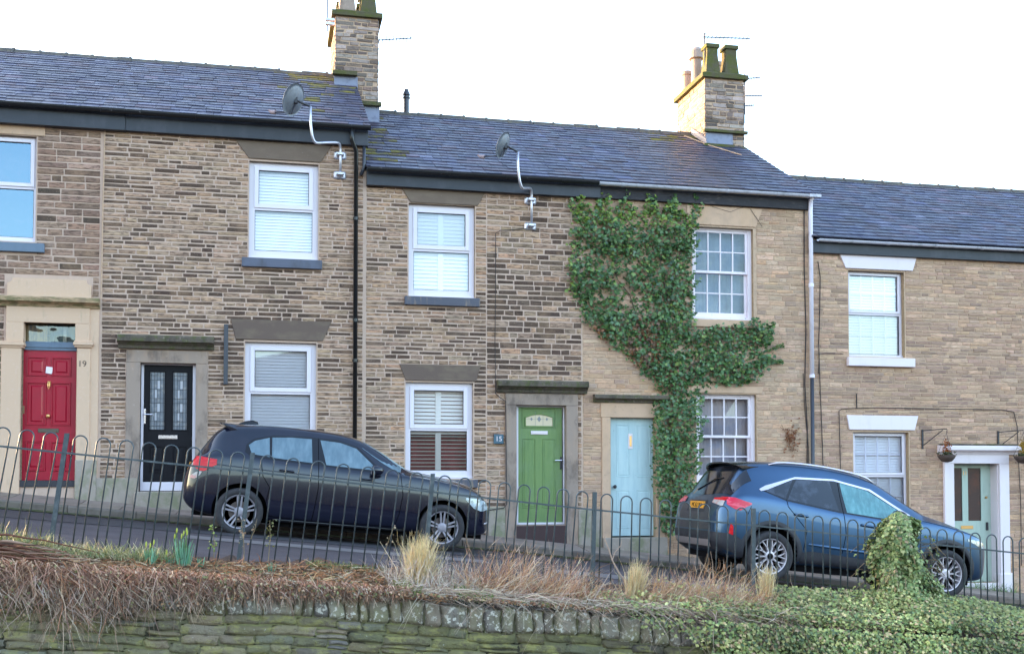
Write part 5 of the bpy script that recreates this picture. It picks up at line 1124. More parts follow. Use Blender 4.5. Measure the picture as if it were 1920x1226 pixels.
def spokes5(mb, x, y, z, r, sg, n=5, w=.012):
    for k in range(n):
        a = 2*math.pi*k/n+.35
        for off in (-.14, .14):
            for (a2, r2) in ((a+off, r),):
                c0 = (x+.05*math.cos(a+off*2.2), y, z+.05*math.sin(a+off*2.2)); c1 = (x+r2*math.cos(a2), y+.012*sg, z+r2*math.sin(a2)); px, pz = -math.sin(a), math.cos(a)
                for yy in (0,):
                    i = len(mb.v)
                    for (c, ww) in ((c0, w*.9), (c1, w)):
                        mb.v += [(c[0]-px*ww, c[1]+sg*.012, c[2]-pz*ww), (c[0]+px*ww, c[1]+sg*.012, c[2]+pz*ww), (c[0]+px*ww, c[1]-sg*.03, c[2]+pz*ww), (c[0]-px*ww, c[1]-sg*.03, c[2]-pz*ww)]
                    for f in ((0, 1, 5, 4), (1, 2, 6, 5), (2, 3, 7, 6), (3, 0, 4, 7)): mb.f.append(tuple(i+q for q in f)); mb.m.append(0); mb.c.append(None)
    mb.lathe((x, y, z), [(.065, -.02*sg), (.062, .018*sg), (.034, .024*sg), (.001, .025*sg)], 'y', 20)
C1.wheels(.785, spokes5, M['rim_grey'], .222)
C1.patch('side', 'quarter_glass', M['mist_glass'], [(.95, 1.075), (1.185, 1.055)], [(.90, 1.19), (.97, 1.255), (1.16, 1.315)], 8, 4)
C1.patch('side', 'rear_door_glass', M['mist_glass'], [(1.215, 1.05), (1.745, 1.025)], [(1.195, 1.32), (1.45, 1.345), (1.715, 1.348)], 10, 5)
C1.patch('side', 'front_door_glass', M['mist_glass'], [(1.93, 1.015), (2.60, 1.0)], [(1.83, 1.345), (2.1, 1.335), (2.32, 1.275), (2.60, 1.03)], 14, 5)
C1.patch('side', 'window_trim', M['trim_black'], [(.86, 1.10), (.95, 1.035), (1.5, 1.01), (2.66, .97)], [(.87, 1.19), (.95, 1.28), (1.2, 1.35), (1.6, 1.375), (2.05, 1.37), (2.34, 1.30), (2.68, 1.0)], 40, 8, eps=.0018)
C1.patch('top', 'windscreen', M['mist_glass'], [(2.93, -.77), (3.06, 0), (2.93, .77)], [(2.40, -.625), (2.46, 0), (2.40, .625)], 12, 8)
C1.patch('side', 'windscreen_edge', M['mist_green'], [(2.50, 1.335), (2.72, 1.205), (2.98, 1.055)], [(2.48, 1.378), (2.72, 1.252), (3.0, 1.085)], 14, 3, eps=.005)
C1.patch('top', 'rear_window', M['dark_glass'], [(.22, -.50), (.20, 0), (.22, .50)], [(.52, -.50), (.52, 0), (.52, .50)], 12, 6)
C1.patch('side', 'tail_light', M['lamp_red'], [(.16, .86), (.27, .80), (.36, .80), (.52, .895)], [(.16, .985), (.3, .985), (.52, .965)], 12, 5, eps=.008)
C1.patch('side', 'reversing_light', M['lamp_white'], [(.12, .70), (.2, .69), (.27, .72), (.32, .785)], [(.14, .73), (.2, .77), (.25, .79), (.31, .793)], 8, 3, eps=.008)
C1.patch('rear', 'tail_light_inner', M['lamp_red'], [(-.70, .80), (-.42, .84)], [(-.66, .95), (-.42, .94)], 8, 4, eps=.008); C1.patch('rear', 'tail_light_inner', M['lamp_red'], [(.42, .84), (.70, .80)], [(.42, .94), (.66, .95)], 8, 4, eps=.008)
C1.patch('side', 'headlight', M['lamp_clear'], [(3.86, .69), (3.97, .60), (4.12, .565), (4.25, .60)], [(3.84, .735), (4.0, .735), (4.15, .715), (4.25, .68)], 12, 5, eps=.008)
gp = [(1.80, 1.36), (1.83, 1.0), (1.85, .70), (1.82, .40), (1.80, .27)]
C1.line('side', 'door_gap', M['gap'], gp, .0045); C1.line('side', 'door_gap', M['gap'], [(2.93, .97), (2.98, .7), (2.95, .45), (2.90, .27), (1.80, .26), (1.25, .28), (1.19, .45), (1.22, .66), (1.12, .80), (1.08, 1.0)], .0045)
C1.line('side', 'bonnet_gap', M['gap'], [(2.98, .985), (3.4, .96), (3.85, .885), (4.15, .78)], .004); C1.line('side', 'fuel_flap', M['gap'], [(3.05, .86), (3.0, .84)], .003)
C1.line('side', 'crease', M['paint_black'], [(.5, .90), (1.2, .875), (2.4, .845), (3.4, .80)], .010, eps=-.006)
C1.line('side', 'door_handle', M['paint_black'], [(1.32, .90), (1.52, .893)], .016, eps=.012); C1.line('side', 'door_handle', M['paint_black'], [(2.38, .875), (2.58, .868)], .016, eps=.012)
C1.line('side', 'sill', M['trim_black'], [(1.28, .235), (3.1, .225)], .03, eps=-.01)
C1.patch('front', 'grille', M['trim_black'], [(-.30, .52), (.30, .52)], [(-.30, .66), (.30, .66)], 8, 4, eps=.01); C1.patch('front', 'lower_grille', M['trim_black'], [(-.45, .30), (.45, .30)], [(-.45, .43), (.45, .43)], 8, 4, eps=.01)
C1.line('side', 'fog_light_trim', M['silver'], [(4.20, .40), (4.29, .42)], .012, eps=.004)
mb = MB()
for sg in (-1, 1):
    pass
def mirror(Cx, x, z, w, m, trim=None, s_=1.0):
    for sg in (-1, 1):
        mb = MB(); y = sg*(w+.10); secs = []
        for (dx, sy, sz) in ((-.075, .80, .82), (-.055, .98, .98), (-.01, 1, 1), (.05, .8, .75), (.085, .35, .3)):
            i = len(mb.v); secs.append(i)
            for q in range(12): a = 2*math.pi*q/12; mb.v.append((x+dx-Cx.ro, y+.105*s_*sy*math.copysign(abs(math.cos(a))**.7, math.cos(a)), z+.07*s_*sz*math.copysign(abs(math.sin(a))**.7, math.sin(a))))
        for a, b in zip(secs, secs[1:]):
            for q in range(12): mb.f.append((a+q, a+(q+1) % 12, b+(q+1) % 12, b+q)); mb.m.append(0); mb.c.append(None)
        mb.f.append(tuple(range(secs[0], secs[0]+12))); mb.m.append(0); mb.c.append(None); mb.f.append(tuple(range(secs[-1], secs[-1]+12))); mb.m.append(0); mb.c.append(None)
        mb.tube([(x+.02-Cx.ro, sg*(w-.08), z-.05), (x-Cx.ro, y, z-.045)], .022, 6); o = place_local(mb, 'wing_mirror', m, Cx.root, smooth=True)
        mb = MB(); i = 0
        mb.quad([(x-.078-Cx.ro, y+.08*s_*math.cos(a)*1.0, z+.052*s_*math.sin(a)) for a in [2*math.pi*q/12 for q in range(12)]]); g = place_local(mb, 'mirror_glass', M['chrome'], Cx.root); g.parent = o
mirror(C1, 2.60, 1.00, .86, M['paint_black'])
mb = MB(); mb.extrude_x([(-.025, 0), (.025, 0), (.012, .02), (0, .03), (-.012, .02)], 0, .01)
mb = MB(); i = 0; xs = [.72, .80, .90, .98, 1.0]; hs = [.008, .05, .075, .055, .0]
for x, h in zip(xs, hs):
    for (yy, zz) in ((-.028, -.02), (-.02*(1 if h else 1), h*.6), (0, h), (.02, h*.6), (.028, -.02)): mb.v.append((x-.86, yy, 1.485+zz))
for a in range(4):
    for q in range(4): mb.f.append((a*5+q, a*5+q+1, a*5+q+6, a*5+q+5)); mb.m.append(0); mb.c.append(None)
place_local(mb, 'roof_fin', M['trim_black'], k1, smooth=True)
mb = MB(); mb.box(-.02, .02, -.26, .26, .0, .11); o = place_local(mb, 'number_plate', M['plate_y'], k1); o.location = (C1.ray('rear', 0, .85, .012).x, 0, .80); o.rotation_euler = (0, R(12), 0)
mb = MB(); mb.box(C1.mx(4.31), C1.mx(4.34), -.26, .26, .44, .55); place_local(mb, 'number_plate', M['white_stone'], k1)
mb = MB(); mb.tube([(2.95-.86, -.5, 1.09), (2.85-.86, .0, 1.155), (2.80-.86, .25, 1.18)], .010, 5); place_local(mb, 'wiper', M['trim_black'], k1)
mb = MB()
for k in range(13):
    y = -.60+1.20*k/12; e = abs(y/.60)**3; tip = .47+.08*e; p = C1.ray('top', .74, y*.98, .004)
    mb.v += [(p.x, y*.98, p.z), (C1.mx(tip), y, 1.478-.03*e), (C1.mx(tip)+.01, y, 1.455-.03*e), (p.x-.05, y*.98, p.z-.05)]
for k in range(12):
    i = k*4
    for q in range(4): mb.f.append((i+q, i+(q+1) % 4, i+4+(q+1) % 4, i+4+q)); mb.m.append(0); mb.c.append(None)
mb.f.append((0, 1, 2, 3)); mb.m.append(0); mb.c.append(None); mb.f.append((48, 49, 50, 51)); mb.m.append(0); mb.c.append(None)
place_local(mb, 'spoiler', M['paint_black'], k1)
# ---- blue sport utility car
th = R(6.14); Yc = -3.8+.82; bx, bz = XZ(1438.5, 1041.5, -3.8)
k2 = empty('suv_car', (bx-.345*math.sin(th), Yc, bz-.345*math.cos(th)), 'metallic blue sport utility car with silver roof rails parked nose downhill by the ivy', 'car', 'cars parked along the kerb', rot=(0, th, 0))
st = [0, .03, .08, .16, .25, .36, .48, .60, .75, .95, 1.2, 1.5, 1.9, 2.3, 2.6, 2.85, 3.1, 3.3, 3.45, 3.6, 3.85, 4.1, 4.3, 4.45, 4.56, 4.64, 4.69]
C2 = Car(k2, T=[(0, .80), (.04, .93), (.08, 1.00), (.16, 1.11), (.25, 1.20), (.36, 1.33), (.48, 1.47), (.58, 1.575), (.7, 1.635), (1.0, 1.675), (1.5, 1.705), (2.0, 1.70), (2.4, 1.655), (2.65, 1.58), (2.9, 1.45), (3.15, 1.31), (3.4, 1.19), (3.6, 1.15), (3.9, 1.09), (4.2, 1.01), (4.45, .92), (4.6, .82), (4.69, .62)],
         S=[(0, .78), (.08, .98), (.2, 1.07), (.5, 1.15), (.9, 1.16), (1.4, 1.10), (2.0, 1.045), (2.8, 1.02), (3.4, 1.05), (3.8, 1.01), (4.2, .93), (4.5, .84), (4.69, .60)],
         Bz=[(0, .50), (.05, .44), (.15, .36), (.4, .27), (.8, .24), (3.6, .24), (4.3, .26), (4.6, .30), (4.69, .42)],
         W=[(0, .66), (.03, .74), (.08, .80), (.16, .855), (.3, .90), (.5, .925), (1.0, .94), (2, .935), (3.7, .94), (4.1, .92), (4.35, .86), (4.5, .77), (4.6, .66), (4.69, .50)],
         WR=[(0, .55), (.3, .60), (.6, .615), (1.2, .62), (2.4, .61), (2.9, .66), (3.4, .72), (3.9, .70), (4.3, .62), (4.69, .4)], ro=1.0, wb=2.71, wr=.345, L=4.69, wy=.82, stations=st, RD=.06, fit=(.66, .77))
C2.body(M['paint_blue'], [(1.0, .40, .36), (3.71, .40, .36)])
def spokesY(mb, x, y, z, r, sg):
    def bar(x0, z0, x1, z1, w):
        d = math.hypot(x1-x0, z1-z0); px, pz = -(z1-z0)/d*w, (x1-x0)/d*w; i = len(mb.v)
        for (cx, cz) in ((x0, z0), (x1, z1)): mb.v += [(cx-px, y+sg*.014, cz-pz), (cx+px, y+sg*.014, cz+pz), (cx+px, y-sg*.03, cz+pz), (cx-px, y-sg*.03, cz-pz)]
        for f in ((0, 1, 5, 4), (1, 2, 6, 5), (2, 3, 7, 6), (3, 0, 4, 7)): mb.f.append(tuple(i+q for q in f)); mb.m.append(0); mb.c.append(None)
    for k in range(10):
        a = 2*math.pi*k/10+.1; ra = r*.55; bar(x+.05*math.cos(a), z+.05*math.sin(a), x+ra*math.cos(a), z+ra*math.sin(a), .010)
        for o in (-.17, .17): bar(x+ra*math.cos(a), z+ra*math.sin(a), x+r*math.cos(a+o), z+r*math.sin(a+o), .0075)
    mb.lathe((x, y, z), [(.075, -.02*sg), (.070, .014*sg), (.04, .02*sg), (.001, .02*sg)], 'y', 20)
C2.wheels(.82, spokesY, M['rim_silver'], .245, .235)
mb = MB(); mb.lathe((0, -.82-.235/2*.8, .345), [(.045, 0), (.04, -.012), (.001, -.014)], 'y', 16); place_local(mb, 'wheel_cap', M['trim_black'], k2)
G1 = [(.86, 1.235), (1.165, 1.155)]
C2.patch('side', 'window_trim', M['trim_black'], [(.82, 1.235), (1.17, 1.125), (2.0, 1.04), (3.06, .99)], [(.82, 1.25), (1.37, 1.46), (1.97, 1.495), (2.52, 1.41), (3.10, 1.12)], 44, 8, eps=.0018)
C2.patch('side', 'quarter_glass', M['dark_glass'], [(.90, 1.225), (1.17, 1.15)], [(.90, 1.245), (1.32, 1.42)], 8, 5)
C2.patch('side', 'rear_door_glass', M['dark_glass'], [(1.20, 1.145), (1.99, 1.06)], [(1.38, 1.435), (1.9, 1.47)], 12, 5)
C2.patch('side', 'front_door_glass', M['mist_green'], [(2.11, 1.055), (2.86, 1.02)], [(2.06, 1.465), (2.5, 1.395), (2.97, 1.155)], 14, 5)
C2.patch('side', 'window_chrome', M['silver'], [(.81, 1.22), (.90, 1.245), (1.35, 1.445), (1.97, 1.482), (2.52, 1.40), (3.09, 1.10)], [(.79, 1.245), (.88, 1.30), (1.37, 1.475), (1.97, 1.508), (2.54, 1.425), (3.14, 1.115)], 44, 1, eps=.007)
C2.patch('top', 'windscreen', M['mist_green'], [(3.38, -.66), (3.44, 0), (3.38, .66)], [(2.62, -.55), (2.68, 0), (2.62, .55)], 12, 8)
C2.patch('top', 'rear_window', M['dark_glass'], [(.30, -.80), (.19, -.4), (.16, 0), (.19, .4), (.30, .80)], [(.70, -.74), (.60, -.5), (.58, 0), (.60, .5), (.70, .74)], 14, 8)
C2.patch('side', 'tail_light', M['lamp_pink'], [(.20, .99), (.35, .935), (.48, .925), (.66, 1.02)], [(.20, 1.09), (.36, 1.09), (.66, 1.04)], 12, 5, eps=.009)
C2.patch('rear', 'tail_light_inner', M['lamp_white'], [(-.82, .96), (-.52, 1.0)], [(-.82, 1.035), (-.50, 1.045)], 8, 3, eps=.012); C2.patch('rear', 'tail_light_band', M['lamp_red'], [(-.82, 1.035), (-.50, 1.045)], [(-.82, 1.085), (-.50, 1.07)], 8, 2, eps=.012)
C2.patch('rear', 'tail_light_inner', M['lamp_red'], [(.50, 1.0), (.82, .97)], [(.50, 1.07), (.82, 1.085)], 8, 3, eps=.012)
C2.patch('rear', 'tailgate_reflection', M['gate_reflection'], [(-.66, .62), (.66, .62)], [(-.52, .97), (.52, .97)], 14, 6, eps=.004)
C2.patch('rear', 'rear_bumper', M['cladding'], [(-.86, .36), (.86, .36)], [(-.86, .60), (.86, .60)], 20, 4, eps=.010)
C2.patch('rear', 'bumper_plate', M['steel_grey'], [(-.62, .40), (.62, .40)], [(-.66, .49), (.66, .49)], 14, 3, eps=.022)
C2.patch('side', 'bumper_side', M['cladding'], [(.14, .37), (.30, .31), (.62, .29)], [(.06, .60), (.35, .60), (.58, .52)], 10, 5, eps=.009)
C2.patch('side', 'reflector', M['lamp_red'], [(.27, .60), (.36, .58)], [(.29, .74), (.35, .70)], 5, 3, eps=.012)
C2.ring('arch_cladding', M['cladding'], 1.0, .36, .40, .475, -12, 192); C2.ring('arch_cladding', M['cladding'], 3.71, .36, .40, .475, -12, 192)
C2.patch('side', 'sill_cladding', M['cladding'], [(1.45, .25), (3.27, .25)], [(1.45, .44), (1.6, .47), (3.1, .40), (3.27, .42)], 24, 4, eps=.010)
C2.line('side', 'door_gap', M['gap'], [(2.03, 1.48), (2.05, 1.05), (2.10, .75), (2.06, .48)], .005); C2.line('side', 'door_gap', M['gap'], [(1.18, 1.14), (1.20, 1.05), (1.50, .75), (1.48, .48)], .005); C2.line('side', 'door_gap', M['gap'], [(3.12, 1.04), (3.22, .80), (3.18, .50)], .005)
C2.line('side', 'bonnet_gap', M['gap'], [(3.3, 1.055), (3.8, .99), (4.3, .89)], .0045); C2.line('side', 'bumper_gap', M['gap'], [(.66, 1.0), (.60, .85), (.62, .70)], .004)
C2.line('side', 'door_handle', M['paint_blue'], [(1.30, .95), (1.50, .94)], .018, eps=.014); C2.line('side', 'door_handle', M['paint_blue'], [(2.32, .905), (2.53, .895)], .018, eps=.014)
C2.line('side', 'door_crease', M['paint_blue'], [(1.55, .56), (3.2, .50)], .03, eps=-.018)
C2.patch('side', 'headlight', M['lamp_clear'], [(4.02, .84), (4.30, .76), (4.50, .74)], [(4.02, .87), (4.30, .85), (4.52, .80)], 12, 4, eps=.008)
C2.patch('front', 'grille', M['trim_black'], [(-.42, .56), (.42, .56)], [(-.50, .76), (.50, .76)], 10, 4, eps=.01)
for sg in (-1, 1):
    mb = MB(); pts = []
    for k in range(15):
        x = 1.0+1.65*k/14; p = C2.ray('top', x, sg*.60, .0); pts.append((p.x, p.y, p.z+.035*min(1, k/1.2, (14-k)/1.2)+.004))
    mb.tube(pts, [.009]+[.017]*13+[.009], 8); place_local(mb, 'roof_rail', M['silver'], k2, smooth=True)
for K, z0, L_, w_ in ((k1, .15, 2.69, .70), (k2, .17, 2.71, .76)):
    mb = MB(); mb.box(.42, L_-.42, -w_, w_, z0, z0+.2); mb.box(L_+.30, L_+.62, -w_*.7, w_*.7, z0+.03, z0+.2); mb.box(-.62, -.3, -w_*.7, w_*.7, z0+.06, z0+.2); mb.box(-.3, L_+.3, -.5, .5, z0+.02, z0+.2); place_local(mb, 'underbody_shade', M['arch'], K)  # black floor boxes, set low to stand in for the shade under the cars
# tailgate spoiler
mb = MB()
for k in range(13):
    y = -.64+1.28*k/12; e = abs(y/.64)**3
    tip = .42+.16*e; p = C2.ray('top', .84, y*.98, .006); 
    mb.v += [(p.x, y*.98, p.z), (C2.mx(tip), y, 1.60-.075*e), (C2.mx(tip)+.01, y, 1.58-.075*e), (p.x-.05, y*.98, p.z-.06)]
for k in range(12):
    i = k*4
    for q in range(4): mb.f.append((i+q, i+(q+1) % 4, i+4+(q+1) % 4, i+4+q)); mb.m.append(0); mb.c.append(None)
mb.f.append((0, 1, 2, 3)); mb.m.append(0); mb.c.append(None); mb.f.append((48, 49, 50, 51)); mb.m.append(0); mb.c.append(None)
place_local(mb, 'spoiler', M['trim_black'], k2, smooth=False)
mirror(C2, 2.86, 1.08, .90, M['trim_black'], s_=1.15)
pr = C2.ray('rear', -.0, .99, .012)
mb = MB(); mb.box(pr.x-.02, pr.x, -.30, .22, .90, 1.01); plt = place_local(mb, 'number_plate', M['plate_y'], k2)
def plate_text(s_, x, y, z, size, root, parent):
    cu = bpy.data.curves.new('t', 'FONT'); cu.body = s_; cu.size = size; cu.extrude = .001; cu.align_x = 'CENTER'; cu.align_y = 'CENTER'
    t = bpy.data.objects.new('t', cu); COL.objects.link(t); bpy.context.view_layer.update()
    me = bpy.data.meshes.new_from_object(t.evaluated_get(bpy.context.evaluated_depsgraph_get())); bpy.data.objects.remove(t)
    me.transform(Matrix.Translation((x, y, z)) @ Matrix.Rotation(-math.pi/2, 4, 'Z') @ Matrix.Rotation(math.pi/2, 4, 'X')); me.materials.clear(); me.materials.append(M['trim_black']); me.name = 'plate_letters'
    o = bpy.data.objects.new('plate_letters', me); COL.objects.link(o); o.parent = parent
plate_text('MC62 LRV', pr.x-.0225, -.04, .955, .085, k2, plt)
C2.patch('rear', 'plate_recess', M['cladding'], [(-.36, .86), (.30, .86)], [(-.34, 1.03), (.28, 1.03)], 6, 3, eps=.006)
mb = MB(); pw = C2.ray('top', .24, .3, .01); pv = C2.ray('top', .36, -.1, .02); mb.tube([pw, pv, C2.ray('top', .40, -.35, .012)], .010, 5); place_local(mb, 'rear_wiper', M['trim_black'], k2)
# ================================================================== planting
def fastmesh(name, V, Fq, C, m, counts):
    """V: (n,3); faces run through the vertices in order, counts[i] corners each; C: colour per face"""
    me = bpy.data.meshes.new(name); V = np.asarray(V, dtype=np.float32).reshape(-1, 3); counts = np.asarray(counts, dtype=np.int32); idx = np.asarray(Fq, dtype=np.int32)
    me.vertices.add(len(V)); me.vertices.foreach_set('co', V.ravel()); me.loops.add(len(idx)); me.loops.foreach_set('vertex_index', idx)
    me.polygons.add(len(counts)); st = np.zeros(len(counts), dtype=np.int32); st[1:] = np.cumsum(counts)[:-1]; me.polygons.foreach_set('loop_start', st); me.polygons.foreach_set('loop_total', counts)
    me.update(calc_edges=True); at = me.color_attributes.new('Col', 'FLOAT_COLOR', 'CORNER')
    C = np.asarray(C, dtype=np.float32); C4 = np.ones((len(idx), 4), dtype=np.float32); C4[:, :3] = np.repeat(C, counts, axis=0); at.data.foreach_set('color', C4.ravel())
    me.materials.append(m); me.validate(); o = bpy.data.objects.new(name, me); COL.objects.link(o); return o
def unit(a): return a/np.maximum(1e-9, np.linalg.norm(a, axis=-1, keepdims=True))
def strands(name, P0, D, L, w, droop, C, m, seg=4, curl=.25, droop_dir=(0, 0, -1)):
    """ribbons: P0 (n,3) roots, D (n,3) directions, L (n) lengths, droop (n)"""
    n = len(P0); D = unit(D); t = np.linspace(0, 1, seg+1); rnd = RS.normal(0, 1, (n, 3)); side = unit(np.cross(D, rnd)); bend = unit(np.cross(D, side))
    V = np.zeros((n, seg+1, 2, 3)); dd = np.array(droop_dir)
    for k, tt in enumerate(t):
        c = P0+D*(L*tt)[:, None]+dd*(droop*L*tt*tt)[:, None]+bend*(curl*L*tt*tt*RS.uniform(.2, 1, n))[:, None]*.5
        c += RS.normal(0, 1, (n, 3))*(L*.018*(k > 0))[:, None]
        ww = (w*(1-.75*tt))[:, None]; V[:, k, 0] = c-side*ww*.5; V[:, k, 1] = c+side*ww*.5
    i0 = (np.arange(n)*(seg+1)*2)[:, None, None]; k = (np.arange(seg)*2)[None, :, None]; q = np.array([0, 1, 3, 2])[None, None, :]
    F = (i0+k+q).ravel(); C = np.repeat(C, seg, axis=0)
    return fastmesh(name, V, F, C, m, np.full(n*seg, 4))
LEAF = np.array([(0, -.42), (.42, -.30), (.50, .06), (.20, .16), (0, .58), (-.20, .16), (-.50, .06), (-.42, -.30)])
def leaves(name, P, N, size, C, m, down=(0, 0, -1), spin=.6):
    n = len(P); N = unit(N); dn = np.array(down)+RS.normal(0, spin, (n, 3)); T = unit(dn-N*np.sum(dn*N, axis=1, keepdims=True)); S = np.cross(N, T)
    V = P[:, None, :]+(S[:, None, :]*LEAF[None, :, 0, None]+T[:, None, :]*LEAF[None, :, 1, None]-N[:, None, :]*(np.abs(LEAF[None, :, 0, None])*.30))*size[:, None, None]
    k = len(LEAF); F = np.arange(n*k); return fastmesh(name, V, F, C, m, np.full(n, k))
def cols(n, choices, w=None, a=.25):
    ch = np.array(choices); idx = RS.choice(len(ch), n, p=w); c = ch[idx]*RS.uniform(1-a, 1+a, (n, 1))*RS.uniform(.93, 1.07, (n, 3)); return np.clip(c, 0, 1)
def noise2(x, z, s, seed=0): return (np.sin(x*s*1.3+seed)+np.sin(z*s*1.7+seed*2.1)+np.sin((x+z)*s*.9+seed*.7)+np.sin((x-z)*s*2.3+seed*1.3))/4
M['ivy'] = mat('ivy_leaf', attr=True, rough=.38, spec=.5, backlit=.12)
M['ivy_pale'] = mat('pale_ivy_leaf', attr=True, rough=.5, spec=.4, backlit=.15)
M['straw'] = mat('dry_grass_blade', attr=True, rough=.8, spec=.2, backlit=.15)
M['twig'] = mat('dry_twig', attr=True, rough=.9, spec=.2)
M['blade'] = mat('green_blade', attr=True, rough=.5, backlit=.15)
def inpoly(x, y, poly):
    r = np.zeros(len(x), bool); j = len(poly)-1
    for i in range(len(poly)):
        xi, yi = poly[i]; xj, yj = poly[j]; c = ((yi > y) != (yj > y)) & (x < (xj-xi)*(y-yi)/((yj-yi) or 1e-9)+xi); r ^= c; j = i
    return r
# ---- climbing ivy on the house wall
OUT = [(1062, 362), (1085, 370), (1112, 358), (1140, 354), (1175, 360), (1200, 366), (1240, 360), (1306, 364), (1318, 384), (1312, 412), (1306, 440), (1304, 590), (1300, 612), (1316, 616), (1350, 612), (1392, 610), (1412, 598), (1430, 606), (1452, 608), (1449, 634), (1442, 650), (1452, 672), (1440, 690), (1420, 712), (1392, 724), (1372, 716), (1340, 722), (1318, 732), (1316, 760), (1318, 800), (1312, 870), (1302, 940), (1290, 985), (1262, 1004), (1238, 990), (1234, 940), (1226, 890), (1224, 820), (1230, 770), (1226, 745), (1236, 735), (1222, 712), (1205, 700), (1186, 672), (1160, 655), (1130, 632), (1098, 600), (1080, 565), (1072, 535), (1068, 505), (1074, 470), (1066, 452), (1080, 425), (1074, 395)]
poly = [XZ(a, b, -.12) for a, b in OUT]
iv = empty('climbing_ivy', (X_(1270), -.12, base(7)-.1), 'dense dark green ivy climbing the house front beside the pale blue door', 'ivy')
def ivy_batch(n, size, y0, y1):
    xs = RS.uniform(min(p[0] for p in poly)-.05, max(p[0] for p in poly)+.05, n); zs = RS.uniform(min(p[1] for p in poly), max(p[1] for p in poly)+.05, n)
    jx = xs+RS.normal(0, .035, n); jz = zs+RS.normal(0, .035, n); k = inpoly(jx, jz, poly)
    nz_ = noise2(xs, zs, 5, 2)+.6*noise2(xs, zs, 13, 5)
    x2, zt = XZ(1200, 372, -.12); top = zs > 4.55-0*xs; k &= ~(top & (np.sin(xs*15)+.5*np.sin(xs*37) < .1-(4.78-zs)*6))
    cx, cz = XZ(1165, 545, -.12); thin = np.exp(-(((xs-cx)/.42)**2+((zs-cz)/.55)**2)); k &= ~((nz_ < -.25+.42*thin) & (RS.uniform(0, 1, n) < .36+.54*thin))
    # keep the panes clear
    for r in (R4a, R4b): k &= ~((xs > r[0]+.10) & (xs < r[1]-.02) & (zs > r[2]+.03) & (zs < r[3]-.02))
    xs, zs, nz_ = xs[k], zs[k], nz_[k]; n = len(xs)
    bulge = .04+.10*np.clip(nz_+.5, 0, 1)+np.where(zs < 1.3, .08, 0); ys = -(y0+(y1-y0)*RS.uniform(0, 1, n)**.7*1.0)*bulge/.10
    P = np.stack([xs, np.minimum(ys, -.02), zs], 1); N = np.stack([RS.normal(0, .6, n), -np.ones(n), RS.normal(.45, .55, n)], 1)
    C = cols(n, [(.045, .098, .030), (.075, .150, .044), (.12, .205, .06), (.13, .215, .10), (.21, .28, .07)], [.3, .3, .22, .10, .08])
    fringe = (zs > 4.35) | (xs < poly[0][0]+.13+.0*zs) ; yl = fringe & (RS.uniform(0, 1, n) < .5); C[yl] = cols(yl.sum(), [(.22, .29, .05), (.15, .24, .05)])
    for (bx_, bz_, r_, pr_) in ((1210, 655, .33, .30), (1215, 615, .25, .22), (1120, 632, .2, .35), (1250, 720, .3, .08)):
        x_, z_ = XZ(bx_, bz_, -.12); b = (np.hypot(xs-x_, zs-z_) < r_) & (RS.uniform(0, 1, n) < pr_); C[b] = cols(b.sum(), [(.22, .075, .03), (.30, .13, .06), (.14, .06, .03)])
    return P, N, RS.uniform(*size, n), C
A = [ivy_batch(19000, (.034, .060), .02, .07), ivy_batch(12500, (.040, .082), .06, .16)]
o = leaves('foliage', *(np.concatenate([a[k] for a in A]) for k in range(4)), M['ivy']); o.data.transform(iv.matrix_world.inverted()); o.parent = iv
def stems(name, paths, r, m, parent):
    mb = MB()
    for p in paths: mb.tube(p, r if not isinstance(r, tuple) else list(np.linspace(r[0], r[1], len(p))), 5)
    return mb.build(name, m, parent)
def wander(a, b, n=9, j=.05):
    pts = []
    for k in range(n): f = k/(n-1); x, z = XZ(a[0]+(b[0]-a[0])*f, a[1]+(b[1]-a[1])*f, -.03); s = 0 if k in (0, n-1) else j; pts.append((x+random.uniform(-s, s), -.03-random.uniform(0, .02), z+random.uniform(-s, s)))
    return pts
stems('stems', [wander((1265, 1000), (1262, 730)), wander((1275, 1000), (1250, 700)), wander((1255, 720), (1150, 500)), wander((1262, 730), (1230, 380)), wander((1262, 700), (1420, 640)), wander((1250, 720), (1100, 560)), wander((1270, 690), (1430, 700)), wander((1240, 640), (1290, 400))], (.022, .006), mat('ivy_stem', (.10, .07, .045), .9), iv)
mb = MB()
for a, b in (((1448, 655), (1470, 648)), ((1445, 676), (1466, 678)), ((1306, 372), (1322, 366))): mb.tube(wander(a, b, 4, .01), .004, 4)
mb.build('loose_shoots', M['twig'] if False else mat('shoot', (.12, .10, .05), .9), iv)
n = 60; xy = [XZ(*((1448+22*f, 655-8*f) if q else (1445+21*f, 676+2*f)), -.06) for f, q in zip(RS.uniform(0, 1, n), RS.randint(0, 2, n))]
P = np.array([(x+random.uniform(-.03, .03), -.06, z+random.uniform(-.03, .03)) for x, z in xy]); o = leaves('shoot_leaves', P, np.stack([RS.normal(0, .5, n), -np.ones(n), RS.normal(.3, .4, n)], 1), RS.uniform(.04, .06, n), cols(n, [(.06, .12, .03), (.13, .17, .04)]), M['ivy']); o.data.transform(iv.matrix_world.inverted()); o.parent = iv
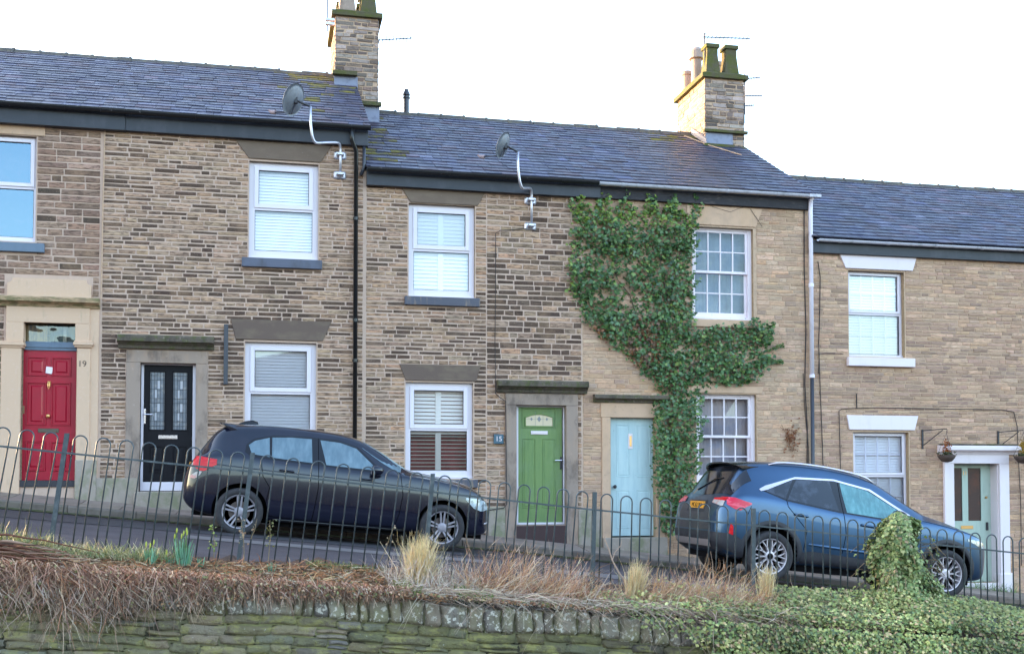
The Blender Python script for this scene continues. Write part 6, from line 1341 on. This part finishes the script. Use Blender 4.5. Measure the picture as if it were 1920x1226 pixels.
# dried creeper on the wall
n = 130; cx, cz = XZ(1482, 822, -.03); a = RS.uniform(0, 6.28, n); rr = np.abs(RS.normal(0, .10, n)); P = np.stack([cx+rr*np.cos(a)*.8+.15*(rr-.1), np.full(n, -.035), cz+rr*np.sin(a)*1.7], 1)
dc = empty('dead_creeper', (cx, -.03, cz), 'dead rust coloured creeper leaves on the wall left of the dark downpipe', 'creeper')
o = leaves('dead_leaves', P, np.stack([RS.normal(0, .5, n), -np.ones(n), RS.normal(.2, .4, n)], 1), RS.uniform(.02, .05, n), cols(n, [(.20, .07, .035), (.28, .12, .06)]), M['straw']); o.data.transform(dc.matrix_world.inverted()); o.parent = dc
stems('vine', [wander((1465, 795), (1490, 850), 6, .03), wander((1500, 800), (1478, 845), 6, .03), wander((1462, 800), (1500, 812), 6, .03)], .004, mat('dead_vine', (.22, .14, .08), .9), dc)
# ---- ivy over the low wall
bz = np.vectorize(base)
def hang(x): return np.interp(x, [2.6, 3.0, 3.2, 3.5, 3.75, 4.1, 4.4, 11], [-.5, -.02, .06, .11, .35, .65, 1.5, 1.5])
n = 78000; xs = RS.uniform(2.75, 10.4, n)**1.0; s = RS.uniform(0, 2.45, n); s[:14000] = RS.uniform(.85, 1.5, 14000)
bump = .5*noise2(xs, s, 4.1, 1)+.35*noise2(xs, s, 9, 3)+.25*noise2(xs, s, 19, 4)
top = s < 1.0; hgt = np.interp(xs, [2.7, 3.5, 4.5, 5.4, 6.1, 6.9, 7.6, 11], [.0, .05, .09, .14, .22, .20, .12, .10])
y = np.where(top, FENCE_Y+.02-1.0*s, WALL_Y-.09-.05*(s-1)-.10*np.clip(bump, -.4, 1)*np.clip(.2+(s-1)/.3, 0, 1)-.10*np.interp(xs, [3, 5], [0, 1])*np.clip((s-1)/.3, 0, 1))
z = np.where(top, bz(xs)-.17-.17*s**1.5+hgt*np.sin(np.pi*(.25+.6*s))+.05*bump+.03, bz(xs)-.335+hgt*.45-(s-1)*1.0)
k = (s-1 < hang(xs)+.08*RS.normal(0, 1, n)*.6); lo = xs < 3.6; k &= ~(lo & top & (s < .55)); k &= ~((bump < -.30) & (RS.uniform(0, 1, n) < .35))
k &= ~((xs < 4.6) & top & (s < .6) & (RS.uniform(0, 1, n) < .8)); k &= ~((xs < 3.8) & (RS.uniform(0, 1, n) < .5))
xs, y, z, s, top, bump = (a[k] for a in (xs, y, z, s, top, bump)); n = len(xs)
P = np.stack([xs, y-.09*RS.uniform(0, 1, n)*~top, z+.055*RS.uniform(-1, 1, n)*top], 1); N = np.stack([RS.normal(0, .5, n), -np.where(top, .55, 1.)+RS.normal(0, .35, n), np.where(top, 1., .5)+RS.normal(0, .35, n)], 1)
C = cols(n, [(.16, .215, .08), (.24, .29, .10), (.34, .35, .13), (.46, .43, .20), (.07, .10, .04), (.42, .30, .18)], [.22, .24, .20, .08, .18, .08])
pt = noise2(xs, s, 2.6, 8)[:, None]; C = C*np.clip(1.05+.75*pt, .45, 1.6)*np.array([1.10, 1, .92]); yel = top & (s < .75) & (RS.uniform(0, 1, n) < .55); C[yel] = cols(yel.sum(), [(.33, .34, .11), (.42, .37, .15), (.24, .26, .08)])
o = leaves('trailing_ivy', P, N, RS.uniform(.018, .040, n), C, M['ivy_pale']); tag(o, 'trailing ivy spilling over the low wall at the bottom right', kind='stuff')
mb = MB()
for k in range(70):
    x = random.uniform(3.0, 9); z = base(x)-.25; pts = [(x, WALL_Y-.06, z)]
    dx = random.uniform(-.5, .5)
    for q in range(1, 6): pts.append((x+dx*q/5, WALL_Y-.12-random.uniform(0, .05), z-q*.07*min(1.6, .3+float(hang(x)))))
    mb.tube(pts, .004, 4)
o = mb.build('ivy_runners', mat('ivy_runner', (.17, .11, .08), .9)); o['kind'] = 'stuff'
# dark mat below the ivy so that no bare wall glints through
# ---- ivy smothering the railing
im = empty('ivy_mound', (6.1, FENCE_Y, base(6.1)-.16), 'tall cone of yellowish ivy smothering the railing in front of the blue car', 'ivy')
n = 15000; h = RS.uniform(0, 1, n)**1.25; a = RS.uniform(0, 2*np.pi, n); H = 1.03
rl_ = .16+.07*(1-h)+.40*np.clip(.30-h, 0, 1); rr_ = .18+.09*(1-h)+1.5*np.clip(.42-h, 0, 1)**1.5; ry = .16+.20*(1-h)+.8*np.clip(.4-h, 0, 1)
cap = np.sqrt(np.clip(1-np.clip((h-.84)/.16, 0, 1)**2, 0, 1)); bmp = 1+.20*np.sin(a*3+h*9)+.14*np.sin(a*7-h*15)+RS.normal(0, .09, n)
ca, sa = np.cos(a), np.sin(a); rx_ = np.where(ca < 0, rl_, rr_)
P = np.stack([6.10-.06*(1-h)+.05*np.sin(h*7)+ca*rx_*cap*bmp, FENCE_Y-.03+sa*ry*cap*bmp*np.where(sa < 0, 1, .6), base(6.1)-.20+h*H+np.where(h > .84, 0, 0)-.09*ca*rx_], 1)
N = np.stack([ca+RS.normal(0, .45, n), sa+RS.normal(0, .45, n), .45+h*.4+RS.normal(0, .4, n)], 1)
C = cols(n, [(.17, .23, .08), (.26, .31, .11), (.36, .39, .15), (.46, .44, .20), (.09, .13, .05), (.38, .27, .15)], [.24, .26, .22, .12, .11, .05])
o = leaves('foliage', P, N, RS.uniform(.024, .045, n), C, M['ivy_pale']); o.data.transform(im.matrix_world.inverted()); o.parent = im
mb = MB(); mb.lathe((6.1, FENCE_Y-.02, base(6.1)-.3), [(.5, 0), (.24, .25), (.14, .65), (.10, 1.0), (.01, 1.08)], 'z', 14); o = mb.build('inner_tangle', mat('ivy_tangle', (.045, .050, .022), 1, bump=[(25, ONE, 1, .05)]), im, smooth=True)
mb = MB()
for k in range(34):
    a = random.uniform(-3.3, .5); x = 6.1+.28*math.cos(a); y_ = FENCE_Y+.25*math.sin(a); z = base(6.1)+random.uniform(.1, .6); mb.tube([(x, y_, z), (x+.10*math.cos(a), y_+.1*math.sin(a), z+.02), (x+.20*math.cos(a), y_+.14*math.sin(a), z-.06)], .003, 4)
mb.build('runners', mat('runner', (.20, .15, .08), .9), im)
n = 150; a = RS.uniform(-3.3, .6, n); rr = RS.uniform(.3, .5, n); P = np.stack([6.1+rr*np.cos(a), FENCE_Y+rr*.7*np.sin(a), base(6.1)+RS.uniform(.0, .6, n)], 1)
o = leaves('runner_leaves', P, np.stack([np.cos(a), np.sin(a), RS.uniform(0, 1, n)], 1), RS.uniform(.03, .045, n), cols(n, [(.13, .17, .05), (.2, .22, .08)]), M['ivy_pale']); o.data.transform(im.matrix_world.inverted()); o.parent = im
# ---- dead ground cover hanging over the left part of the wall
def hangL(x): return np.interp(x, [-3.5, -2.0, -1.45, -1.1, -.8, -.35, .1, .6, .95, 1.3], [.5, .40, .46, .40, .27, .19, .13, .09, .05, .0])
n = 8500; xs = RS.uniform(-3.4, 1.15, n); w0 = RS.uniform(0, 1, n)**1.4; yy = WALL_Y-.03-.07*RS.uniform(0, 1, n); H = hangL(xs)*(1+.35*noise2(xs, xs*0, 9, 1))
z0 = bz(xs)-.30+.08*RS.uniform(0, 1, n)-w0*H*.68; P = np.stack([xs, yy, z0], 1)
C = cols(n, [(.40, .26, .19), (.52, .37, .28), (.25, .15, .11), (.38, .19, .11), (.12, .075, .055), (.62, .49, .39)], [.27, .22, .20, .1, .12, .09])
up_ = w0 < .3; C[up_] = C[up_]*np.array([1.05, .86, .78]); D = np.stack([RS.normal(.2, .62, n)+.5*noise2(xs, xs*0, 11, 4), RS.normal(-.15, .25, n), -np.ones(n)*RS.uniform(.15, 1, n)], 1); L = (H*.32+.03)*RS.uniform(.4, 1.3, n)*(1+.5*noise2(xs, xs*0, 23, 9))
o = strands('dead_ground_cover', P, D, L*1.1, RS.uniform(.004, .009, n), RS.uniform(0, .6, n), C, M['twig'], curl=.6); tag(o, 'tangled dead ground cover hanging over the left part of the wall', kind='stuff')
n = 8000; xs = RS.uniform(-3.4, 1.45, n); yy = RS.uniform(WALL_Y-.06, FENCE_Y-.12, n); f = (yy-WALL_Y)
hl = np.interp(xs, [-3.4, -1.95, -1.7, -.7, 1.4], [.12, .11, .03, .01, .01]); z0 = bz(xs)-.335+np.clip(f, 0, 1)*(.19+np.interp(xs, [-1.8, -.9, .4], [-.15, -.08, 0]))+hl*np.sin(np.pi*np.clip(f+.1, 0, 1))+RS.uniform(0, .03, n)
C = cols(n, [(.44, .20, .095), (.33, .15, .075), (.20, .12, .07), (.48, .31, .18), (.10, .065, .045), (.50, .39, .26)], [.24, .2, .2, .14, .14, .08])
C = np.where((xs[:, None] > 2), C, C); D = np.stack([RS.normal(.3, 1, n), RS.normal(-.25, .5, n), RS.normal(.05, .22, n)], 1)
o = strands('leaf_litter', np.stack([xs, yy, z0], 1), D, RS.uniform(.04, .16, n), RS.uniform(.005, .011, n), RS.uniform(0, .3, n), C, M['twig'], seg=3); tag(o, 'reddish brown litter of dead stems on the planted strip', kind='stuff')
n = 5200; xs = RS.uniform(-3.4, 2.9, n); q = RS.uniform(0, 1, n)**1.3; fr = RS.uniform(0, 1, n) < .6
Hq = np.maximum(hangL(xs), .03); yq = np.where(fr, RS.uniform(WALL_Y-.05, FENCE_Y-.15, n), WALL_Y-.09-.04*RS.uniform(0, 1, n)); zq = np.where(fr, bz(xs)-.335+np.clip(yq-WALL_Y, 0, 1)*(.19+np.interp(xs, [-1.8, -.9, .4], [-.15, -.08, 0]))+.03, bz(xs)-.27-q*Hq)
o = leaves('fallen_leaves', np.stack([xs, yq, zq], 1), np.stack([RS.normal(0, .7, n), -np.ones(n)*.7, RS.normal(.6, .6, n)], 1), RS.uniform(.010, .030, n), cols(n, [(.34, .17, .09), (.22, .11, .065), (.46, .30, .19), (.12, .075, .05), (.20, .19, .08)]), M['twig'], spin=1.5); tag(o, 'curled brown leaves caught in the dead growth', kind='stuff')
n = 1700; xs = RS.uniform(3.3, 6.0, n); yy = RS.uniform(WALL_Y-.02, FENCE_Y-.1, n); P = np.stack([xs, yy, bz(xs)-.335+np.clip(yy-WALL_Y, 0, 1)*.19+.09], 1); D = np.stack([RS.normal(.3, .9, n), RS.normal(-.3, .4, n), RS.normal(.15, .3, n)], 1)
o = strands('dry_stems', P, D, RS.uniform(.06, .26, n), RS.uniform(.004, .007, n), RS.uniform(0, .4, n), cols(n, [(.46, .30, .20), (.34, .20, .12), (.58, .46, .30), (.26, .20, .10)]), M['twig'], curl=.6); tag(o, 'dry stems threaded through the trailing ivy', kind='stuff')
# bare woody stems lying along the left end
wd = empty('woody_shrub', (-2.2, -8.8, base(-2.2)-.25), 'bare reddish woody stems lying flat at the left end of the planted strip', 'shrub')
mb = MB()
for k in range(90):
    x0 = random.uniform(-3.4, -2.0); y0 = random.uniform(-9.0, -8.6); z = base(-2.1)-.28+random.uniform(0, .19); ln = random.uniform(.35, .95); dn = random.uniform(-.14, .02)
    c = random.choice([(.20, .085, .055), (.26, .145, .10), (.14, .06, .04), (.36, .24, .17), (.08, .042, .03)]); pts = [(x0+ln*q/6+0, y0-.05*q/6+random.uniform(-.012, .012), z+dn*(q/6)**2-base(-2.1)*0-.08*ln*q/6+random.uniform(-.008, .008)) for q in range(7)]
    mb.tube(pts, list(np.linspace(random.uniform(.008, .014), .003, 7)), 5, c)
mb.build('stems', M['twig'], wd)
# ---- twiggy shrubs
def twiggy(x0, x1, h, n, label, y0=-8.9, y1=-8.35, lean=.35, pal_=None, nh=True):
    xm = (x0+x1)/2; r = empty('dry_shrub', (xm, (y0+y1)/2, base(xm)-.22), label, 'shrub', 'dry twiggy shrubs along the planted strip')
    xs = RS.uniform(x0, x1, n); ys = RS.uniform(y0, y1, n); z = bz(xs)-.30+.12*(ys-WALL_Y); env = np.sin(np.pi*np.clip((xs-x0)/(x1-x0), .05, .95))**.5
    D = np.stack([RS.normal(lean, .45, n), RS.normal(0, .25, n), RS.uniform(.35, 1.1, n)], 1); L = h*RS.uniform(.35, 1.05, n)*(.55+.5*env)*(1+.3*noise2(xs, xs*0, 7, 3))
    C = cols(n, pal_ or [(.46, .25, .155), (.56, .38, .25), (.33, .17, .10), (.64, .48, .34), (.52, .28, .12)], [.3, .22, .22, .14, .12])
    o = strands('stems', np.stack([xs, ys, z], 1), D, L, RS.uniform(.004, .0075, n), RS.uniform(0, .25, n), C, M['twig'], seg=5, curl=.4); o.data.transform(r.matrix_world.inverted()); o.parent = r
    # fine side twigs
    m_ = int(n*1.6); i = RS.randint(0, n, m_); f = RS.uniform(.3, .9, m_); P = np.stack([xs, ys, z], 1)[i]+unit(D)[i]*(L[i]*f)[:, None]; D2 = unit(D)[i]+RS.normal(0, .5, (m_, 3))
    o = strands('side_twigs', P, D2, L[i]*RS.uniform(.12, .35, m_), RS.uniform(.003, .0045, m_), RS.uniform(0, .1, m_), C[i]*1.1, M['twig'], seg=2); o.data.transform(r.matrix_world.inverted()); o.parent = r
    if nh:
        m_ = n//2; xh = RS.uniform(x0, x1, m_); P = np.stack([xh, RS.uniform(WALL_Y-.08, WALL_Y+.25, m_), bz(xh)-.29+RS.uniform(0, .07, m_)], 1); D = np.stack([RS.normal(.6, .8, m_), RS.normal(-.25, .25, m_), RS.normal(.03, .15, m_)], 1)
        o = strands('trailing_twigs', P, D, RS.uniform(.15, .5, m_), RS.uniform(.004, .007, m_), RS.uniform(.1, .6, m_), cols(m_, [(.46, .33, .25), (.60, .47, .36), (.32, .21, .15)]), M['twig'], seg=5, curl=.7); o.data.transform(r.matrix_world.inverted()); o.parent = r
    return r
twiggy(1.0, 1.75, .33, 420, 'dry shrub of pale grey brown twigs around the largest straw tuft', pal_=[(.50, .39, .32), (.60, .49, .41), (.38, .27, .21), (.66, .55, .45), (.52, .37, .26)], lean=.1)
twiggy(1.6, 2.75, .46, 620, 'dry shrub of reddish twigs between the two left straw tufts')
twiggy(3.15, 4.45, .46, 760, 'dry shrub of reddish twigs in front of the rear of the blue car', lean=.45)
twiggy(2.65, 3.25, .20, 260, 'low mat of reddish twigs below the middle straw tuft')
def tuft(px, py, h, spread, n, label, lean=0, y=-8.62):
    x, z = XZ(px, py, y); r = empty('straw_tuft', (x, y, z), label, 'grass tuft', 'golden straw tufts on the planted strip')
    a = RS.uniform(0, 2*np.pi, n); rr = np.abs(RS.normal(0, .45, n)); P = np.stack([x+.035*rr*np.cos(a)*2, y+.05*rr*np.sin(a), np.full(n, z)], 1); D = np.stack([lean+spread*rr*np.cos(a), spread*rr*np.sin(a), np.ones(n)], 1)
    o = strands('blades', P, D, h*RS.uniform(.55, 1.08, n), RS.uniform(.0035, .006, n), RS.uniform(0, .38, n), cols(n, [(.74, .56, .30), (.82, .66, .40), (.62, .44, .22), (.66, .54, .34)], None, .2), M['straw'], seg=5, curl=.42); o.data.transform(r.matrix_world.inverted()); o.parent = r
    return r
tuft(782, 1100, .47, .42, 1300, 'largest golden straw tuft, in front of the black car front wheel', .10)
tuft(1188, 1122, .36, .30, 650, 'middle golden straw tuft, below the pale blue door', .12)
tuft(1437, 1118, .30, .16, 420, 'narrow golden straw tuft in front of the blue car rear wheel', .04)
# green patches between
def greens(name, x0, x1, y0, y1, h, n, ch, label, zoff=-.29):
    xs = RS.uniform(x0, x1, n); ys = RS.uniform(y0, y1, n); P = np.stack([xs, ys, bz(xs)+zoff+.12*(ys-WALL_Y)], 1); D = np.stack([RS.normal(0, .5, n), RS.normal(-.1, .4, n), np.ones(n)], 1)
    o = strands(name, P, D, h*RS.uniform(.4, 1.1, n), RS.uniform(.005, .010, n), RS.uniform(.1, .6, n), cols(n, ch), M['blade'], seg=3); tag(o, label, kind='stuff'); return o
greens('green_grass', 1.05, 1.25, -9.05, -8.6, .10, 420, [(.14, .20, .03), (.20, .24, .05)], 'bright green grass at the foot of the largest straw tuft'); greens('green_grass', 1.55, 1.85, -9.05, -8.6, .09, 420, [(.12, .22, .03), (.18, .24, .05)], 'bright green grass right of the largest straw tuft')
greens('green_grass', .35, 1.05, -8.35, -8.15, .08, 500, [(.16, .19, .04), (.10, .12, .03), (.24, .22, .08)], 'short grass under the railing at the middle', -.27)
greens('green_grass', -2.6, -.75, -8.45, -8.15, .20, 2300, [(.38, .35, .17), (.28, .29, .12), (.50, .42, .25), (.18, .21, .08)], 'yellowing rough grass under the railing at the left', -.34); greens('green_grass', -2.6, -1.75, -8.5, -8.2, .25, 500, [(.20, .22, .05), (.26, .24, .1), (.13, .17, .05)], 'tall yellow green grass at the far left', -.30)
greens('green_grass', 2.1, 3.4, -9.0, -8.7, .07, 900, [(.09, .12, .03), (.14, .15, .04)], 'dull green growth on the wall top', -.30); greens('dry_stalks', 4.5, 6.0, -8.7, -8.3, .26, 300, [(.40, .30, .18), (.32, .20, .11), (.24, .22, .08)], 'dry upright stalks among the ivy', -.22)
greens('green_grass', 12.2, 13.4, -.25, -.05, .35, 260, [(.12, .20, .06), (.18, .26, .08)], 'grass growing against the lowest house front', -1.15); greens('green_grass', -4.5, 12, KERB_Y-.18, KERB_Y-.12, .05, 1500, [(.10, .12, .02), (.07, .08, .02)], 'weeds in the gutter along the kerb', -1.18); 
greens('green_grass', -3.6, 9, -.07, -.02, .05, 700, [(.07, .11, .025), (.12, .15, .04)], 'weeds along the foot of the house fronts', -1.13)
# ---- daffodil shoots
def daff(px, py, h, n, wd_, label, buds=0):
    y = -8.5; x, z = XZ(px, py, y); r = empty('daffodil_clump', (x, y, z), label, 'daffodils', 'daffodil clumps sprouting beside the railing'); a = RS.uniform(0, 6.28, n); rr = RS.uniform(0, 1, n)
    P = np.stack([x+wd_*.5*rr*np.cos(a), y+wd_*.4*rr*np.sin(a), np.full(n, z)], 1); D = np.stack([.30*rr*np.cos(a), .25*rr*np.sin(a), np.ones(n)], 1)
    o = strands('leaves', P, D, h*RS.uniform(.6, 1.0, n), RS.uniform(.011, .016, n), RS.uniform(0, .10, n), cols(n, [(.14, .30, .19), (.20, .38, .25), (.12, .24, .12)]), M['blade'], seg=3, curl=.12); o.data.transform(r.matrix_world.inverted()); o.parent = r
    if buds:
        mb = MB()
        for k in range(buds):
            q = random.uniform(-1, 1)*wd_*.6; bx_ = x+q; zt = z+h*random.uniform(.85, 1.15); mb.tube([(x+q*.5, y, z), (bx_, y-.01, zt)], .003, 5, (.12, .2, .06)); mb.tube([(bx_, y-.01, zt), (bx_+.002, y-.012, zt+.012), (bx_+.004, y-.012, zt+.03), (bx_+.004, y-.012, zt+.042)], [.004, .008, .007, .002], 6, (.42, .45, .06))
        mb.build('buds', M['blade'], r)
daff(281, 1057, .15, 46, .08, 'leftmost daffodil clump, short with two pale buds', 3); daff(318, 1063, .11, 22, .05, 'small daffodil clump just left of the tallest one', 1); daff(343, 1060, .25, 80, .12, 'tallest daffodil clump with several yellow buds', 6)
daff(377, 1062, .09, 16, .05, 'tiny daffodil clump right of the tallest one', 0); daff(508, 1072, .09, 14, .06, 'lone tuft of broad daffodil leaves farther right, near the railing post', 0)
def weed(px0, py0, px1, py1, c, label, y=-8.3, n=26, s=.02, name='weed'):
    (x0, z0), (x1, z1) = XZ(px0, py0, y), XZ(px1, py1, y); r = empty(name, (x0, y, z0), label, 'weed', 'tall weeds by the railing'); mb = MB(); mb.tube([(x0, y, z0), ((x0+x1)/2+.01, y, (z0+z1)/2), (x1, y, z1)], [.004, .003, .002], 5, (.20, .15, .09)); mb.build('stalk', M['twig'], r)
    f = RS.uniform(.35, 1.05, n); P = np.stack([x0+(x1-x0)*f+RS.normal(0, .022, n), y+RS.normal(0, .02, n), z0+(z1-z0)*f], 1)
    o = leaves('seed_heads', P, RS.normal(0, 1, (n, 3))+np.array([0, -1, .3]), np.full(n, s)*RS.uniform(.7, 1.3, n), cols(n, [c]), M['blade']); o.data.transform(r.matrix_world.inverted()); o.parent = r
weed(400, 1060, 399, 985, (.22, .28, .06), 'yellow green weed left of the black car rear wheel'); weed(458, 1060, 452, 975, (.30, .20, .12), 'brown dead weed in front of the black car rear wheel'); weed(503, 1050, 506, 975, (.16, .15, .05), 'thin olive weed right of the black car rear wheel')
weed(700, 1080, 738, 988, (.34, .23, .15), 'bent dry stalk with a pale tip left of the largest straw tuft', n=8); weed(470, 1010, 482, 972, (.40, .30, .2), 'short pale dry stalk behind the railing', n=5)
bs = empty('bare_sapling', (XZ(1175, 1090, -8.4)[0], -8.4, XZ(1175, 1090, -8.4)[1]), 'bare forked grey stick rising past the pale blue door', 'sapling'); mb = MB()
def stick(pp, r0, r1): mb.tube([(lambda q: (q[0], -8.4, q[1]))(XZ(a, b, -8.4)) for a, b in pp], list(np.linspace(r0, r1, len(pp))), 6)
stick([(1175, 1095), (1160, 1072), (1148, 1050), (1142, 1030), (1134, 1010), (1134, 996)], .009, .004); stick([(1148, 1050), (1153, 1035), (1164, 1022), (1166, 1012)], .005, .002); mb.build('stem', mat('grey_stick', (.36, .29, .22), .9), bs)

for o in list(COL.objects):
    if o.parent is not None and o.name.split('.')[0] in ('side_twigs', 'trailing_twigs', 'seed_heads', 'runners', 'runner_leaves', 'shoot_leaves', 'dead_leaves'): o['kind'] = 'stuff'
